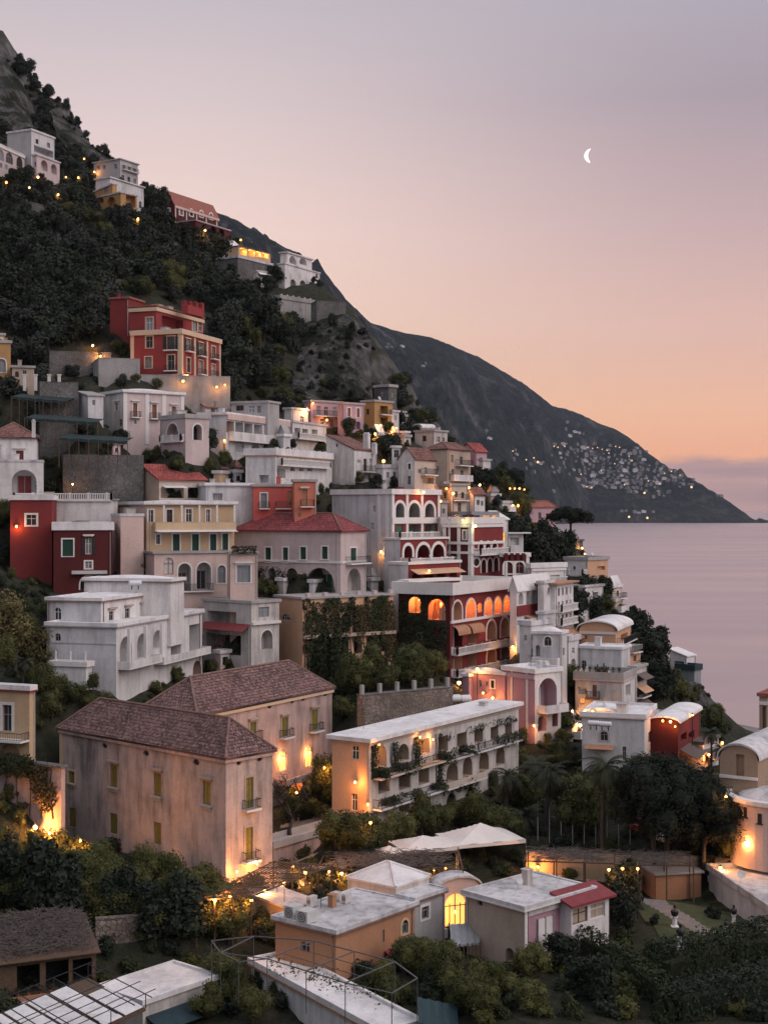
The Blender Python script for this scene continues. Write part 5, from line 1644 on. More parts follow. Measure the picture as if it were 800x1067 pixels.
# small white houses scattered over the far headland, a few shapes copied and turned
def far_house(k):
    mb = MB(); w, d, h = [(20, 14, 9), (28, 15, 12), (16, 13, 14), (38, 16, 10), (22, 18, 7)][k]
    mb.box(-w/2, -d/2, -8, w/2, d/2, h); mb.box(-w/2-.6, -d/2-.6, h, w/2+.6, d/2+.6, h+1, 1)
    mb.box(-w/2+2, -d/2+3, h+1, w/6, d/2, h+5); mb.box(-w/2-3, -d/2-5, -8, w/3, -d/2, h*.45)
    n = max(3, int(w/5))
    for f in range(max(1, int(h/5))):
        for i in range(n):
            x = -w/2 + (i+.5)*w/n; mb.box(x-.9, -d/2-.12, 1+f*4.5+h*.0, x+.9, -d/2+.1, 3.6+f*4.5, 2)
    return mb.mesh('far_house', ['farwall' if k != 3 else 'whiteblue', 'roofgrey' if k in (1, 4) else 'greywall', 'dark'])
plaster('farwall', (.27, .265, .26), .5)
fm_ = [far_house(k) for k in range(5)]
rnd = random.Random(11)
FARC = [(600, 470, 18, 8, 20), (622, 478, 22, 8, 22), (640, 487, 24, 9, 30), (660, 478, 20, 8, 16), (655, 497, 30, 7, 26), (690, 500, 20, 6, 16), (628, 503, 14, 5, 12), (682, 513, 10, 4, 6), (605, 490, 14, 5, 8), (585, 484, 6, 6, 4), (640, 500, 22, 5, 16), (662, 506, 14, 4, 10), (668, 535, 14, 3, 6), (598, 452, 12, 6, 6), (715, 500, 14, 6, 8), (748, 518, 4, 2, 2), (412, 361, 10, 3, 4), (442, 380, 4, 2, 2), (500, 450, 10, 6, 3), (532, 471, 8, 6, 3), (557, 480, 8, 8, 5), (690, 485, 12, 4, 8)]
taken = []
for cx, cy, sx, sy, n in FARC:
    for _ in range(n):
        for tr in range(12):
            px, py = rnd.gauss(cx, sx*.8), rnd.gauss(cy, sy*.8)
            h = MBV.ray_cast(CAM, ray(px, py), 20000)
            if h[0] and h[0].y > 1800 and all((px-a)**2*.5+(py-c)**2*2 > 7 for a, c in taken): break
        else: continue
        taken.append((px, py)); o = bpy.data.objects.new('far_house', rnd.choice(fm_)); COL.objects.link(o)
        s = rnd.uniform(.34, .66)*h[0].y/5600; o.location = h[0]; o.rotation_euler = (0, 0, rnd.uniform(-.7, .5)); o.scale = (s, s, s)
        tag(o, 'small pale house of the scattered village on the far headland slope', 'house', 'village houses on the far headland')
# pin-prick street lights of that village
lm = MB(); lm.ball((0, 0, 3.2), 2.3, 6); lm.tube([(0, 0, -3), (0, 0, 2)], .3, 5, 1); lme = lm.mesh('far_lamp', ['bulbfar', 'iron'])
lb = MB(); lb.ball((0, 0, 5), 4.2, 6); lb.tube([(0, 0, -3), (0, 0, 2)], .3, 5, 1); lbe = lb.mesh('far_lamp', ['bulbfar', 'iron'])
FL = [(577, 466), (581, 467), (588, 466), (612, 467), (617, 468), (622, 467), (627, 469), (632, 470), (641, 466), (645, 467), (634, 473), (647, 474), (655, 476), (658, 481), (640, 484), (626, 491), (668, 500), (675, 502), (683, 503), (687, 505), (692, 494), (699, 492), (708, 496), (611, 508), (616, 509), (605, 495), (655, 540), (674, 541), (560, 483), (556, 478), (720, 509), (650, 506), (671, 515), (534, 471), (548, 480), (630, 507)]
for i, (px, py) in enumerate(FL):
    h = MBV.ray_cast(CAM, ray(px, py), 20000)
    if not h[0]: continue
    o = bpy.data.objects.new('street_lamp', lbe if (px, py) in ((655, 540), (674, 541), (720, 509), (671, 515), (560, 483)) else lme); COL.objects.link(o); o.location = h[0] - ray(px, py)*6
    tag(o, 'tiny warm street light among the houses of the far headland', 'street lamp', 'street lights on the far headland')
# ---------------------------------------------------------------- plants
rg_ = random.Random(5)
def leaf(mb, p, n, s, rr, mi=0):
    t = Vector((rr.gauss(0, 1), rr.gauss(0, 1), rr.gauss(0, 1))); x = n.cross(t)
    if x.length < 1e-4: return
    x.normalize(); y = n.cross(x).normalized(); a = s*rr.uniform(.6, 1.2); b = a*rr.uniform(.4, .75); p = Vector(p)
    mb.quad(p - x*a, p - y*b + n*.15*a, p + x*a, p + y*b + n*.1*a, mi)
def lobes(mb, ls, n, s, rr, mi=0, core=.66, up=.25):
    tot = sum(l[3]**2 for l in ls)
    for x, y, z, r in ls:
        c = Vector((x, y, z))
        if core: 
            k = len(mb.v); mb.ball(c, r*core, 5, mi)
            for i in range(k, len(mb.v)):
                v = Vector(mb.v[i]); d = v-c; mb.v[i] = tuple(c + d*(1+.35*noise.noise(v*1.7)))
        for _ in range(int(n*r*r/tot)):
            d = Vector((rr.gauss(0, 1), rr.gauss(0, 1), rr.gauss(0, 1)+.15)).normalized()
            q = c + d*r*(.72 + .36*rr.random() + .25*noise.noise(c+d*2.1))
            nn = (d + Vector((rr.gauss(0, .6), rr.gauss(0, .6), up+rr.gauss(0, .6)))).normalized(); leaf(mb, q, nn, s, rr, mi)
def limbs(mb, h, r, ls, rr, mi=0):
    top = Vector((rr.uniform(-.15, .15)*h, rr.uniform(-.15, .15)*h, h))
    mb.tube([(0, 0, -.6), (0, 0, 0), top*.5 + Vector((rr.uniform(-.1, .1), rr.uniform(-.1, .1), 0)), top], [r*1.5, r*1.2, r*.9, r*.65], 7, mi)
    for x, y, z, q in ls[:6]:
        e = Vector((x, y, z)); mb.tube([top*.85, top*.5+e*.5+Vector((0, 0, .1*h)), e], [r*.5, r*.35, r*.15], 5, mi)
def crown_ls(n, w, z0, z1, r0, r1, rr):
    out = [(0, 0, (z0+z1)/2, r1)]
    for i in range(n):
        a = rr.uniform(0, 6.28); k = rr.random()**.6*w; z = z0 + (z1-z0)*rr.random(); k *= (1 - .55*abs((z-z0)/(z1-z0)-.4))
        out.append((k*math.cos(a), k*math.sin(a), z, rr.uniform(r0, r1)))
    return out
PROTO = {}
def tree_proto(key, name, cat, ls, n, s, mat, trunk_h, trunk_r, seed, core=.66, up=.25):
    rr = random.Random(seed); mb = MB(); lobes(mb, ls, n, s, rr, 0, core, up)
    root = empty(name, (0, 0, 0)); root['category'] = cat
    c = bpy.data.objects.new('crown', mb.mesh(name + '_crown', [mat])); COL.objects.link(c); c.parent = root
    if trunk_h:
        tb = MB(); limbs(tb, trunk_h, trunk_r, ls, rr); t = bpy.data.objects.new('trunk', tb.mesh(name + '_trunk', ['bark'], smooth=True)); COL.objects.link(t); t.parent = root
    PROTO[key] = [root, False]
def bush_proto(key, name, cat, ls, n, s, mat, seed, core=.66):
    rr = random.Random(seed); mb = MB(); lobes(mb, ls, n, s, rr, 0, core)
    o = bpy.data.objects.new(name, mb.mesh(name, [mat])); COL.objects.link(o); o['category'] = cat; PROTO[key] = [o, False]
for i in range(3):
    rr = random.Random(20+i); tree_proto('wood%d' % i, 'evergreen_tree', 'tree', crown_ls(8, 1.9, 1.6, 4.6, .9, 1.5, rr), 1300, .30, 'leafdark', 2.2, .16, 30+i)
for i in range(2):
    rr = random.Random(40+i); tree_proto('olive%d' % i, 'olive_tree', 'tree', crown_ls(10, 1.9, 1.8, 4.2, .7, 1.1, rr), 1200, .26, 'leafolive', 2.0, .15, 50+i, core=.5)
for i in range(3):
    rr = random.Random(60+i); tree_proto('citrus%d' % i, 'citrus_tree', 'tree', crown_ls(9, 1.6, 1.2, 3.3, .8, 1.2, rr), 3200, .125, 'leafcitrus', 1.5, .12, 70+i)
tree_proto('yellow', 'pale_tree', 'tree', crown_ls(14, 2.2, 2.2, 5.4, .7, 1.2, random.Random(81)), 2200, .17, 'leafyellow', 3.0, .2, 82, core=.35)
tree_proto('cypress', 'cypress', 'tree', [(0, 0, .9 + i*.8, .85*(1-abs(i-3)/9)*(1 if i < 7 else .7)) for i in range(10)], 2200, .2, 'leafivy', 1.0, .14, 91, core=.75)
for i in range(3):
    rr = random.Random(100+i); bush_proto('bush%d' % i, 'bush', 'bush', crown_ls(6, 1.0, .2, 1.2, .5, .8, rr), 700, .17, ['leafdark', 'leafivy', 'leafcitrus'][i], 110+i)
bush_proto('scrub', 'shrub', 'shrub', crown_ls(5, 1.1, .2, 1.1, .5, .85, random.Random(120)), 420, .24, 'leafdark', 121)
# umbrella pine: flat layered crown on a bare forked trunk
def pine_proto(key, name, w, h, th, n, s, seed, flat):
    rr = random.Random(seed); ls = []
    for i in range(22):
        a = rr.uniform(0, 6.28); k = w*math.sqrt(rr.random())*.86; ls.append((k*math.cos(a), k*math.sin(a), th + h*(.55 - .5*(k/w)**2)*1.0 + rr.uniform(-.12, .12)*h, rr.uniform(.22, .34)*w*flat))
    mb = MB(); lobes(mb, ls, n, s, rr, 0, .6, .5); root = empty(name, (0, 0, 0)); root['category'] = 'tree'
    c = bpy.data.objects.new('crown', mb.mesh(name + '_crown', ['leafpine'])); COL.objects.link(c); c.parent = root
    tb = MB(); tb.tube([(0, 0, -1), (.1, 0, 0), (-.1, .1, th*.45), (.05, 0, th*.9)], [.34, .30, .24, .18], 8)
    tb.tube([(-.05, .1, th*.42), (.7, -.2, th*.68), (1.0, -.2, th*1.0)], [.2, .16, .12], 7)
    for x, y, z, r in ls[::2]: tb.tube([(0, 0, th*.8), (x*.5, y*.5, th*.98), (x, y, z)], [.12, .09, .04], 5)
    t = bpy.data.objects.new('trunk', tb.mesh(name + '_trunk', ['bark'], smooth=True)); COL.objects.link(t); t.parent = root; PROTO[key] = [root, False]
pine_proto('pine', 'umbrella_pine', 4.2, 2.2, 4.3, 3200, .26, 131, .8)
def big_pine(key, seed, cz, rx, rz, n):
    rr = random.Random(seed); ls = []
    while len(ls) < 74:
        v = Vector((rr.uniform(-1, 1), rr.uniform(-1, 1), rr.uniform(-1, 1)))
        if .25 < v.length < .86: ls.append((v.x*rx, v.y*rx, cz + v.z*rz, rr.uniform(1.0, 1.75)))
    mb = MB(); lobes(mb, ls, n, .14, rr, 0, .62, .7); root = empty('stone_pine', (0, 0, 0)); root['category'] = 'tree'
    c = bpy.data.objects.new('crown', mb.mesh('stone_pine_crown', ['leafpine'])); COL.objects.link(c); c.parent = root
    tb = MB(); tb.tube([(0, 0, -1), (.1, 0, 0), (-.5, .1, cz*.3), (-.7, 0, cz*.8)], [.42, .36, .28, .2], 8); tb.tube([(.1, 0, .4), (.9, -.2, cz*.3), (1.7, -.2, cz*.8)], [.34, .26, .17], 8)
    for x, y, z, r in ls[::3]: tb.tube([(-.6 if x < 0 else 1.2, 0, cz*.6), (x*.5, y*.5, z*.8+.2*cz), (x, y, z)], [.15, .1, .04], 5)
    t = bpy.data.objects.new('trunk', tb.mesh('stone_pine_trunk', ['bark'], smooth=True)); COL.objects.link(t); t.parent = root; PROTO[key] = [root, False]
big_pine('bigpine', 137, 8.6, 5.2, 4.0, 26000)
# palm: ringed trunk and arching fronds cut into leaflets
def palm_proto(key, h, fl, nf, seed, r=.2):
    rr = random.Random(seed); root = empty('palm_tree', (0, 0, 0)); root['category'] = 'palm tree'
    tb = MB(); n = 14; tb.tube([(.15*math.sin(i*.3), .05*i/n, -.5 + (h+.5)*i/n) for i in range(n+1)], [r*(1.25-.3*i/n)*(1+.1*(i % 2)) for i in range(n+1)], 8)
    t = bpy.data.objects.new('trunk', tb.mesh('palm_trunk', ['bark'], smooth=True)); COL.objects.link(t); t.parent = root
    mb = MB(); top = Vector((.15*math.sin(n*.3), .05, h))
    for i in range(nf):
        a = rr.uniform(0, 6.28); el = rr.uniform(-.75, 1.2); L = fl*rr.uniform(.8, 1.1); d = Vector((math.cos(a), math.sin(a), 0)); p = top.copy(); e = el; sd = Vector((-math.sin(a), math.cos(a), 0)); m = 11
        for k in range(m):
            q = p + (d*math.cos(e) + Vector((0, 0, 1))*math.sin(e))*L/m; e -= .145
            mb.bar(p, q, .05, .04); f_ = (k+.6)/m; ll = fl*.2*math.sin(math.pi*min(1, f_*.9+.12))
            for sg in (-1, 1):
                for w in (0, .5):
                    b0 = p.lerp(q, w); tip = b0 + sd*sg*ll + (q-p)*.9 + Vector((0, 0, -ll*.45)); mb.quad(b0, b0 + (q-p)*.35, tip + (q-p)*.12, tip)
            p = q
    c = bpy.data.objects.new('crown', mb.mesh('palm_crown', ['leafpalm'])); COL.objects.link(c); c.parent = root; PROTO[key] = [root, False]
palm_proto('palm', 5.0, 2.6, 42, 141); palm_proto('palmtall', 9.5, 2.6, 38, 143, .17); palm_proto('palmlow', 1.6, 2.4, 36, 145)
COUNT = {}
def plant(key, loc, scale, label, group=None, rot=None, cat=None):
    p = PROTO[key]; rot = rg_.uniform(0, 6.28) if rot is None else rot
    if isinstance(scale, float) and key[:4] in ('wood', 'oliv', 'scru', 'bush', 'citr'): scale = (scale*rg_.uniform(.8, 1.3), scale*rg_.uniform(.8, 1.3), scale*rg_.uniform(.75, 1.3))
    o = dup(p[0], loc, rot, scale); o['label'] = label
    if group: o['group'] = group
    COUNT[key] = COUNT.get(key, 0)+1; return o
# ---- singled-out trees
def tree_at(key, px, py, scale, label, group=None, dz=0, Y=None):
    g = ground(px, py) if Y is None else at(px, py, Y)
    if Y is not None: g.z = gz(g.x, g.y)
    if g is None: print('NOGROUND', px, py); return None
    return plant(key, g + Vector((0, 0, dz)), scale, label, group)
bpy.context.view_layer.update()
tree_at('bigpine', 690, 925, 1.13, 'big dark stone pine with forked trunks above the brick garden wall')
tree_at('bigpine', 733, 920, .86, 'smaller dark stone pine growing into the right side of the big one')
plant('pine', at(594, 566, 288), 1.12, 'umbrella pine with flat dark crown silhouetted against the sea')
tree_at('pine', 506, 520, .7, 'small round umbrella pine above the street lamps of the upper lane')
for q in ((540, 574, 1.05), (556, 584, 1.2), (575, 590, 1.25), (590, 592, 1.0), (528, 560, .9), (565, 580, 1.0), (600, 650, .9), (622, 652, .8), (612, 628, .7), (628, 622, .8)):
    tree_at('wood%d' % (q[0] % 3), *q, 'tall dark evergreen in the clump left of the umbrella pine' if q[1] < 600 else 'dark evergreen on the slope below the peach cliff-edge house', 'evergreens by the umbrella pine' if q[1] < 600 else 'evergreens under the cliff-edge house')
for q in ((664, 672, 1.05), (672, 690, 1.2), (681, 704, 1.15), (676, 718, 1.1), (690, 716, .9), (680, 735, .95), (668, 650, .9), (694, 728, .7), (678, 658, .8), (686, 690, .9), (688, 732, .9), (660, 640, .8), (683, 674, .8)):
    tree_at('wood%d' % (q[1] % 3), *q, 'dark evergreen tree crowding the steep slope down to the sea', 'evergreens on the sea slope')
tree_at('bush2', 655, 735, 2.6, 'yellow-green bush on the slope right of the striped awning')
for px, py, k, s, l in ((559, 846, 'palm', 1.1, 'leftmost palm of the pair behind the round citrus tree'), (571, 862, 'palm', 1.25, 'taller palm of the pair behind the round citrus tree'), (629, 912, 'palmtall', 1.22, 'very tall thin palm left of the big stone pine'), (741, 815, 'palmtall', .62, 'dark palm by the lamps beside the church gable'),
                        (528, 856, 'palm', 1.05, 'shaggy palm in front of the long white hotel wing'), (545, 868, 'palmlow', 1.2, 'low fan of palm fronds beside the shaggy palm'), (25, 716, 'palm', .6, 'small palm under the pale green tree at the left edge'), (752, 812, 'palm', .7, 'bushier palm right behind the dark palm by the church')):
    tree_at(k, px, py, s, l)
tree_at('yellow', 16, 700, 1.55, 'pale yellow-green tree at the left edge beside the white arch house')
for px, py, s_ in ((60, 734, .75), (76, 738, .8), (94, 742, .7), (44, 728, .8), (108, 742, .6)): tree_at('citrus%d' % (px % 3), px, py, s_, 'leafy garden tree below the white terrace seat', 'garden trees below the terrace seat')
tree_at('yellow', 38, 706, 1.0, 'lower pale yellow-green tree growing in front of the white arch house wall')
for px, py, s in ((320, 714, 1.3), (338, 718, 1.35), (351, 716, 1.2), (328, 718, .8)): tree_at('cypress', px, py, s, 'narrow dark cypress against the ivy-hung arcaded terrace', 'cypresses under the ivy terrace')
tree_at('wood0', 287, 300, 1.05, 'lone dark tree beside the white cliff villa on the skyline')
for px, py, s in ((400, 720, 1.1), (378, 722, 1.0), (420, 716, 1.2), (442, 712, 1.2), (362, 724, 1.1), (455, 706, .9), (390, 706, 1.0), (430, 700, 1.0)):
    tree_at('citrus%d' % (px % 3), px, py, s, 'leafy garden tree on the terrace behind the pitted stone wall', 'garden trees behind the pitted wall')
for px, py, s in ((600, 872, 1.5), (592, 858, 1.1), (618, 864, 1.2), (645, 850, 1.1), (610, 836, .8),(640, 836, .8), (660, 812, .9), (500, 866, 1.0), (520, 874, 1.1), (480, 862, .9), (460, 868, .9), (440, 872, 1.0), (418, 880, 1.0), (380, 886, 1.2), (365, 890, 1.2), (350, 884, 1.0), (395, 884, .9), (545, 850, 1.0), (720, 872, 1.0), (775, 888, .9), (760, 896, 1.1), (790, 880, .8), (735, 880, .9)):
    tree_at('citrus%d' % (px % 3), px, py, s, 'round citrus tree of the walled garden between hotel wing and stone pine', 'citrus trees of the walled garden')
for i in range(54):
    px = -5 + 240*((i*.618) % 1); top = 866 + max(0, px-60)*.26; sc = rg_.uniform(.7, 1.1); py = min(top + 44*sc + (i % 4)*16, 978)
    tree_at(['citrus0', 'citrus1', 'citrus2', 'wood1'][i % 4], px, py, sc, 'bushy garden tree of the grove in front of the old pink palazzo', 'grove in front of the palazzo')
for i in range(34):
    px, py = rg_.uniform(395, 560), rg_.uniform(1000, 1062)
    tree_at(['citrus0', 'citrus1', 'citrus2', 'bush1'][i % 4], px, py, rg_.uniform(.45, .75), 'low leafy tree in the dark garden below the grey house with the rose panel', 'trees of the lower garden')
for px, py, s in ((232, 1030, .95), (245, 1050, .8), (218, 1062, .6), (262, 1066, .6), (225, 965, 1.2), (238, 985, 1.0), (246, 960, .9)): tree_at('citrus%d' % (px % 3), px, py, s, 'leafy tree standing by the left end of the steel pipe frame', 'trees by the pipe frame')
for px, py, s in ((640, 960, 1.0), (655, 950, .85), (648, 975, .8), (660, 930, .6), (735, 912, .6), (585, 1012, .7), (610, 1040, .7), (628, 1050, .8)): tree_at('wood%d' % (px % 3), px, py, s*.8, 'dark garden tree at the left side of the lawn', 'dark trees beside the lawn')

# ---- climbing plants on walls
def V_(name, i=0): return [b for b in THINGS.values() if b.name == name][0].vols[i]
def ivy(face, px0, px1, pyt, pyb, n, s, label, mat='leafivy', thick=.5, thr=-.1, seed=1, droop=True, group=None, cat='climbing plant', skip=()):
    rr = random.Random(seed); mb = MB(); u0, u1 = face.u(px0), face.u(px1); z1, z0 = face.z((px0+px1)/2, pyt), face.z((px0+px1)/2, pyb); k = 0; t = 0
    if u0 > u1: u0, u1 = u1, u0
    while k < n and t < n*12:
        t += 1; u, z = rr.uniform(u0, u1), rr.uniform(z0, z1)
        e = min((u-u0)/(u1-u0), (u1-u)/(u1-u0))*3; e2 = (z-z0)/(z1-z0)*2 if droop else 1
        if any(min(q[0] for q in h[0])-.1 < u < max(q[0] for q in h[0])+.1 and min(q[1] for q in h[0])-.1 < z < max(q[1] for q in h[0])+.1 for h in skip): continue
        if noise.noise((u*.35, z*.3, seed*3.7)) + noise.noise((u*1.1, z*.9, seed*1.7))*.5 < thr + .5*max(0, 1-e) + .45*max(0, 1-e2): continue
        o = thick*rr.random()**1.5*(.5 + .5*noise.noise((u*.8, z*.8, 2.2))+.5) + .06
        nn = (face.n + Vector((rr.gauss(0, .5), rr.gauss(0, .5), .3+rr.gauss(0, .5)))).normalized(); leaf(mb, face.P(u, z, o), nn, s, rr); k += 1
    stem = MB()
    for i in range(5):
        u = u0 + (u1-u0)*(i+.5)/5; stem.tube([face.P(u, z0, .08), face.P(u + rr.uniform(-.5, .5), (z0+z1)/2, .1), face.P(u + rr.uniform(-.8, .8), z1, .1)], [.06, .05, .03], 5)
    P = face.P(u0, z0, .1); root = empty('climbing_plant', P, label, cat, group)
    mb.build('foliage', mat, root); stem.build('stem', 'bark', root)
v = V_('red_hotel'); ivy(v.L, 417, 466, 614, 712, 3600, .22, 'dense dark ivy covering the left wall of the glowing red hotel', thr=-.7, seed=3, droop=False, skip=v.holes['L'][:2])
v = V_('ivy_terrace')
for i, (a, c, t, bb) in enumerate(((316, 330, 628, 700), (334, 350, 630, 706), (350, 366, 628, 690), (368, 382, 630, 672), (384, 396, 630, 684), (396, 409, 626, 690))):
    ivy(v.R, a-1, c+2, t, bb, 1100, .2, 'ivy hanging in a column down the arcaded peach terrace wall', ['leafivy', 'leafivybrown'][i % 2], thick=.9, thr=-.6, seed=10+i, group='ivy columns of the arcaded terrace')
ivy(v.R, 315, 410, 622, 634, 900, .2, 'ivy spilling over the parapet of the arcaded peach terrace', 'leafivy', thick=.6, thr=-.25, seed=21)
v = V_('hotel_annex')
ivy(v.R, 390, 538, 783, 791, 100, .1, 'thin creeper low on the front of the long white hotel wing', thr=-.2, seed=30)
for i, (a, c, dy) in enumerate(((386, 412, 806), (412, 440, 800), (440, 470, 792), (470, 500, 783), (500, 538, 774))):
    ivy(v.R, a, c, dy-8, dy+5, 420, .17, 'vine trained along the upper balcony of the white hotel wing', 'leafivy', thick=1.5, thr=-.2, seed=31+i, group='balcony vines of the hotel wing')
for i, (a, c, dy) in enumerate(((388, 420, 838), (420, 456, 828), (458, 500, 819))):
    ivy(v.R, a, c, dy-8, dy+5, 420, .17, 'vine trained along the lower balcony of the white hotel wing', 'leafivy', thick=1.3, thr=-.15, seed=41+i, group='lower balcony vines of the hotel wing')
for i, (a, c, t, bb) in enumerate(((460, 538, 754, 762), (408, 414, 773, 806), (430, 436, 768, 800), (454, 460, 764, 822), (386, 391, 775, 812))):
    ivy(v.R, a, c, t, bb, 260, .16, 'creeper climbing the front of the white hotel wing between its arches', 'leafivy', thick=.6, thr=-.4, seed=51+i, droop=False, group='creepers between the arches of the hotel wing')
v = V_('retaining_wall'); ivy(v.L, 2, 62, 796, 850, 1500, .17, 'yellowish ivy hanging over the plaster wall at the left edge', 'leafivybrown', thick=.8, thr=-.2, seed=61)
ivy(v.L, -15, 60, 788, 812, 1500, .17, 'dark bushy creeper on top of the plaster wall at the left edge', 'leafivy', thick=1.2, thr=-.4, seed=62)
v = V_('terrace_palazzo', 3); ivy(v.R, 241, 267, 569, 577, 300, .15, 'row of terrace plants on the bay of the pink palazzo', 'leafdark', thick=.8, thr=-.6, seed=65, droop=False, cat='plants')
v = V_('shutter_villa'); ivy(v.L, 262, 300, 590, 620, 420, .17, 'dark creeper around the left arches of the green-shuttered villa', 'leafdark', thick=.6, thr=-.05, seed=66)
ivy(v.L, 300, 352, 611, 622, 500, .16, 'potted greenery along the arches of the green-shuttered villa', 'leafdark', thick=1.0, thr=-.2, seed=67, droop=False, cat='plants')
v = V_('white_hotel', 0); ivy(v.R, 256, 298, 470, 478, 320, .2, 'greenery along the lower terrace of the stepped white hotel', 'leafdark', thick=1.6, thr=-.3, seed=68, droop=False, cat='plants')
v = V_('ochre_house'); ivy(v.L, -10, 38, 784, 812, 700, .16, 'dark shrubbery before the lower arch of the ochre house', 'leafivy', thick=1.6, thr=-.15, seed=69)

# ---- trees and shrubs of the slopes: every spot where bare ground shows
bpy.context.view_layer.update(); dg = bpy.context.evaluated_depsgraph_get()
def first(px, py):
    h = scene.ray_cast(dg, CAM, ray(px, py)); return (h[4].original if h[0] else None), h[1]
def inpoly(p, q):
    c = False
    for i in range(len(q)):
        (xa, ya), (xb, yb) = q[i], q[(i+1) % len(q)]
        if (ya > p[1]) != (yb > p[1]) and p[0] < (xb-xa)*(p[1]-ya)/(yb-ya)+xa: c = not c
    return c
SPOTS = []
def sow(poly, keys, n, spacing, s0, s1, label, group, tries=9000, block=True):
    xs_ = [p[0] for p in poly]; ys_ = [p[1] for p in poly]; k = 0
    for _ in range(tries):
        if k >= n: break
        px, py = rg_.uniform(min(xs_), max(xs_)), rg_.uniform(min(ys_), max(ys_))
        if not inpoly((px, py), poly) or (35 < px < 292 and 765 < py < 930) or (366 < px < 480 and 716 < py < 765): continue
        o, h = first(px, py)
        if o is None or o.name[:5] not in (('terra',) if 'ridge' in group else ('terra', 'cliff')) or h.y > 700: continue
        if any((h.x-a)**2+(h.y-b)**2 < (spacing*(.5+.5*w))**2 for a, b, w in SPOTS[-700:]): continue
        s = rg_.uniform(s0, s1); hp = s*3.2/h.y*F
        if block:
            o2, h2 = first(px, py-hp*.8)
            if o2 is not None and o2.name not in ('terrain', 'crown', 'mountain', 'bush', 'foliage') and h2.y > h.y-1: s *= .55
        key = rg_.choice(keys); plant(key, h - Vector((0, 0, .1)), s, label, group); SPOTS.append((h.x, h.y, s)); k += 1
    print('sown', group, k)
WOOD = [(-5, 195), (60, 205), (120, 222), (165, 228), (230, 262), (285, 300), (318, 338), (310, 372), (285, 402), (235, 402), (232, 330), (130, 305), (112, 350), (60, 372), (-5, 350)]
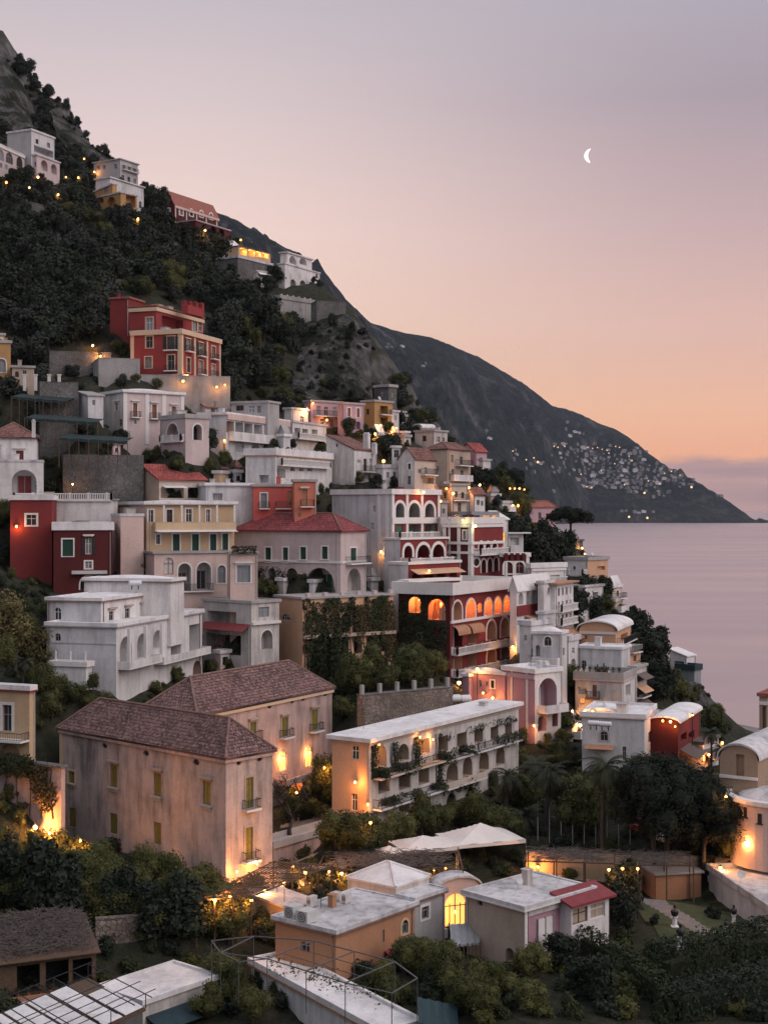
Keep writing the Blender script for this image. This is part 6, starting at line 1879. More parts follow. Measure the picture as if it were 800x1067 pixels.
# more small houses wherever the town slope would stand bare
INF, infv = 0, []
NOGO = [[(290, 630), (480, 630), (485, 770), (290, 770)], [(140, 440), (245, 455), (245, 500), (140, 500)], [(-10, 570), (48, 570), (66, 960), (-10, 960)], [(35, 760), (292, 760), (292, 935), (35, 935)], [(340, 760), (560, 830), (560, 900), (340, 900)], [(500, 770), (760, 780), (760, 900), (500, 900)], [(640, 640), (760, 640), (760, 745), (670, 745)]]
TOWN = [(150, 430), (330, 430), (420, 440), (505, 500), (560, 575), (640, 620), (655, 770), (560, 790), (300, 760), (100, 640), (60, 530)]
for _ in range(5000):
    if INF >= 34: break
    px, py = rg_.uniform(60, 700), rg_.uniform(430, 790)
    if not inpoly((px, py), TOWN) or any(inpoly((px, py), q) for q in NOGO): continue
    o, h = first(px, py)
    if o is None or o.name != 'terrain': continue
    sc = 210/h.y; w1, w2, hh = rg_.uniform(4, 8)*sc, rg_.uniform(7, 13)*sc, rg_.uniform(10, 18)*sc
    ok = True
    for dx, dy in ((-w1, -2), (w2, -2), (0, -hh), (-w1, -hh*.9), (w2, -hh*.9), (0, -hh*.5), (w2*.5, 2)):
        o2, h2 = first(px+dx, py+dy)
        if o2 is not None and o2.name[:4] not in ('terr', 'moun', 'sea', 'crow', 'bush', 'foli') and h2.y < h.y + (.5 if dy > -hh*.8 else 2.5): ok = False
    if not ok or any((px-a)**2 + (py-c)**2*1.4 < 150 for a, c in infv): continue
    b = Bld('small_house', 'small plain house squeezed between larger ones on the town slope', 'house', 'small houses filling the gaps of the town'); THINGS['small%d' % INF] = b
    col = rg_.choice(('white', 'white', 'whiteblue', 'offwhite', 'cream', 'pinkcream', 'ochrepale', 'palepink')); yw = rg_.uniform(40, 68)
    v1 = Vol(b, px, py+3, py-hh*.62, px-w1, px+w2, h.y-1, yw, col, {'ng': True, 'roof': 'flat', 'p': '0.3', 'rm': rg_.choice(('roofbright', 'roofwhite', 'roofgrey')), 'f': '4'})
    vs_ = [v1]
    if rg_.random() < .75:
        v2 = Vol(b, px+w2*.1, py-hh*.5, py-hh, px-w1*.8, px+w2*.75, h.y+1.5, yw, col, {'ng': True, 'roof': rg_.choice(('flat', 'flat', 'gable', 'hip')), 'rise': '1.1', 'p': '0.2', 'rm': rg_.choice(('roofbright', 'roofgrey', 'tilebrown')), 'f': '3'}); vs_.append(v2)
    for v in vs_:
        f = v.R; n = max(1, int(f.len/2.6)); z0 = v.zb + (.3 if v is v1 else .9); top = v.zt - .5
        for i in range(n):
            u = f.len*(i+.5)/n; w_ = rg_.uniform(.8, 1.1); kd = rg_.choice('wwdal')
            zz = z0 + (0 if kd in 'dl' else .9); zt_ = min(top, zz + rg_.uniform(1.3, 2.1))
            if zt_-zz < .7: continue
            lp = (arch_loop if kd in 'al' else rect_loop)(u-w_/2, u+w_/2, zz, zt_); dp = 1.2 if kd == 'l' else .22
            v.holes['R'].append((lp, dp, kd == 'l', 0)); oo = {'t': True} if rg_.random() < .4 else {}
            if kd in 'wd' and rg_.random() < .35: oo['s'] = rg_.choice(('green', 'woodbrown', 'dark'))
            v.el.append(lambda v=v, kd=kd, f=f, lp=lp, u=u, w_=w_, zz=zz, zt_=zt_, dp=dp, oo=oo: v.fill(kd, f, lp, u-w_/2, u+w_/2, zz, zt_, dp, kd == 'l', oo))
        if v.L.len > 2.5 and rg_.random() < .7:
            u = v.L.len*.45; lp = rect_loop(u-.4, u+.4, v.zt-2.0, v.zt-.9); v.holes['L'].append((lp, .22, False, 0)); v.el.append(lambda v=v, lp=lp, u=u: v.fill('w', v.L, lp, u-.4, u+.4, v.zt-2.0, v.zt-.9, .22, False, {}))
        v.finish()
    if v1.wr > 3: v1.balcony(v1.R, .1, v1.wr-.1, v1.zb+.1, 1.2, rg_.choice(('bar', 'solid', 'balus')), .9)
    INF += 1; infv.append((px, py)); bpy.context.view_layer.update(); dg = bpy.context.evaluated_depsgraph_get()
print('infill', INF)
sow(WOOD, ['wood0', 'wood1', 'wood2', 'olive0', 'olive1', 'citrus1'], 270, 3.3, .6, 1.7, 'dark round-crowned tree of the dense wood on the hillside above the town', 'trees of the hillside wood')
sow([(-5, 60), (20, 60), (150, 190), (240, 225), (335, 275), (340, 300), (-5, 200)], ['scrub', 'scrub', 'wood0', 'scrub', 'olive0'], 260, 1.9, .35, 1.15, 'dark shrub clinging to the steep rocky ridge above the clifftop villas', 'shrubs of the rocky ridge')
sow([(-5, 350), (120, 350), (245, 400), (420, 400), (520, 470), (610, 560), (500, 560), (340, 480), (200, 470), (-5, 470)], ['wood0', 'olive1', 'bush0', 'bush1', 'citrus1'], 130, 3.0, .7, 1.2, 'dark green tree filling the gaps between the upper houses', 'greenery between the upper houses')
sow([(300, 335), (345, 338), (388, 350), (388, 418), (270, 418)], ['scrub', 'scrub', 'wood1'], 34, 3.2, .5, 1.2, 'dark shrub rooted in the bare rock of the cliff above the pink terraced house', 'shrubs of the cliff')
sow([(-5, 470), (200, 470), (520, 520), (700, 640), (760, 760), (740, 830), (300, 880), (-5, 880)], ['bush0', 'bush1', 'citrus0', 'bush1', 'citrus2'], 270, 1.9, .55, 1.0, 'green bush growing between the houses of the lower town', 'bushes between the lower houses')
LAWN = [(668, 934), (700, 922), (745, 920), (775, 938), (795, 958), (785, 984), (720, 990), (690, 978), (668, 955)]
sow([(-5, 860), (800, 860), (800, 1067), (-5, 1067)], ['bush0', 'bush1', 'bush2', 'citrus1'], 120, 1.7, .45, .8, 'dark low bush of the gardens in the foreground', 'bushes of the foreground gardens') if False else None
def sow2(n):
    k = 0
    for _ in range(6000):
        if k >= n: break
        px, py = rg_.uniform(-5, 805), rg_.uniform(865, 1066)
        if inpoly((px, py), LAWN) or (px > 655 and px < 800 and 905 < py < 990): continue
        o, h = first(px, py)
        if o is None or o.name != 'terrain': continue
        if any((h.x-a)**2+(h.y-b)**2 < 1.5**2 for a, b, w in SPOTS[-200:]): continue
        s = rg_.uniform(.55, .95); o2, h2 = first(px, py-s*1.8/h.y*F)
        if o2 is not None and o2.name in ('wall', 'roof', 'window') and h2.y > h.y: s *= .5
        plant(rg_.choice(['bush0', 'bush1', 'bush2', 'bush1']), h - Vector((0, 0, .1)), s, 'dark low bush of the gardens in the foreground', 'bushes of the foreground gardens'); SPOTS.append((h.x, h.y, s)); k += 1
sow2(170)
# ---- clipped hedges of the lower garden
def hedge(pts, hgt, wid, n, label, mat='leafivy', seed=1):
    rr = random.Random(seed); mb = MB(); P = [ground(*p) for p in pts]
    seg = [(a, b) for a, b in zip(P, P[1:])]; L = sum((b-a).length for a, b in seg)
    for a, b in seg:
        d = (b-a); w = Vector((-d.y, d.x, 0)).normalized()*wid*.42; mb.obox(a + d*.06 - w*.35 - Vector((0, 0, .8)), d*.88, w*.7, Vector((0, 0, hgt*.66+.6)))
        for _ in range(int(n*d.length/L)):
            t = rr.random(); q = a.lerp(b, t); f = rr.random(); bulge = 1 + .22*noise.noise((q.x*.5, q.y*.5, f*3)); sgn = rr.choice((-1, 1))
            if rr.random() < .12: p = (a if rr.random() < .5 else b) + w*rr.uniform(-1, 1) + Vector((rr.gauss(0, .2), rr.gauss(0, .2), hgt*rr.random())); nn = Vector((rr.gauss(0, 1), -1, .3))
            elif f < .4: p = q + w*rr.uniform(-1.1, 1.1) + Vector((0, 0, hgt*bulge*rr.uniform(.92, 1.06))); nn = Vector((0, 0, 1))
            else: p = q + w*sgn*1.15*bulge + Vector((0, 0, hgt*rr.uniform(0, 1))); nn = w.normalized()*sgn
            leaf(mb, p, (nn + Vector((rr.gauss(0, .5), rr.gauss(0, .5), rr.gauss(0, .5)))).normalized(), .17, rr)
    o = mb.build('hedge', mat, origin=P[0]); tag(o, label, 'hedge')
hedge([(592, 985), (622, 1000), (655, 1018), (690, 1048), (700, 1066)], 2.2, 1.6, 3800, 'tall clipped hedge curving down from the veranda to the bottom edge', seed=5)
hedge([(692, 1030), (720, 1022), (760, 1012), (815, 1000)], 3.4, 3.2, 5200, 'massive dark hedge closing the lawn at the lower right', 'leafivy', seed=6)
hedge([(700, 1062), (760, 1050), (815, 1040)], 2.6, 3.0, 3200, 'lower dark hedge along the bottom right edge', 'leafdark', seed=7)
# bare tree in the lamplit courtyard
def bare(px, py, h, label, dz=0):
    g = ground(px, py); rr = random.Random(17); mb = MB()
    def grow(p, d, L, r, k):
        q = p + d*L; mid = p + d*L*.5 + Vector((rr.gauss(0, .05), rr.gauss(0, .05), 0))*L; mb.tube([p, mid, q], [r, r*.85, r*.65], 6)
        if k == 0: return
        for _ in range(3 if k > 1 else 2): grow(q, (d + Vector((rr.gauss(0, .6), rr.gauss(0, .6), rr.gauss(.15, .3)))).normalized(), L*rr.uniform(.6, .85), r*.6, k-1)
    root = empty('bare_tree', g, label, 'tree'); grow(g - Vector((0, 0, .5)), Vector((.1, 0, 1)).normalized(), h*.42, h*.045, 4); mb.build('trunk', 'bark', root, smooth=True)
    rr2 = random.Random(3); lf = MB()
    for _ in range(420): 
        p = Vector(mb.v[rr2.randrange(len(mb.v)//2, len(mb.v))]); leaf(lf, p + Vector((rr2.gauss(0, .2), rr2.gauss(0, .2), rr2.gauss(0, .2))), Vector((rr2.gauss(0, 1), rr2.gauss(0, 1), 1)).normalized(), .1, rr2)
    lf.build('foliage', 'leafdark', root)
def bare_at(p, h, label):
    global ground
    g0 = ground; ground = lambda a, b_: p; bare(0, 0, h, label); ground = g0
pv = V_('courtyard_terrace'); c_ = pv.P + pv.R.d*5 + pv.L.d*2; c_.z = pv.zt
bare_at(c_, 6.0, 'gnarled bare tree on the lamplit courtyard terrace')
# the nursery originals stand in no picture
for k, (o, _) in PROTO.items():
    for ch in kids(o): bpy.data.objects.remove(ch)
    bpy.data.objects.remove(o)
# ---------------------------------------------------------------- lamps
bpy.context.view_layer.update(); dg = bpy.context.evaluated_depsgraph_get()
LAMPC = (1.0, .37, .085)
def lamp(px, py, power=60, label=None, group=None, r=None, back=1.2, forward=None, col=LAMPC, wall=False, soft=False):
    o, h = first(px, py)
    if o is None: h = ground(px, py)
    if h is None: print('NOLAMP', px, py); return
    d = ray(px, py); p = h - d*(forward or (.55 if wall else back)); g = gz(p.x, p.y); hh = p.z-g; r = (r*rnd_pane.uniform(.6, .95)) if r else max(.1, min(.30, h.y*.0006))*rnd_pane.uniform(.8, 1.2)
    onwall = wall or hh > 7.5 or hh < .4
    root = empty('wall_lantern' if onwall else 'street_lamp', p if onwall else Vector((p.x, p.y, g)), label or 'glowing warm street lamp among the houses of the town', 'lantern' if onwall else 'street lamp', group or (None if label else 'glowing street lamps of the town'))
    mb = MB(); mb.ball(p, r, 7); mb.build('globe', rnd_pane.choice(('bulb', 'bulb', 'bulbred', 'bulbpale')), root, smooth=True)
    pm = MB()
    if onwall: pm.bar(p + d*.5, p + d*.12 + Vector((0, 0, r+.1)), .06); pm.bar(p + Vector((0, 0, r)), p + Vector((0, 0, r+.14)), .1); pm.build('bracket', 'iron', root)
    else: pm.tube([(p.x, p.y, g-.4), (p.x, p.y, p.z-r)], [.07, .05], 6); pm.lathe((p.x, p.y, p.z+r*.9), [(.05, .16), (r*1.1, 0)][::-1], 8); pm.build('pole', 'iron', root)
    point_light(p - d*(r+.12) - Vector((0, 0, r*.8)), power, col, root, .12)
G1 = 'lamps of the clifftop road'
for px, py, pw in ((40, 184.5, 220), (7, 190, 120), (69, 184.5, 260), (82, 185, 200), (61, 202.5, 420), (88, 165.5, 200), (98.5, 179, 260), (31, 195.5, 40)): lamp(px, py, pw, 'glowing lamp on the dark slope by the clifftop villas', G1, r=.36)
lamp(144, 228, 900, 'bright floodlamp at the foot of the yellow clifftop villa', r=.5); lamp(214, 240, 900, 'bright orange lamp under the dark red ridge house', r=.5)
lamp(251, 250, 200, 'bright lamp on a post above the lit dining veranda', r=.4); lamp(262.5, 252.5, 60, 'pale small lamp right of the dining veranda roof', r=.3)
for px, py in ((254.5, 262), (265, 263), (271, 265), (277, 266)): lamp(px, py, 120, 'lamp hanging in the lit dining veranda on the hillside', 'lamps of the dining veranda', r=.3, wall=True)
lamp(97, 360, 200, 'orange street lamp above the stone wall left of the red villa', r=.3); lamp(105, 371, 500, 'glowing lamp washing the concrete road parapet orange', r=.2, wall=True)
lamp(191, 397, 200, 'floodlamp blazing at the corner base of the red villa', r=.4, wall=True, forward=1.0); lamp(195.5, 391, 90, 'small lamp just above the floodlamp of the red villa', r=.22, wall=True)
lamp(226, 403, 160, 'floodlamp under the right corner of the red villa', r=.34, wall=True, forward=1.0); lamp(234.5, 401, 60, 'round street lamp right of the red villa', r=.3, wall=True)
lamp(320, 426, 900, 'orange floodlamp on the end of the pink terraced house', r=.25, wall=True); lamp(326, 420, 120, 'lamp on the pink terraced house roof edge', r=.28, wall=True); lamp(340.5, 437.5, 140, 'lamp in front of the pink terraced house', r=.3)
lamp(391, 452, 1000, 'blazing orange floodlamp below the ochre yellow house', r=.35, back=2.4); lamp(396.5, 443, 120, 'street lamp right under the ochre yellow house', r=.28); lamp(408, 450, 500, 'floodlamp under the small plain white house', r=.25, back=2); lamp(413, 446, 160, 'street lamp beside the small plain white house', r=.3)
lamp(234, 459, 70, 'orange lantern on the white hotel wall above the bushes', r=.26, wall=True); lamp(399.5, 480.5, 90, 'round pale lamp by the roof garden of the low white house', r=.42)
lamp(76, 504.5, 90, 'dim orange lamp on the stairway in the stone walls', r=.24); lamp(17.5, 548.5, 180, 'bright yellow lamp on the dark red house wall', r=.3, wall=True)
lamp(397, 575, 120, 'orange lantern hanging on the blank white hotel wall', r=.26, wall=True)
for px, py, pw in ((441, 513, 120), (459, 522, 90), (472, 514, 240), (488.5, 508, 420), (499.5, 505, 200), (465, 509, 120), (447, 595, 60), (534, 527, 420), (539.5, 526.5, 300), (554.5, 511, 150), (478, 711.5, 160), (497, 697, 200)): lamp(px, py, pw, r=.33)
for i, (px, py) in enumerate(((531, 509), (536, 509), (541, 509), (546, 510))): lamp(px, py, 30, 'small lamp in a string beyond the upper lane', 'string of small lamps beyond the upper lane', r=.28)
lamp(495, 548, 70, 'yellow lamp inside the glasshouse on the castle terraces', r=.3, col=(1, .85, .3), wall=True); lamp(482, 542, 50, 'yellow lamp over the plants of the castle terraces', r=.24, col=(1, .85, .3), wall=True)
lamp(606, 571, 260, 'lamp on the terrace by the rock tower', r=.3); lamp(609, 577, 160, 'lamp below the rock tower terrace', r=.22)
lamp(534, 674, 260, 'bright lamp at the right corner of the glowing red hotel', r=.3, wall=True)
lamp(513, 727, 260, 'orange lamp glowing over the pink house roof', r=.24, wall=True, forward=1.0); lamp(503, 722, 160, 'orange lamp in the lane behind the low pink roofs', r=.2, wall=True, forward=1.0)
lamp(556, 756, 300, 'floodlamp at the foot of the pink house arch', r=.2, back=1.0, wall=True, forward=1.0); lamp(604, 755.5, 420, 'bright lamp in the alley left of the white boiler house', r=.3); lamp(596, 741, 500, 'lamp lighting the alley wall orange beside the pink house', r=.2)
lamp(617, 741, 400, 'lamp at the lower wall of the cactus terrace house', r=.18, wall=True, forward=1.0)
for px, py in ((690, 751), (698, 752), (703, 757)): lamp(px, py, 80, 'roof terrace lamp on the dark red vaulted house', 'roof terrace lamps', r=.2, wall=True)
lamp(752, 774, 160, 'lamp just left of the church gable top', r=.28); lamp(738, 786, 420, 'lamp lighting the palms beside the church', r=.25); lamp(776, 878, 420, 'floodlamp lighting the foot of the round church apse', r=.18, wall=True, forward=1.2); lamp(756, 830, 200, 'hidden lamp glowing under the church gable', r=.16, back=1.6)
lamp(37, 862, 2200, 'blazing yellow floodlamp low on the plaster wall at the left edge', r=.4, forward=1.6, wall=True); lamp(52, 868, 900, 'second floodlamp beside the blazing one at the plaster wall', r=.25, forward=1.4, wall=True); lamp(84, 876, 500, 'low lamp at the left foot of the old pink palazzo', r=.12, forward=1.0, wall=True)
lamp(295.5, 790, 420, 'left lantern on the lamplit courtyard wall of the palazzo', r=.17, wall=True, forward=.8); lamp(323, 784, 420, 'right lantern on the lamplit courtyard wall of the palazzo', r=.17, wall=True, forward=.8); lamp(309, 826, 600, 'lamp glowing behind the bare courtyard tree', r=.22, wall=True, forward=1.0)
lamp(370, 815, 260, 'street lantern on the peach end wall of the hotel wing', r=.2, wall=True, forward=.9); lamp(383, 838, 360, 'lamp washing the peach end wall of the hotel wing', r=.14, wall=True, forward=.9); lamp(386, 857, 160, 'oval lamp in the trees below the hotel wing', r=.24)
lamp(437.5, 768, 110, 'left ball lamp at the roofline of the hotel wing', r=.16, wall=True, forward=.8); lamp(451, 770.5, 130, 'right ball lamp at the roofline of the hotel wing', r=.16, wall=True, forward=.8); lamp(395, 776, 70, 'lamp in the first arch of the hotel wing', r=.13, wall=True)
for px, py, pw in ((318, 909, 520), (356, 910, 500), (343, 908, 300), (276, 928, 600), (296, 920, 420), (240, 934, 600), (452, 906, 160), (464, 905, 160), (224, 938, 420), (305, 903, 420), (262, 938, 420)): lamp(px, py, pw, 'warm lamp under the wooden lattice of the restaurant garden', 'lamps of the restaurant garden', r=.15 if pw < 400 else .2)
for px, py, pw in ((573, 902, 420), (592, 903, 260), (648, 905, 220), (664, 905, 220), (620, 905, 160), (634, 906, 160), (750, 904, 420), (560, 903, 400)): lamp(px, py, pw, 'warm lamp along the lamplit garden wall left of the lawn', 'lamps of the garden wall', r=.18)
lamp(268, 900, 420, 'hidden lamp washing the right foot of the old pink palazzo orange', r=.16, wall=True, forward=1.3)
lamp(247, 908, 300, 'lamp at the near corner foot of the old pink palazzo', r=.16, wall=True, forward=1.3)
lamp(338, 800, 500, 'lamp at the right end of the lamplit courtyard wall', r=.16, wall=True, forward=1.0)
lamp(474, 950, 120, 'hanging lamp behind the glowing arched window', r=.18, wall=True, forward=1.0)
lamp(721, 745, 40, 'faint lamp by the beach', r=.16)

# ---------------------------------------------------------------- church apse, frames, tents, tanks, cars, statues
ch = V_('church').b
def apse():
    c = at(815, 875, 149); r = 5.6; zt = H-(838-HY)/F*146; zb = H-(884-HY)/F*146; n = 40; mb = MB(); c.z = zb
    mb.lathe(c, [(r, -2), (r, zt-zb)], n); ch.part(mb, 'apse_wall', 'pinkcream', smooth=False)
    mb = MB(); mb.lathe(c, [(r+.02, zt-zb+.002), (r+.35, zt-zb+.05), (r+.35, zt-zb+.5), (r-.4, zt-zb+.55), (r-.5, zt-zb+.1), (r-.6, zt-zb+.02)], n); ch.part(mb, 'rim', 'trim')
    mb = MB(); mb.lathe(c, [(r-.62, zt-zb-.1), (r*.75, zt-zb+.5), (r*.4, zt-zb+1.0), (.05, zt-zb+1.2)], n); ch.part(mb, 'apse_roof', 'roofwhite', smooth=True)
    for px, py in ((776, 846), (791, 853)):
        d = Vector(((px-CX)/F, 1, 0)); k = None
        for i in range(4000):
            q = d*(138+i*.005)
            if (q.x-c.x)**2+(q.y-c.y)**2 < r*r: k = q; break
        if k is None: continue
        z = H-(py-HY)/F*k.y; nn = Vector((k.x-c.x, k.y-c.y, 0)).normalized(); sd = Vector((-nn.y, nn.x, 0)); mb = MB()
        mb.obox(Vector((k.x, k.y, z-.5)) - sd*.22 - nn*.2, sd*.44, nn*.24, Vector((0, 0, 1.0))); mb.obox(Vector((k.x, k.y, z-.62)) - sd*.35 - nn*.2, sd*.7, nn*.34, Vector((0, 0, .12))); ch.part(mb, 'window', 'dark')
apse()
def on_plane(px, py, z): d = ray(px, py); return CAM + d*((z-H)/d.z)
# steel pipe frame over the white roof block
zf = 15.9; Q = lambda x, y, z=zf: on_plane(230+x/3.2, 860+y/3.2, z)
root = empty('pipe_frame', Q(310, 385, 12.5), 'open frame of grey steel pipes above the low white flat roof', 'pipe frame')
nodes = {'a': (155, 445), 'b': (310, 385), 'c': (445, 420), 'd': (580, 455), 'e': (415, 525), 'f': (285, 485), 'g': (655, 510), 'h': (0, 425), 'i': (110, 370), 'k': (570, 560), 'l': (-30, 385), 'm': (60, 455)}
rails = MB()
for p, q in ('ab', 'bc', 'cd', 'af', 'fe', 'ed', 'fc', 'dg', 'ke', 'kg', 'ha', 'hi', 'ib', 'lh', 'li', 'hm', 'ma'): rails.bar(Q(*nodes[p]), Q(*nodes[q]), .075)
for t in (.3, .6): rails.bar(Q(*nodes['a']).lerp(Q(*nodes['b']), t), Q(*nodes['e']).lerp(Q(*nodes['d']), t), .05)
rails.build('rail', 'pipe', root)
for k, p in nodes.items():
    m = MB(); q = Q(*p); m.tube([(q.x, q.y, max(gz(q.x, q.y)-.3, q.z-3.2)), q], .04, 6); m.build('post', 'pipe', root)
mb = MB(); rr = random.Random(4)
for p, q, n in (('f', 'e', 130), ('a', 'f', 90), ('e', 'k', 60)):
    A, B = Q(*nodes[p]), Q(*nodes[q])
    for _ in range(n):
        c = A.lerp(B, rr.random()) + Vector((rr.gauss(0, .25), rr.gauss(0, .3), rr.gauss(-.3, .35))); leaf(mb, c, Vector((rr.gauss(0, .6), rr.gauss(0, .6), 1)).normalized(), .14, rr)
tag(mb.build('vine', 'leafcitrus', origin=Q(*nodes['f'])), 'sparse young vine leafing along the steel pipes', 'vine')
# sticks: lattice and brushwood pergolas over the restaurant garden
def pergola(pts, z, name, label, nst, mat='twig', lattice=False, seed=1, thick=.5):
    P = [on_plane(a, c, z) for a, c in pts]; rr = random.Random(seed); root = empty(name, Vector((P[0].x, P[0].y, gz(P[0].x, P[0].y))), label, 'pergola')
    A, B, C_, D = P; fr = MB()
    for p, q in ((A, B), (B, C_), (C_, D), (D, A)): fr.bar(p, q, .12)
    fr.build('frame', 'wood', root)
    for t in (0, .33, .66, 1):
        for p in (A.lerp(B, t), D.lerp(C_, t)): m = MB(); m.bar((p.x, p.y, gz(p.x, p.y)-.3), p, .13); m.build('post', 'wood', root)
    st = MB()
    if lattice:
        for i in range(nst): t = (i+.5)/nst; st.bar(A.lerp(B, t)+Vector((0, 0, .12)), D.lerp(C_, t)+Vector((0, 0, .12)), .07)
        for i in range(7): t = (i+.5)/7; st.bar(A.lerp(D, t)+Vector((0, 0, .2)), B.lerp(C_, t)+Vector((0, 0, .2)), .07)
        st.build('lattice', 'wood', root)
    else:
        for i in range(nst):
            c = A.lerp(B, rr.random()).lerp(D.lerp(C_, rr.random()), rr.random()); a = rr.gauss(0, .7) + rr.choice((0, 1.57)); L = rr.uniform(.6, 1.8); c += Vector((0, 0, rr.uniform(0, thick)))
            d = Vector((math.cos(a), math.sin(a), rr.gauss(0, .15)))*L/2; st.bar(c-d, c+d, .03)
        st.build('brushwood', mat, root)
pergola([(205, 938), (262, 934), (345, 902), (285, 898)], 15.8, 'lattice_pergola', 'dark wooden lattice over the lamplit restaurant garden beside the palazzo', 14, lattice=True)
pergola([(330, 906), (482, 906), (478, 888), (338, 890)], 14.6, 'twig_pergola', 'pergola thatched with dry vine twigs behind the orange lodge', 900, seed=3)
pergola([(546, 897), (640, 900), (640, 889), (550, 886)], 14.4, 'twig_pergola', 'pergola of dry twigs over the lamplit garden wall, left of the tall thin palm', 600, seed=4)
pergola([(640, 901), (722, 902), (718, 891), (640, 890)], 14.4, 'twig_pergola', 'pergola of dry twigs under the big stone pine', 500, seed=5)
# lamplit wall along the garden
def wall_line(px0, py0, px1, py1, hgt, mat, name, label, th=.4):
    grp = 'terrace walls of the hillside wood' if name == 'terrace_wall' else None
    a, b_ = ground(px0, py0), ground(px1, py1); d = b_-a; w = Vector((-d.y, d.x, 0)).normalized()*th; mb = MB(); n = 8
    mb.obox(a - Vector((0, 0, 1.2)), d, w, Vector((0, 0, hgt+1.2))); mb.obox(a - w*.2 + Vector((0, 0, hgt+.003)), d, w*1.4, Vector((0, 0, .14))); tag(mb.build(name, mat, origin=a), label, 'wall', grp)
for a in ((160, 256, 186, 262), (172, 288, 200, 302), (12, 214, 48, 224), (205, 345, 240, 352), (60, 252, 92, 262), (118, 300, 150, 306)): wall_line(*a, 2.2, 'stonegrey', 'terrace_wall', 'low dry-stone terrace wall showing between the trees of the hillside wood')
wall_line(548, 908, 730, 914, 2.0, 'ochrepale', 'garden_wall', 'long low garden wall washed in orange lamplight left of the lawn')
wall_line(100, 985, 225, 975, 2.2, 'stonewarm', 'stone_wall', 'rough stone wall overgrown with bushes behind the white membrane roof')
wall_line(735, 912, 812, 918, 1.8, 'ochrepale', 'garden_wall', 'orange-lit wall in front of the church apse')
# white canopy tents
def tent(px, py, w, d, h, peak, yaw, label):
    g = ground(px, py); root = empty('canopy_tent', g, label, 'tent'); c, s = math.cos(yaw), math.sin(yaw)
    T = lambda x, y, z: g + Vector((x*c-y*s, x*s+y*c, z)); mb = MB(); n = 8
    def Z(u, v): 
        m = max(abs(u), abs(v)); return h + peak*(1-m)**1.25 + .06*math.sin(u*9)*m
    for i in range(n*2):
        for j in range(n*2):
            q = [(-1+i/n, -1+j/n), (-1+(i+1)/n, -1+j/n), (-1+(i+1)/n, -1+(j+1)/n), (-1+i/n, -1+(j+1)/n)]
            mb.quad(*[T(u*w/2, v*d/2, Z(u, v)) for u, v in q])
    for a, b_ in (((-1, -1), (1, -1)), ((1, -1), (1, 1)), ((1, 1), (-1, 1)), ((-1, 1), (-1, -1))): p, q = T(a[0]*w/2, a[1]*d/2, h), T(b_[0]*w/2, b_[1]*d/2, h); mb.quad(p-Vector((0, 0, .35)), q-Vector((0, 0, .35)), q, p)
    mb.build('canopy', 'canvas', root)
    for a, b_ in ((-1, -1), (1, -1), (1, 1), (-1, 1)): m = MB(); m.tube([T(a*w/2, b_*d/2, -.3), T(a*w/2, b_*d/2, h)], .05, 6); m.build('pole', 'pipe', root)
tent(500, 893, 8.0, 6.0, 2.2, 1.5, R(20), 'large white canopy tent with a low peak before the hotel wing')
tent(440, 899, 6.0, 5.0, 2.0, .9, R(20), 'smaller pinkish white canopy tent left of the large one')
tent(405, 902, 2.4, 2.4, 1.5, .6, R(10), 'little white tent at the left end of the canopies')
# things on roofs
def ac_unit(p, w, h, d, yaw, label, group=None):
    root = empty('air_conditioner', p, label, 'air conditioner', group); c = Vector((math.cos(yaw), math.sin(yaw), 0)); s = Vector((-math.sin(yaw), math.cos(yaw), 0)); mb = MB()
    mb.obox(p - c*w/2 - s*d/2 + Vector((0, 0, .08)), c*w, s*d, Vector((0, 0, h))); mb.obox(p - c*w*.4 - s*d/2, c*w*.1, s*d, Vector((0, 0, .079))); mb.obox(p + c*w*.3 - s*d/2, c*w*.1, s*d, Vector((0, 0, .079))); mb.build('casing', 'acmetal', root)
    f_ = MB(); o = p - c*(w/2+.012) + Vector((0, 0, .08+h/2)); k = 16
    for r0, r1 in ((.0, .06), (.12, .17), (.24, .29)):
        q = [(math.cos(6.283*i/k), math.sin(6.283*i/k)) for i in range(k)]; z = Vector((0, 0, 1))
        for i in range(k):
            a, b_ = q[i], q[(i+1) % k]; f_.quad(*[o + s*x*r*min(d, h)*1.5 + z*y*r*min(d, h)*1.5 for (x, y), r in ((a, r0), (b_, r0), (b_, r1), (a, r1))])
    f_.build('fan_grille', 'dark', root)
lv = V_('orange_lodge'); zr = lv.zt + .23
for px, py, w, h, d, l in ((325, 945, .9, .9, .5, 'air conditioner left of the pair on the orange lodge roof'), (349, 939, .85, .75, .5, 'small air conditioner in the middle of the orange lodge roof'), (361, 941, .85, .8, .5, 'right air conditioner on the orange lodge roof'), (306, 957, 1.3, 1.1, 1.0, 'big grey rooftop box at the left corner of the orange lodge'), (320, 961, 1.4, 1.0, 1.2, 'larger pale rooftop box at the near left of the orange lodge')): ac_unit(on_plane(px, py, zr), w, h, d, R(52), l)
for px, py, l in ((462, 978, 'air conditioner under the glowing arched window, left one'), (481, 977, 'air conditioner under the glowing arched window, right one')): ac_unit(at(px, py, 131), .9, .8, .4, R(52), l)
def tank(px, py, Y, L, r, yaw, label, group=None):
    c = at(px, py, Y); root = empty('water_tank', c, label, 'water tank', group); d = Vector((math.cos(yaw), math.sin(yaw), 0)); mb = MB()
    a, b_ = c - d*L/2, c + d*L/2; mb.tube([a - d*.12, a, b_, b_ + d*.12], [r*.75, r, r, r*.75], 14); mb.build('drum', 'tank', root, smooth=False)
    m = MB()
    for q in (a.lerp(b_, .2), a.lerp(b_, .8)): m.bar(q - Vector((0, 0, r*.6)), q - Vector((0, 0, r+.5)), .12)
    m.build('stand', 'iron', root)
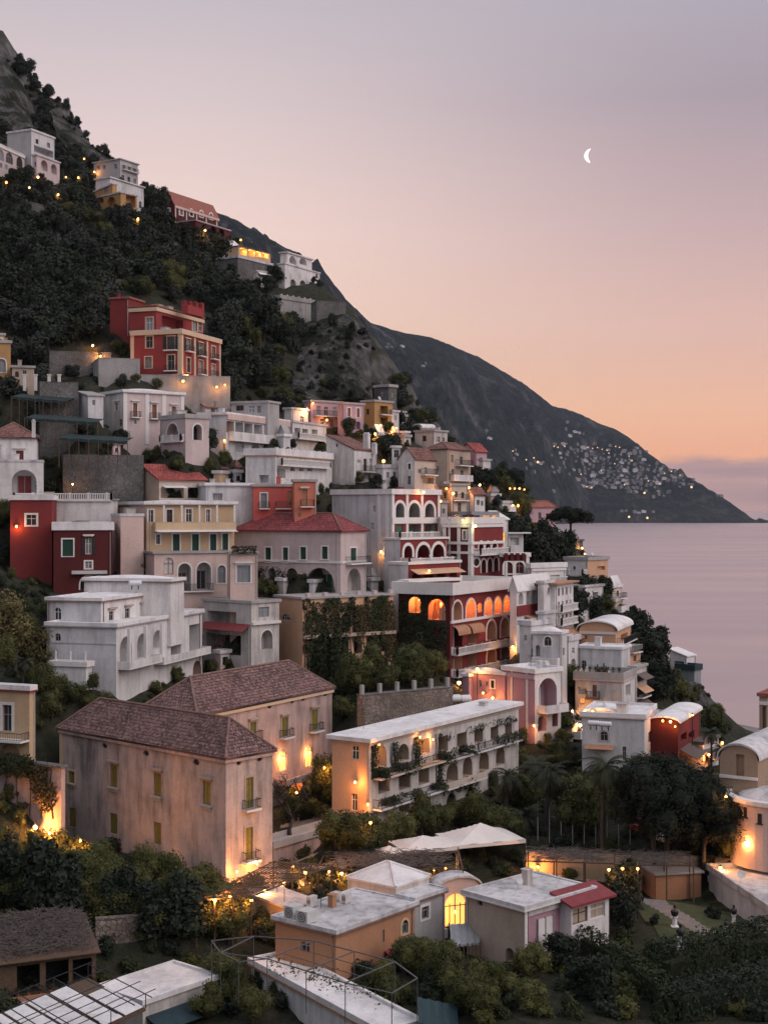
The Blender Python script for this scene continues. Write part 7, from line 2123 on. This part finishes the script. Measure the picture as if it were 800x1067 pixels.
tank(474.5, 727.5, 188, 1.1, .5, R(20), 'white water drum above the hotel wing roof, left of the pair'); tank(484.5, 728, 189, 1.2, .52, R(20), 'white water drum above the hotel wing roof, right of the pair')
tank(618, 753.5, 177, 1.2, .33, R(-15), 'left white boiler on the wall of the boiler house'); tank(630, 754.5, 176.6, 1.3, .33, R(-15), 'right white boiler on the wall of the boiler house')
tank(141, 607.5, 186, 1.4, .35, R(20), 'white water cylinder on the roof of the white arch house')
# green shade nets of the terraced lemon gardens
def net(px0, py0, px1, py1, Y, dep, label, mat='netgreen', drop=.45, hgt=2.4):
    a, b_ = at(px0, py0, Y), at(px1, py1, Y+3); root = empty('shade_net', Vector((a.x, a.y, gz(a.x, a.y))), label, 'shade net'); mb = MB(); n = 14; m = 4; d = Vector((0, 1, 0))
    def p(i, j): t = i/n; q = a.lerp(b_, t) + d*dep*j/m; return q + Vector((0, 0, .07*math.sin(i*1.9)*(1 if j == 0 else .5) + .9*j/m))
    for i in range(n):
        for j in range(m): mb.quad(p(i, j), p(i+1, j), p(i+1, j+1), p(i, j+1))
        q0, q1 = p(i, 0), p(i+1, 0); mb.quad(q0 - Vector((0, 0, drop)), q1 - Vector((0, 0, drop)), q1, q0)
    mb.build('net', mat, root)
    for i in range(0, n+1, 2): 
        q = p(i, 0); k = MB(); k.bar((q.x, q.y, max(gz(q.x, q.y)-.3, q.z-4.5)), q, .1); k.build('post', 'wood', root)
net(12, 413, 70, 418, 229, 6, 'dark green shade net, highest of the three on the stone terraces'); net(26, 435, 102, 440, 222, 6, 'dark green shade net, middle one of the three on the terraces'); net(62, 456, 133, 460, 217, 6, 'dark green shade net, lowest of the three on the terraces')
net(180, 297, 203, 299, 360, 5, 'turquoise net patch in the hillside wood above the red villa', 'teal', .6); net(624, 980, 672, 986, 129, 3.2, 'dark teal tarpaulin canopy beside the white veranda', 'teal', .3); net(500, 1040, 540, 1042, 112, 3, 'dark teal tarpaulin among the trees at the bottom', 'teal', .4); net(436, 1066, 478, 1074, 105, 3, 'dark teal awning sheet at the bottom edge', 'teal', .3); net(470, 985, 500, 982, 122, 3, 'pale ribbed sheet roof below the glowing arched window', 'glasspale', .2)
# white sheet panels under a pipe lattice, bottom left
zp = 13.2; O_, U_, W_ = on_plane(-22, 1066, zp), on_plane(92, 1018, zp), on_plane(152, 1050, zp); u_ = (U_-O_); w_ = (W_-U_); root = empty('panel_roof', O_, 'terrace roof of white sheets with dark gaps at the bottom left', 'roof')
mb = MB()
for i in range(5):
    for j in range(3):
        if (i, j) == (4, 0): continue
        mb.obox(O_ + u_*(i/5+.012) + w_*(j/3+.015) + Vector((0, 0, .02*((i*3+j) % 3))), u_*.172, w_*.30, Vector((0, 0, .06)))
mb.build('sheet', 'roofbright', root); mb = MB(); mb.obox(O_ - Vector((0, 0, .25)), u_, w_, Vector((0, 0, .2))); mb.build('deck', 'wood', root); mb = MB()
for i in range(7): mb.bar(O_ + u_*i/6 + Vector((0, 0, 1.0)), O_ + u_*i/6 + w_*1.1 + Vector((0, 0, 1.0)), .06)
for j in range(5): mb.bar(O_ + w_*j/4 + Vector((0, 0, 1.06)), O_ + u_*1.1 + w_*j/4 + Vector((0, 0, 1.06)), .05)
mb.build('lattice', 'iron', root)
for i in range(0, 7, 2):
    for j in (0, 4): m = MB(); q = O_ + u_*i/6 + w_*j/4; m.bar(q, q + Vector((0, 0, 1.0)), .06); m.build('post', 'iron', root)
# brushwood heap on the shed
sv = V_('twig_roof_shed'); rr = random.Random(8); mb = MB(); c0 = sv.P.copy(); c0.z = sv.zt
mb2 = MB(); mb2.obox(c0 - sv.R.d*.3 - sv.L.d*.6, sv.R.d*(sv.wr+.6), sv.L.d*6.5 + Vector((0, 0, 1.6)), Vector((0, 0, .1))); sv.b.part(mb2, 'roof', 'wood')
for _ in range(3000):
    t, q = rr.random(), rr.random()**.8; c = c0 + sv.R.d*sv.wr*t + sv.L.d*6*q + Vector((0, 0, .1 + 1.6*q + rr.random()*.8*math.sin(math.pi*t)**.5)); a = rr.uniform(0, 6.28); d = Vector((math.cos(a), math.sin(a), rr.gauss(0, .25)))*rr.uniform(.3, .9); mb.bar(c-d, c+d, .03)
tag(mb.build('brushwood', 'twig', origin=c0), 'heap of dry grey brushwood piled on the dark shed roof', 'brushwood')
def pot(p, r, h, label, group): 
    root = empty('flower_pot', p, label, 'pot', group); m = MB(); m.lathe(p, [(r*.7, 0), (r, h), (r*1.1, h+.01), (r*1.1, h+.08)], 10); m.build('vessel', 'clay', root); l = MB(); lobes(l, [(p.x, p.y, p.z+h+.3, .32)], 60, .1, rr, 0, .5); l.build('plant', 'leafivy', root)
for i in range(9):
    u = (i+.5)/9*sv.wr; p = sv.R.P(u, sv.zt, .75); p.z = sv.R.z(50, 1034)+.05; pot(p, .16, .3, 'potted plant in the row before the brushwood-roofed shed', 'potted plants of the brushwood shed')
cv = V_('cactus_terrace_house')
for px, s in ((620, 1.8), (626.5, 2.0)):
    p = cv.L.P(cv.L.u(px), cv.zt+.3, -1.2); root = empty('cactus', p, 'tall potted column cactus on the white terrace, %s one' % ('left' if px < 624 else 'right'), 'cactus'); m = MB()
    for dx, h in ((0, s), (.3, s*.8), (-.28, s*.7), (.1, s*.6)): m.tube([p + Vector((dx*.5, 0, .2)), p + Vector((dx, .1, .5)), p + Vector((dx, .1, h))], [.14, .15, .1], 7)
    m.build('stem', 'leafolive', root, smooth=True); m = MB(); m.lathe(p, [(.3, 0), (.42, .35)], 10); m.build('vessel', 'clay', root)
for i in range(8):
    p = cv.L.P(cv.L.len*(i+.5)/8, cv.zt+1.1, .0); pot(p, .15, .25, 'small pot on the parapet of the cactus terrace', 'pots of the cactus terrace')
# cars
def car(p, yaw, paint, label):
    root = empty('parked_car', p, label, 'car'); c, s = math.cos(yaw), math.sin(yaw); T = lambda x, y, z: p + Vector((x*c-y*s, x*s+y*c, z))
    sec = [(-2.05, .45, .72), (-2.0, .35, .95), (-1.2, .30, 1.0), (-.9, .28, 1.02), (.75, .28, .98), (1.7, .3, .88), (2.0, .36, .75), (2.08, .45, .6)]
    def shell(sec, w, name, mat, taper=.9):
        m = MB()
        for (xa, za, zb), (xb, zc, zd) in zip(sec, sec[1:]):
            for sg in (-1, 1): m.quad(T(xa, sg*w, za), T(xb, sg*w, zc), T(xb, sg*w*taper, zd), T(xa, sg*w*taper, zb))
            m.quad(T(xa, -w*taper, zb), T(xb, -w*taper, zd), T(xb, w*taper, zd), T(xa, w*taper, zb)); m.quad(T(xa, -w, za), T(xa, w, za), T(xb, w, zc), T(xb, -w, zc))
        for x, za, zb in (sec[0], sec[-1]): m.quad(T(x, -w, za), T(x, w, za), T(x, w*taper, zb), T(x, -w*taper, zb))
        m.build(name, mat, root)
    shell(sec, .85, 'body', paint); shell([(-1.6, .95, 1.0), (-1.15, .97, 1.4), (.2, .97, 1.42), (.95, .95, 1.0)], .76, 'windows', 'glass', .82); shell([(-1.2, 1.38, 1.43), (-1.0, 1.40, 1.47), (.1, 1.41, 1.48), (.25, 1.38, 1.43)], .66, 'cabin_roof', paint)
    for x in (-1.3, 1.3):
        for sg in (-1, 1): m = MB(); m.tube([T(x, sg*.62, .31), T(x, sg*.87, .31)], .31, 14); m.tube([T(x, sg*.868, .31), T(x, sg*.885, .31)], .18, 10, 1); m.build('wheel', ['rubber', 'acmetal'], root)
    for sg in (-1, 1): m = MB(); q = T(2.03, sg*.55, .68); m.ball(q, .11, 6); m.build('headlight', 'furnwhite', root)
for px, py, yw, pt, l in ((674, 866, .5, 'carred', 'red car parked under the big stone pine'), (686, 869, .5, 'carwhite', 'white car parked right of the red one under the pine'), (704, 878, .4, 'carwhite', 'white car half hidden behind the pine crown'), (157, 391, .25, 'carwhite', 'white car on the hillside road before the red villa'), (140, 390, .25, 'carwhite', 'white car farther left on the hillside road')):
    o, h = first(px, py); h = ground(px, py) if py > 800 else h - ray(px, py)*2.2
    if py < 800: h.z = gz(h.x, h.y) + .1
    car(h, yw, pt, l)
# lawn, path and statues
def drape(name, poly, mat, lift, step=1.2):
    P = [ground(*p) for p in poly]; pp = [(p.x, p.y) for p in P]; xa, xb = min(p[0] for p in pp), max(p[0] for p in pp); ya, yb = min(p[1] for p in pp), max(p[1] for p in pp); mb = MB(); n = int((xb-xa)/step)+1; m = int((yb-ya)/step)+1
    def sub(i, j): return xa + i*step, ya + j*step
    vs = {}
    for i in range(n):
        for j in range(m):
            if inpoly(sub(i+.5, j+.5), pp): mb.quad(*[Vector((x, y, gz(x, y)+lift)) for x, y in (sub(i, j), sub(i+1, j), sub(i+1, j+1), sub(i, j+1))])
    o = mb.build(name, mat, origin=P[0]); tag(o, kind='structure'); return o
flatm('grass', (.040, .052, .020), .95, .35, 1.2); flatm('pathstone', (.17, .15, .14), .9, .2, 1.5)
drape('lawn', LAWN, 'grass', .06, .6)
flatm('paving', (.36, .28, .22), .9, .25, 1.2)
drape('terrace_paving', [(190, 948), (215, 918), (240, 908), (285, 900), (352, 890), (366, 905), (330, 918), (290, 932), (255, 948), (225, 962)], 'paving', .07, .5)
drape('terrace_paving', [(286, 872), (300, 850), (345, 842), (350, 858), (320, 880)], 'paving', .07, .5)
drape('lane', [(545, 915), (560, 905), (730, 908), (735, 918), (640, 922)], 'paving', .07, .5)
drape('path', [(662, 938), (668, 934), (700, 945), (724, 960), (748, 974), (742, 980), (716, 968), (692, 954)], 'pathstone', .085, .3)
def statue(px, py, s, label, base='furnwhite'):
    p = ground(px, py); root = empty('statue', p, label, 'statue'); m = MB()
    m.box(p.x-.35*s, p.y-.35*s, p.z-.2, p.x+.35*s, p.y+.35*s, p.z+.12*s); m.lathe(p + Vector((0, 0, .12*s)), [(.28*s, 0), (.24*s, .1*s), (.22*s, .75*s), (.32*s, .85*s), (.32*s, .92*s)], 12); m.build('pedestal', base, root)
    m = MB(); z = p + Vector((0, 0, 1.04*s)); m.lathe(z, [(.2*s, 0), (.34*s, .2*s), (.4*s, .5*s), (.3*s, .68*s), (.1*s, .74*s), (.09*s, .82*s)], 12)
    m.ball(z + Vector((0, 0, .98*s)), .16*s, 8, sz=1.2); m.build('bust', 'bronze', root, smooth=True)
for px, py, s, l, bm in ((708.5, 988, 1.0, 'dark bust on a white pedestal, nearest on the lawn', 'furnwhite'), (702.5, 966, .95, 'dark bust on a white table-like base beside the path', 'furnwhite'), (764, 962, .8, 'thin statuette on a white post at the right of the lawn', 'furnwhite'), (756, 972, .6, 'small dark statue low on the grass at the right', 'furnwhite'), (673, 1028, .45, 'white globe-topped post in the dark hedge', 'furnwhite')): statue(px, py, s, l, bm)
for px, py, s in ((741, 957, .55), (746, 958, .45), (681, 963, .5), (737, 953, .4)):
    p = ground(px, py); rr = random.Random(int(px)); mb = MB(); lobes(mb, [(p.x, p.y, p.z+.6*s, .8*s), (p.x+.2, p.y, p.z+1.4*s, .6*s)], 260, .12, rr); tag(mb.build('bush', 'leafdark', origin=p), 'small clipped dark bush standing on the lawn', 'bush', 'clipped bushes of the lawn')
def chair(px, py, label):
    p = ground(px, py); root = empty('garden_chair', p, label, 'chair'); m = MB(); m.box(p.x-.25, p.y-.25, p.z+.4, p.x+.25, p.y+.25, p.z+.46); m.build('seat', 'furnwhite', root); m = MB(); m.obox(p + Vector((-.25, .2, .46)), (.5, 0, 0), (0, .05, 0), (0, .15, .5)); m.build('backrest', 'furnwhite', root)
    for a in (-.22, .2):
        for c in (-.22, .2): m = MB(); m.bar(p + Vector((a, c, 0)), p + Vector((a, c, .4)), .05); m.build('leg', 'furnwhite', root)
chair(740, 923, 'white garden chair at the top of the lawn'); chair(744, 926, 'second white garden chair, right of the first on the lawn')
# vineyard rows
for i in range(6):
    a, b_ = ground(560, 850+i*6), ground(668, 846+i*6); root = empty('vine_trellis', a, 'row of trellis posts in the terraced plot between the palms and the pine', 'trellis', 'trellis rows of the terraced plot'); n = 9
    for k in range(n+1): p = a.lerp(b_, k/n); p.z = gz(p.x, p.y); m = MB(); m.bar(p - Vector((0, 0, .3)), p + Vector((0, 0, 2.3)), .08); m.build('post', 'concrete', root)
    m = MB()
    for k in range(n):
        p, q = a.lerp(b_, k/n), a.lerp(b_, (k+1)/n); p.z, q.z = gz(p.x, p.y), gz(q.x, q.y)
        for zz in (1.2, 2.2): m.bar(p + Vector((0, 0, zz)), q + Vector((0, 0, zz)), .03)
    m.build('wire', 'iron', root)
# folded sunbeds on the beach
for i in range(5):
    for j in range(4):
        p = Vector((84 + j*3.4 + i*1.4, 300 - j*5.2 + i*2.6, 0)); p.z = gz(p.x, p.y) + .5; root = empty('sunbed', p, 'folded blue sunbed in the rows on the grey beach', 'sunbed', 'sunbeds on the beach'); m = MB(); m.box(p.x-1.0, p.y-.35, p.z+.3, p.x+.4, p.y+.35, p.z+.42); m.build('mattress', 'blue', root); m = MB(); m.obox(p + Vector((.4, -.35, .42)), (.6, 0, .35), (0, .7, 0), (-.06, 0, .1)); m.build('backrest', 'blue', root); m = MB(); m.box(p.x-.95, p.y-.3, p.z-.3, p.x-.85, p.y+.3, p.z+.299); m.box(p.x+.25, p.y-.3, p.z-.3, p.x+.35, p.y+.3, p.z+.299); m.build('legs', 'furnwhite', root)
# white posts of the left terrace
for i, px in enumerate((26, 37.5, 51.5, 62)):
    p = at(px, 398, 240); m = MB(); m.box(p.x-.22, p.y-.22, p.z-1.5, p.x+.22, p.y+.22, p.z+1.1); m.box(p.x-.3, p.y-.3, p.z+1.101, p.x+.3, p.y+.3, p.z+1.3); tag(m.build('post', 'trim', origin=p), 'square white post on the stone terrace right of the ochre villa', 'post', 'white posts by the ochre villa')

# ---- the small stuff of roofs and walls: aerials, chimneys, hatches, dishes, downpipes
rr = random.Random(77)
for b in THINGS.values():
    if b.cat in ('wall', 'terrace', 'shed', 'bell tower', 'terrace wall', 'garden terrace', 'annex', 'garden house', 'kiosk') or b.name in ('church', 'palazzo', 'lit_link_house', 'retaining_wall', 'front_white_block'): continue
    for v in b.vols:
        Y = v.P.y
        if Y > 320 or v.wall == 'glasspale': continue
        Z = Vector((0, 0, 1)); flat = v.o.get('roof', 'flat') == 'flat' and 'bulge' not in v.o
        def on(r, l, z=0): q = v.P + v.R.d*v.wr*r + v.L.d*v.wl*l; return Vector((q.x, q.y, v.zt + z))
        if flat and v.wr > 3 and v.wl > 3:
            for _ in range(rr.choice((1, 2, 2, 3))):
                c = on(rr.uniform(.12, .88), rr.uniform(.15, .85), .2); k = rr.random(); m = MB()
                if k < .3:
                    h = rr.uniform(1.4, 2.6); m.bar(c, c+Z*h, .05)
                    for q in (.75, .85, .95): d = Vector((math.cos(q*3), math.sin(q*3), 0))*.45; m.bar(c+Z*h*q-d, c+Z*h*q+d, .035)
                    b.part(m, 'aerial', 'iron')
                elif k < .55:
                    w = rr.uniform(.5, .9); h = rr.uniform(.7, 1.4); m.obox(c-v.R.d*w/2-v.L.d*w/2, v.R.d*w, v.L.d*w, Z*h); m.obox(c-v.R.d*(w/2+.08)-v.L.d*(w/2+.08)+Z*(h+.002), v.R.d*(w+.16), v.L.d*(w+.16), Z*.1); b.part(m, 'chimney', v.wall)
                elif k < .8:
                    w, d, h = rr.uniform(1.2, 2.2), rr.uniform(1.0, 1.8), rr.uniform(.5, 1.3); m.obox(c-v.R.d*w/2-v.L.d*d/2, v.R.d*w, v.L.d*d, Z*h); m.obox(c-v.R.d*(w/2+.1)-v.L.d*(d/2+.1)+Z*(h+.002), v.R.d*(w+.2), v.L.d*(d+.2), Z*.08, 1); b.part(m, 'roof_hatch', ['offwhite', 'roofgrey'])
                else:
                    m.bar(c, c+Z*.7, .06); e = c+Z*.8+v.R.n*.1; n = 10; ax = (v.R.n+Z*.5).normalized(); sx = ax.cross(Z).normalized(); sy = sx.cross(ax)
                    ring = [e + sx*.42*math.cos(6.283*i/n) + sy*.42*math.sin(6.283*i/n) + ax*.12 for i in range(n)]
                    for i in range(n): m.poly([e, ring[i], ring[(i+1) % n]]); m.poly([e-ax*.03, ring[(i+1) % n]-ax*.03, ring[i]-ax*.03])
                    b.part(m, 'satellite_dish', 'acmetal')
        if v.zt - v.zb > 3.5:
            for f in (v.R, v.L):
                if rr.random() < .6:
                    u = f.len*rr.choice((.04, .96)); m = MB(); m.tube([f.P(u, v.zb, .09), f.P(u, v.zt-.25, .09)], .055, 6); b.part(m, 'downpipe', rr.choice(('framegrey', 'acmetal', 'brownroof')))
# ---------------------------------------------------------------- sky, sun, camera
w = bpy.data.worlds.new('World'); scene.world = w; w.use_nodes = True; nt = w.node_tree; nt.nodes.clear()
out = nt.nodes.new('ShaderNodeOutputWorld'); bg = nt.nodes.new('ShaderNodeBackground'); nt.links.new(bg.outputs[0], out.inputs[0])
tc = N(nt, 'TexCoord').outputs['Generated']; sep = N(nt, 'SeparateXYZ'); nt.links.new(tc, sep.inputs[0])
def lin(*c): return tuple((x/255/12.92 if x/255 < .04045 else ((x/255+.055)/1.055)**2.4) for x in c)
# dawn glow by elevation (sine of elevation), on the side of the glow and on the far side
el = N(nt, 'MapRange'); el.inputs[1].default_value = 0; el.inputs[2].default_value = .5; nt.links.new(sep.outputs[2], el.inputs[0])
east = ramp(nt, el.outputs[0], [(0.0, lin(255, 180, 136)), (.07, lin(255, 188, 144)), (.14, lin(255, 206, 168)), (.25, lin(255, 219, 196)), (.38, lin(252, 221, 210)), (.55, lin(224, 205, 206)), (.70, lin(196, 188, 196)), (1.0, lin(205, 204, 218))])
east2 = ramp(nt, el.outputs[0], [(0.0, lin(255, 176, 130)), (.07, lin(255, 184, 146)), (.14, lin(255, 196, 162)), (.25, lin(236, 192, 178)), (.38, lin(207, 177, 177)), (.55, lin(174, 159, 169)), (.70, lin(180, 174, 186)), (1.0, lin(200, 200, 216))])
west = ramp(nt, el.outputs[0], [(0.0, lin(190, 176, 184)), (.3, lin(200, 190, 198)), (1.0, lin(205, 205, 218))])
ax = N(nt, 'MapRange', interpolation_type='SMOOTHSTEP'); ax.inputs[1].default_value = -.16; ax.inputs[2].default_value = .27; nt.links.new(sep.outputs[0], ax.inputs[0])
ce = mixc(nt, ax.outputs[0], east.outputs[0], east2.outputs[0])
ay = N(nt, 'MapRange', interpolation_type='SMOOTHSTEP'); ay.inputs[1].default_value = -.2; ay.inputs[2].default_value = .75; nt.links.new(sep.outputs[1], ay.inputs[0])
cs = mixc(nt, ay.outputs[0], west.outputs[0], ce)
# a low bank of mauve cloud along the sea horizon
mpc = N(nt, 'Mapping'); mpc.inputs['Scale'].default_value = (14, 14, 40); nt.links.new(tc, mpc.inputs[0]); nc = noise_node(nt, mpc.outputs[0], 1.4, 5, .55)
hb = N(nt, 'Math', operation='MULTIPLY_ADD', i_1=-.020); nt.links.new(nc.outputs[0], hb.inputs[0]); nt.links.new(sep.outputs[2], hb.inputs[2])
fb = ramp(nt, hb.outputs[0], [(.0200, (1, 1, 1)), (.0255, (0, 0, 0))])
mpd = N(nt, 'Mapping'); mpd.inputs['Scale'].default_value = (9, 9, 120); nt.links.new(tc, mpd.inputs[0]); nd = noise_node(nt, mpd.outputs[0], 1.0, 4, .5)
bank = ramp(nt, nd.outputs[0], [(.3, lin(176, 146, 150)), (.7, lin(204, 166, 160))])
cs = mixc(nt, fb.outputs[0], cs, bank.outputs[0])
sky = N(nt, 'TexSky', sky_type='NISHITA'); sky.sun_disc = False; sky.sun_elevation = R(1.0); sky.sun_rotation = R(118)
cs = mixc(nt, .012, cs, sky.outputs[0], 'ADD')
nt.links.new(cs, bg.inputs[0]); bg.inputs[1].default_value = 1.0
sd = bpy.data.lights.new('sun', 'SUN'); sd.energy = 1.5; sd.angle = R(50); sd.color = (1.0, .84, .78)
so = bpy.data.objects.new('sun', sd); COL.objects.link(so); so.rotation_euler = (R(52), 0, R(62)); tag(so, kind='structure')
cam = bpy.data.cameras.new('camera'); co = bpy.data.objects.new('camera', cam); COL.objects.link(co); scene.camera = co
co.location = CAM; co.rotation_euler = (R(90), 0, 0); cam.sensor_fit = 'VERTICAL'; cam.sensor_height = 36; cam.sensor_width = 27; cam.lens = F*36/1067
cam.shift_y = (HY - 533.5)/1067; cam.clip_start = .5; cam.clip_end = 90000
# moon: a thin crescent, far outside the air
def crescent():
    c = at(615.6, 162.3, 9000); r = 7.0/F*9000; n = 24; th = r*.35; t0 = R(-20)
    # outer limb on the left, inner limb a wider arc
    o1 = [(r*math.cos(R(95)+R(165)*i/n), r*math.sin(R(95)+R(165)*i/n)) for i in range(n+1)]
    a, z = Vector(o1[0]), Vector(o1[-1]); md = (a+z)/2; nrm = Vector((-(z-a).y, (z-a).x)).normalized()
    bul = r*.42
    if nrm.x > 0: nrm = -nrm
    o2 = []
    for i in range(n+1):
        t = i/n; o2.append(tuple(a.lerp(z, t) + nrm*bul*(1-(2*t-1)**2)*.92))
    mb = MB(); f_ = [c + Vector((x, -th/2, y)) for x, y in o1]; g = [c + Vector((x, -th/2, y)) for x, y in o2]; k = Vector((0, th, 0))
    for i in range(n):
        mb.quad(f_[i], g[i], g[i+1], f_[i+1]); mb.quad(f_[i]+k, f_[i+1]+k, g[i+1]+k, g[i]+k); mb.quad(f_[i], f_[i+1], f_[i+1]+k, f_[i]+k); mb.quad(g[i+1], g[i], g[i]+k, g[i+1]+k)
    glowm('moonlight', (1.0, .93, .90), 1.6)
    o = mb.build('moon', 'moonlight', origin=c); tag(o, 'bright white crescent moon in the pink dawn sky', 'moon')
crescent()
# the air between here and the headland
if HAZE:
    mb = MB(); mb.box(-5200, -600, -12, 5200, 8100, 960); hz = mb.build('haze', 'iron', origin=(0, 0, -12)); hz.data.materials.clear()
    m = bpy.data.materials.new('haze'); m.use_nodes = True; nt = m.node_tree; nt.nodes.clear(); o_ = nt.nodes.new('ShaderNodeOutputMaterial'); pv = nt.nodes.new('ShaderNodeVolumePrincipled')
    pv.inputs['Color'].default_value = (.62, .68, .86, 1); pv.inputs['Density'].default_value = 3.2e-5; pv.inputs['Anisotropy'].default_value = .2
    nt.links.new(pv.outputs[0], o_.inputs['Volume']); hz.data.materials.append(m); tag(hz, kind='stuff'); hz.display_type = 'WIRE'
scene.view_settings.view_transform = 'Standard'; scene.view_settings.look = 'None'; scene.view_settings.gamma = 1; scene.view_settings.use_curve_mapping = False
scene.view_settings.exposure = EXPO
cy = scene.cycles; cy.use_denoising = True; cy.max_bounces = 5; cy.diffuse_bounces = 3; cy.glossy_bounces = 2; cy.transmission_bounces = 2; cy.volume_bounces = 0; cy.use_light_tree = True
cy.caustics_reflective = False; cy.caustics_refractive = False; cy.sample_clamp_indirect = 4.0; cy.use_adaptive_sampling = True; cy.adaptive_threshold = .02
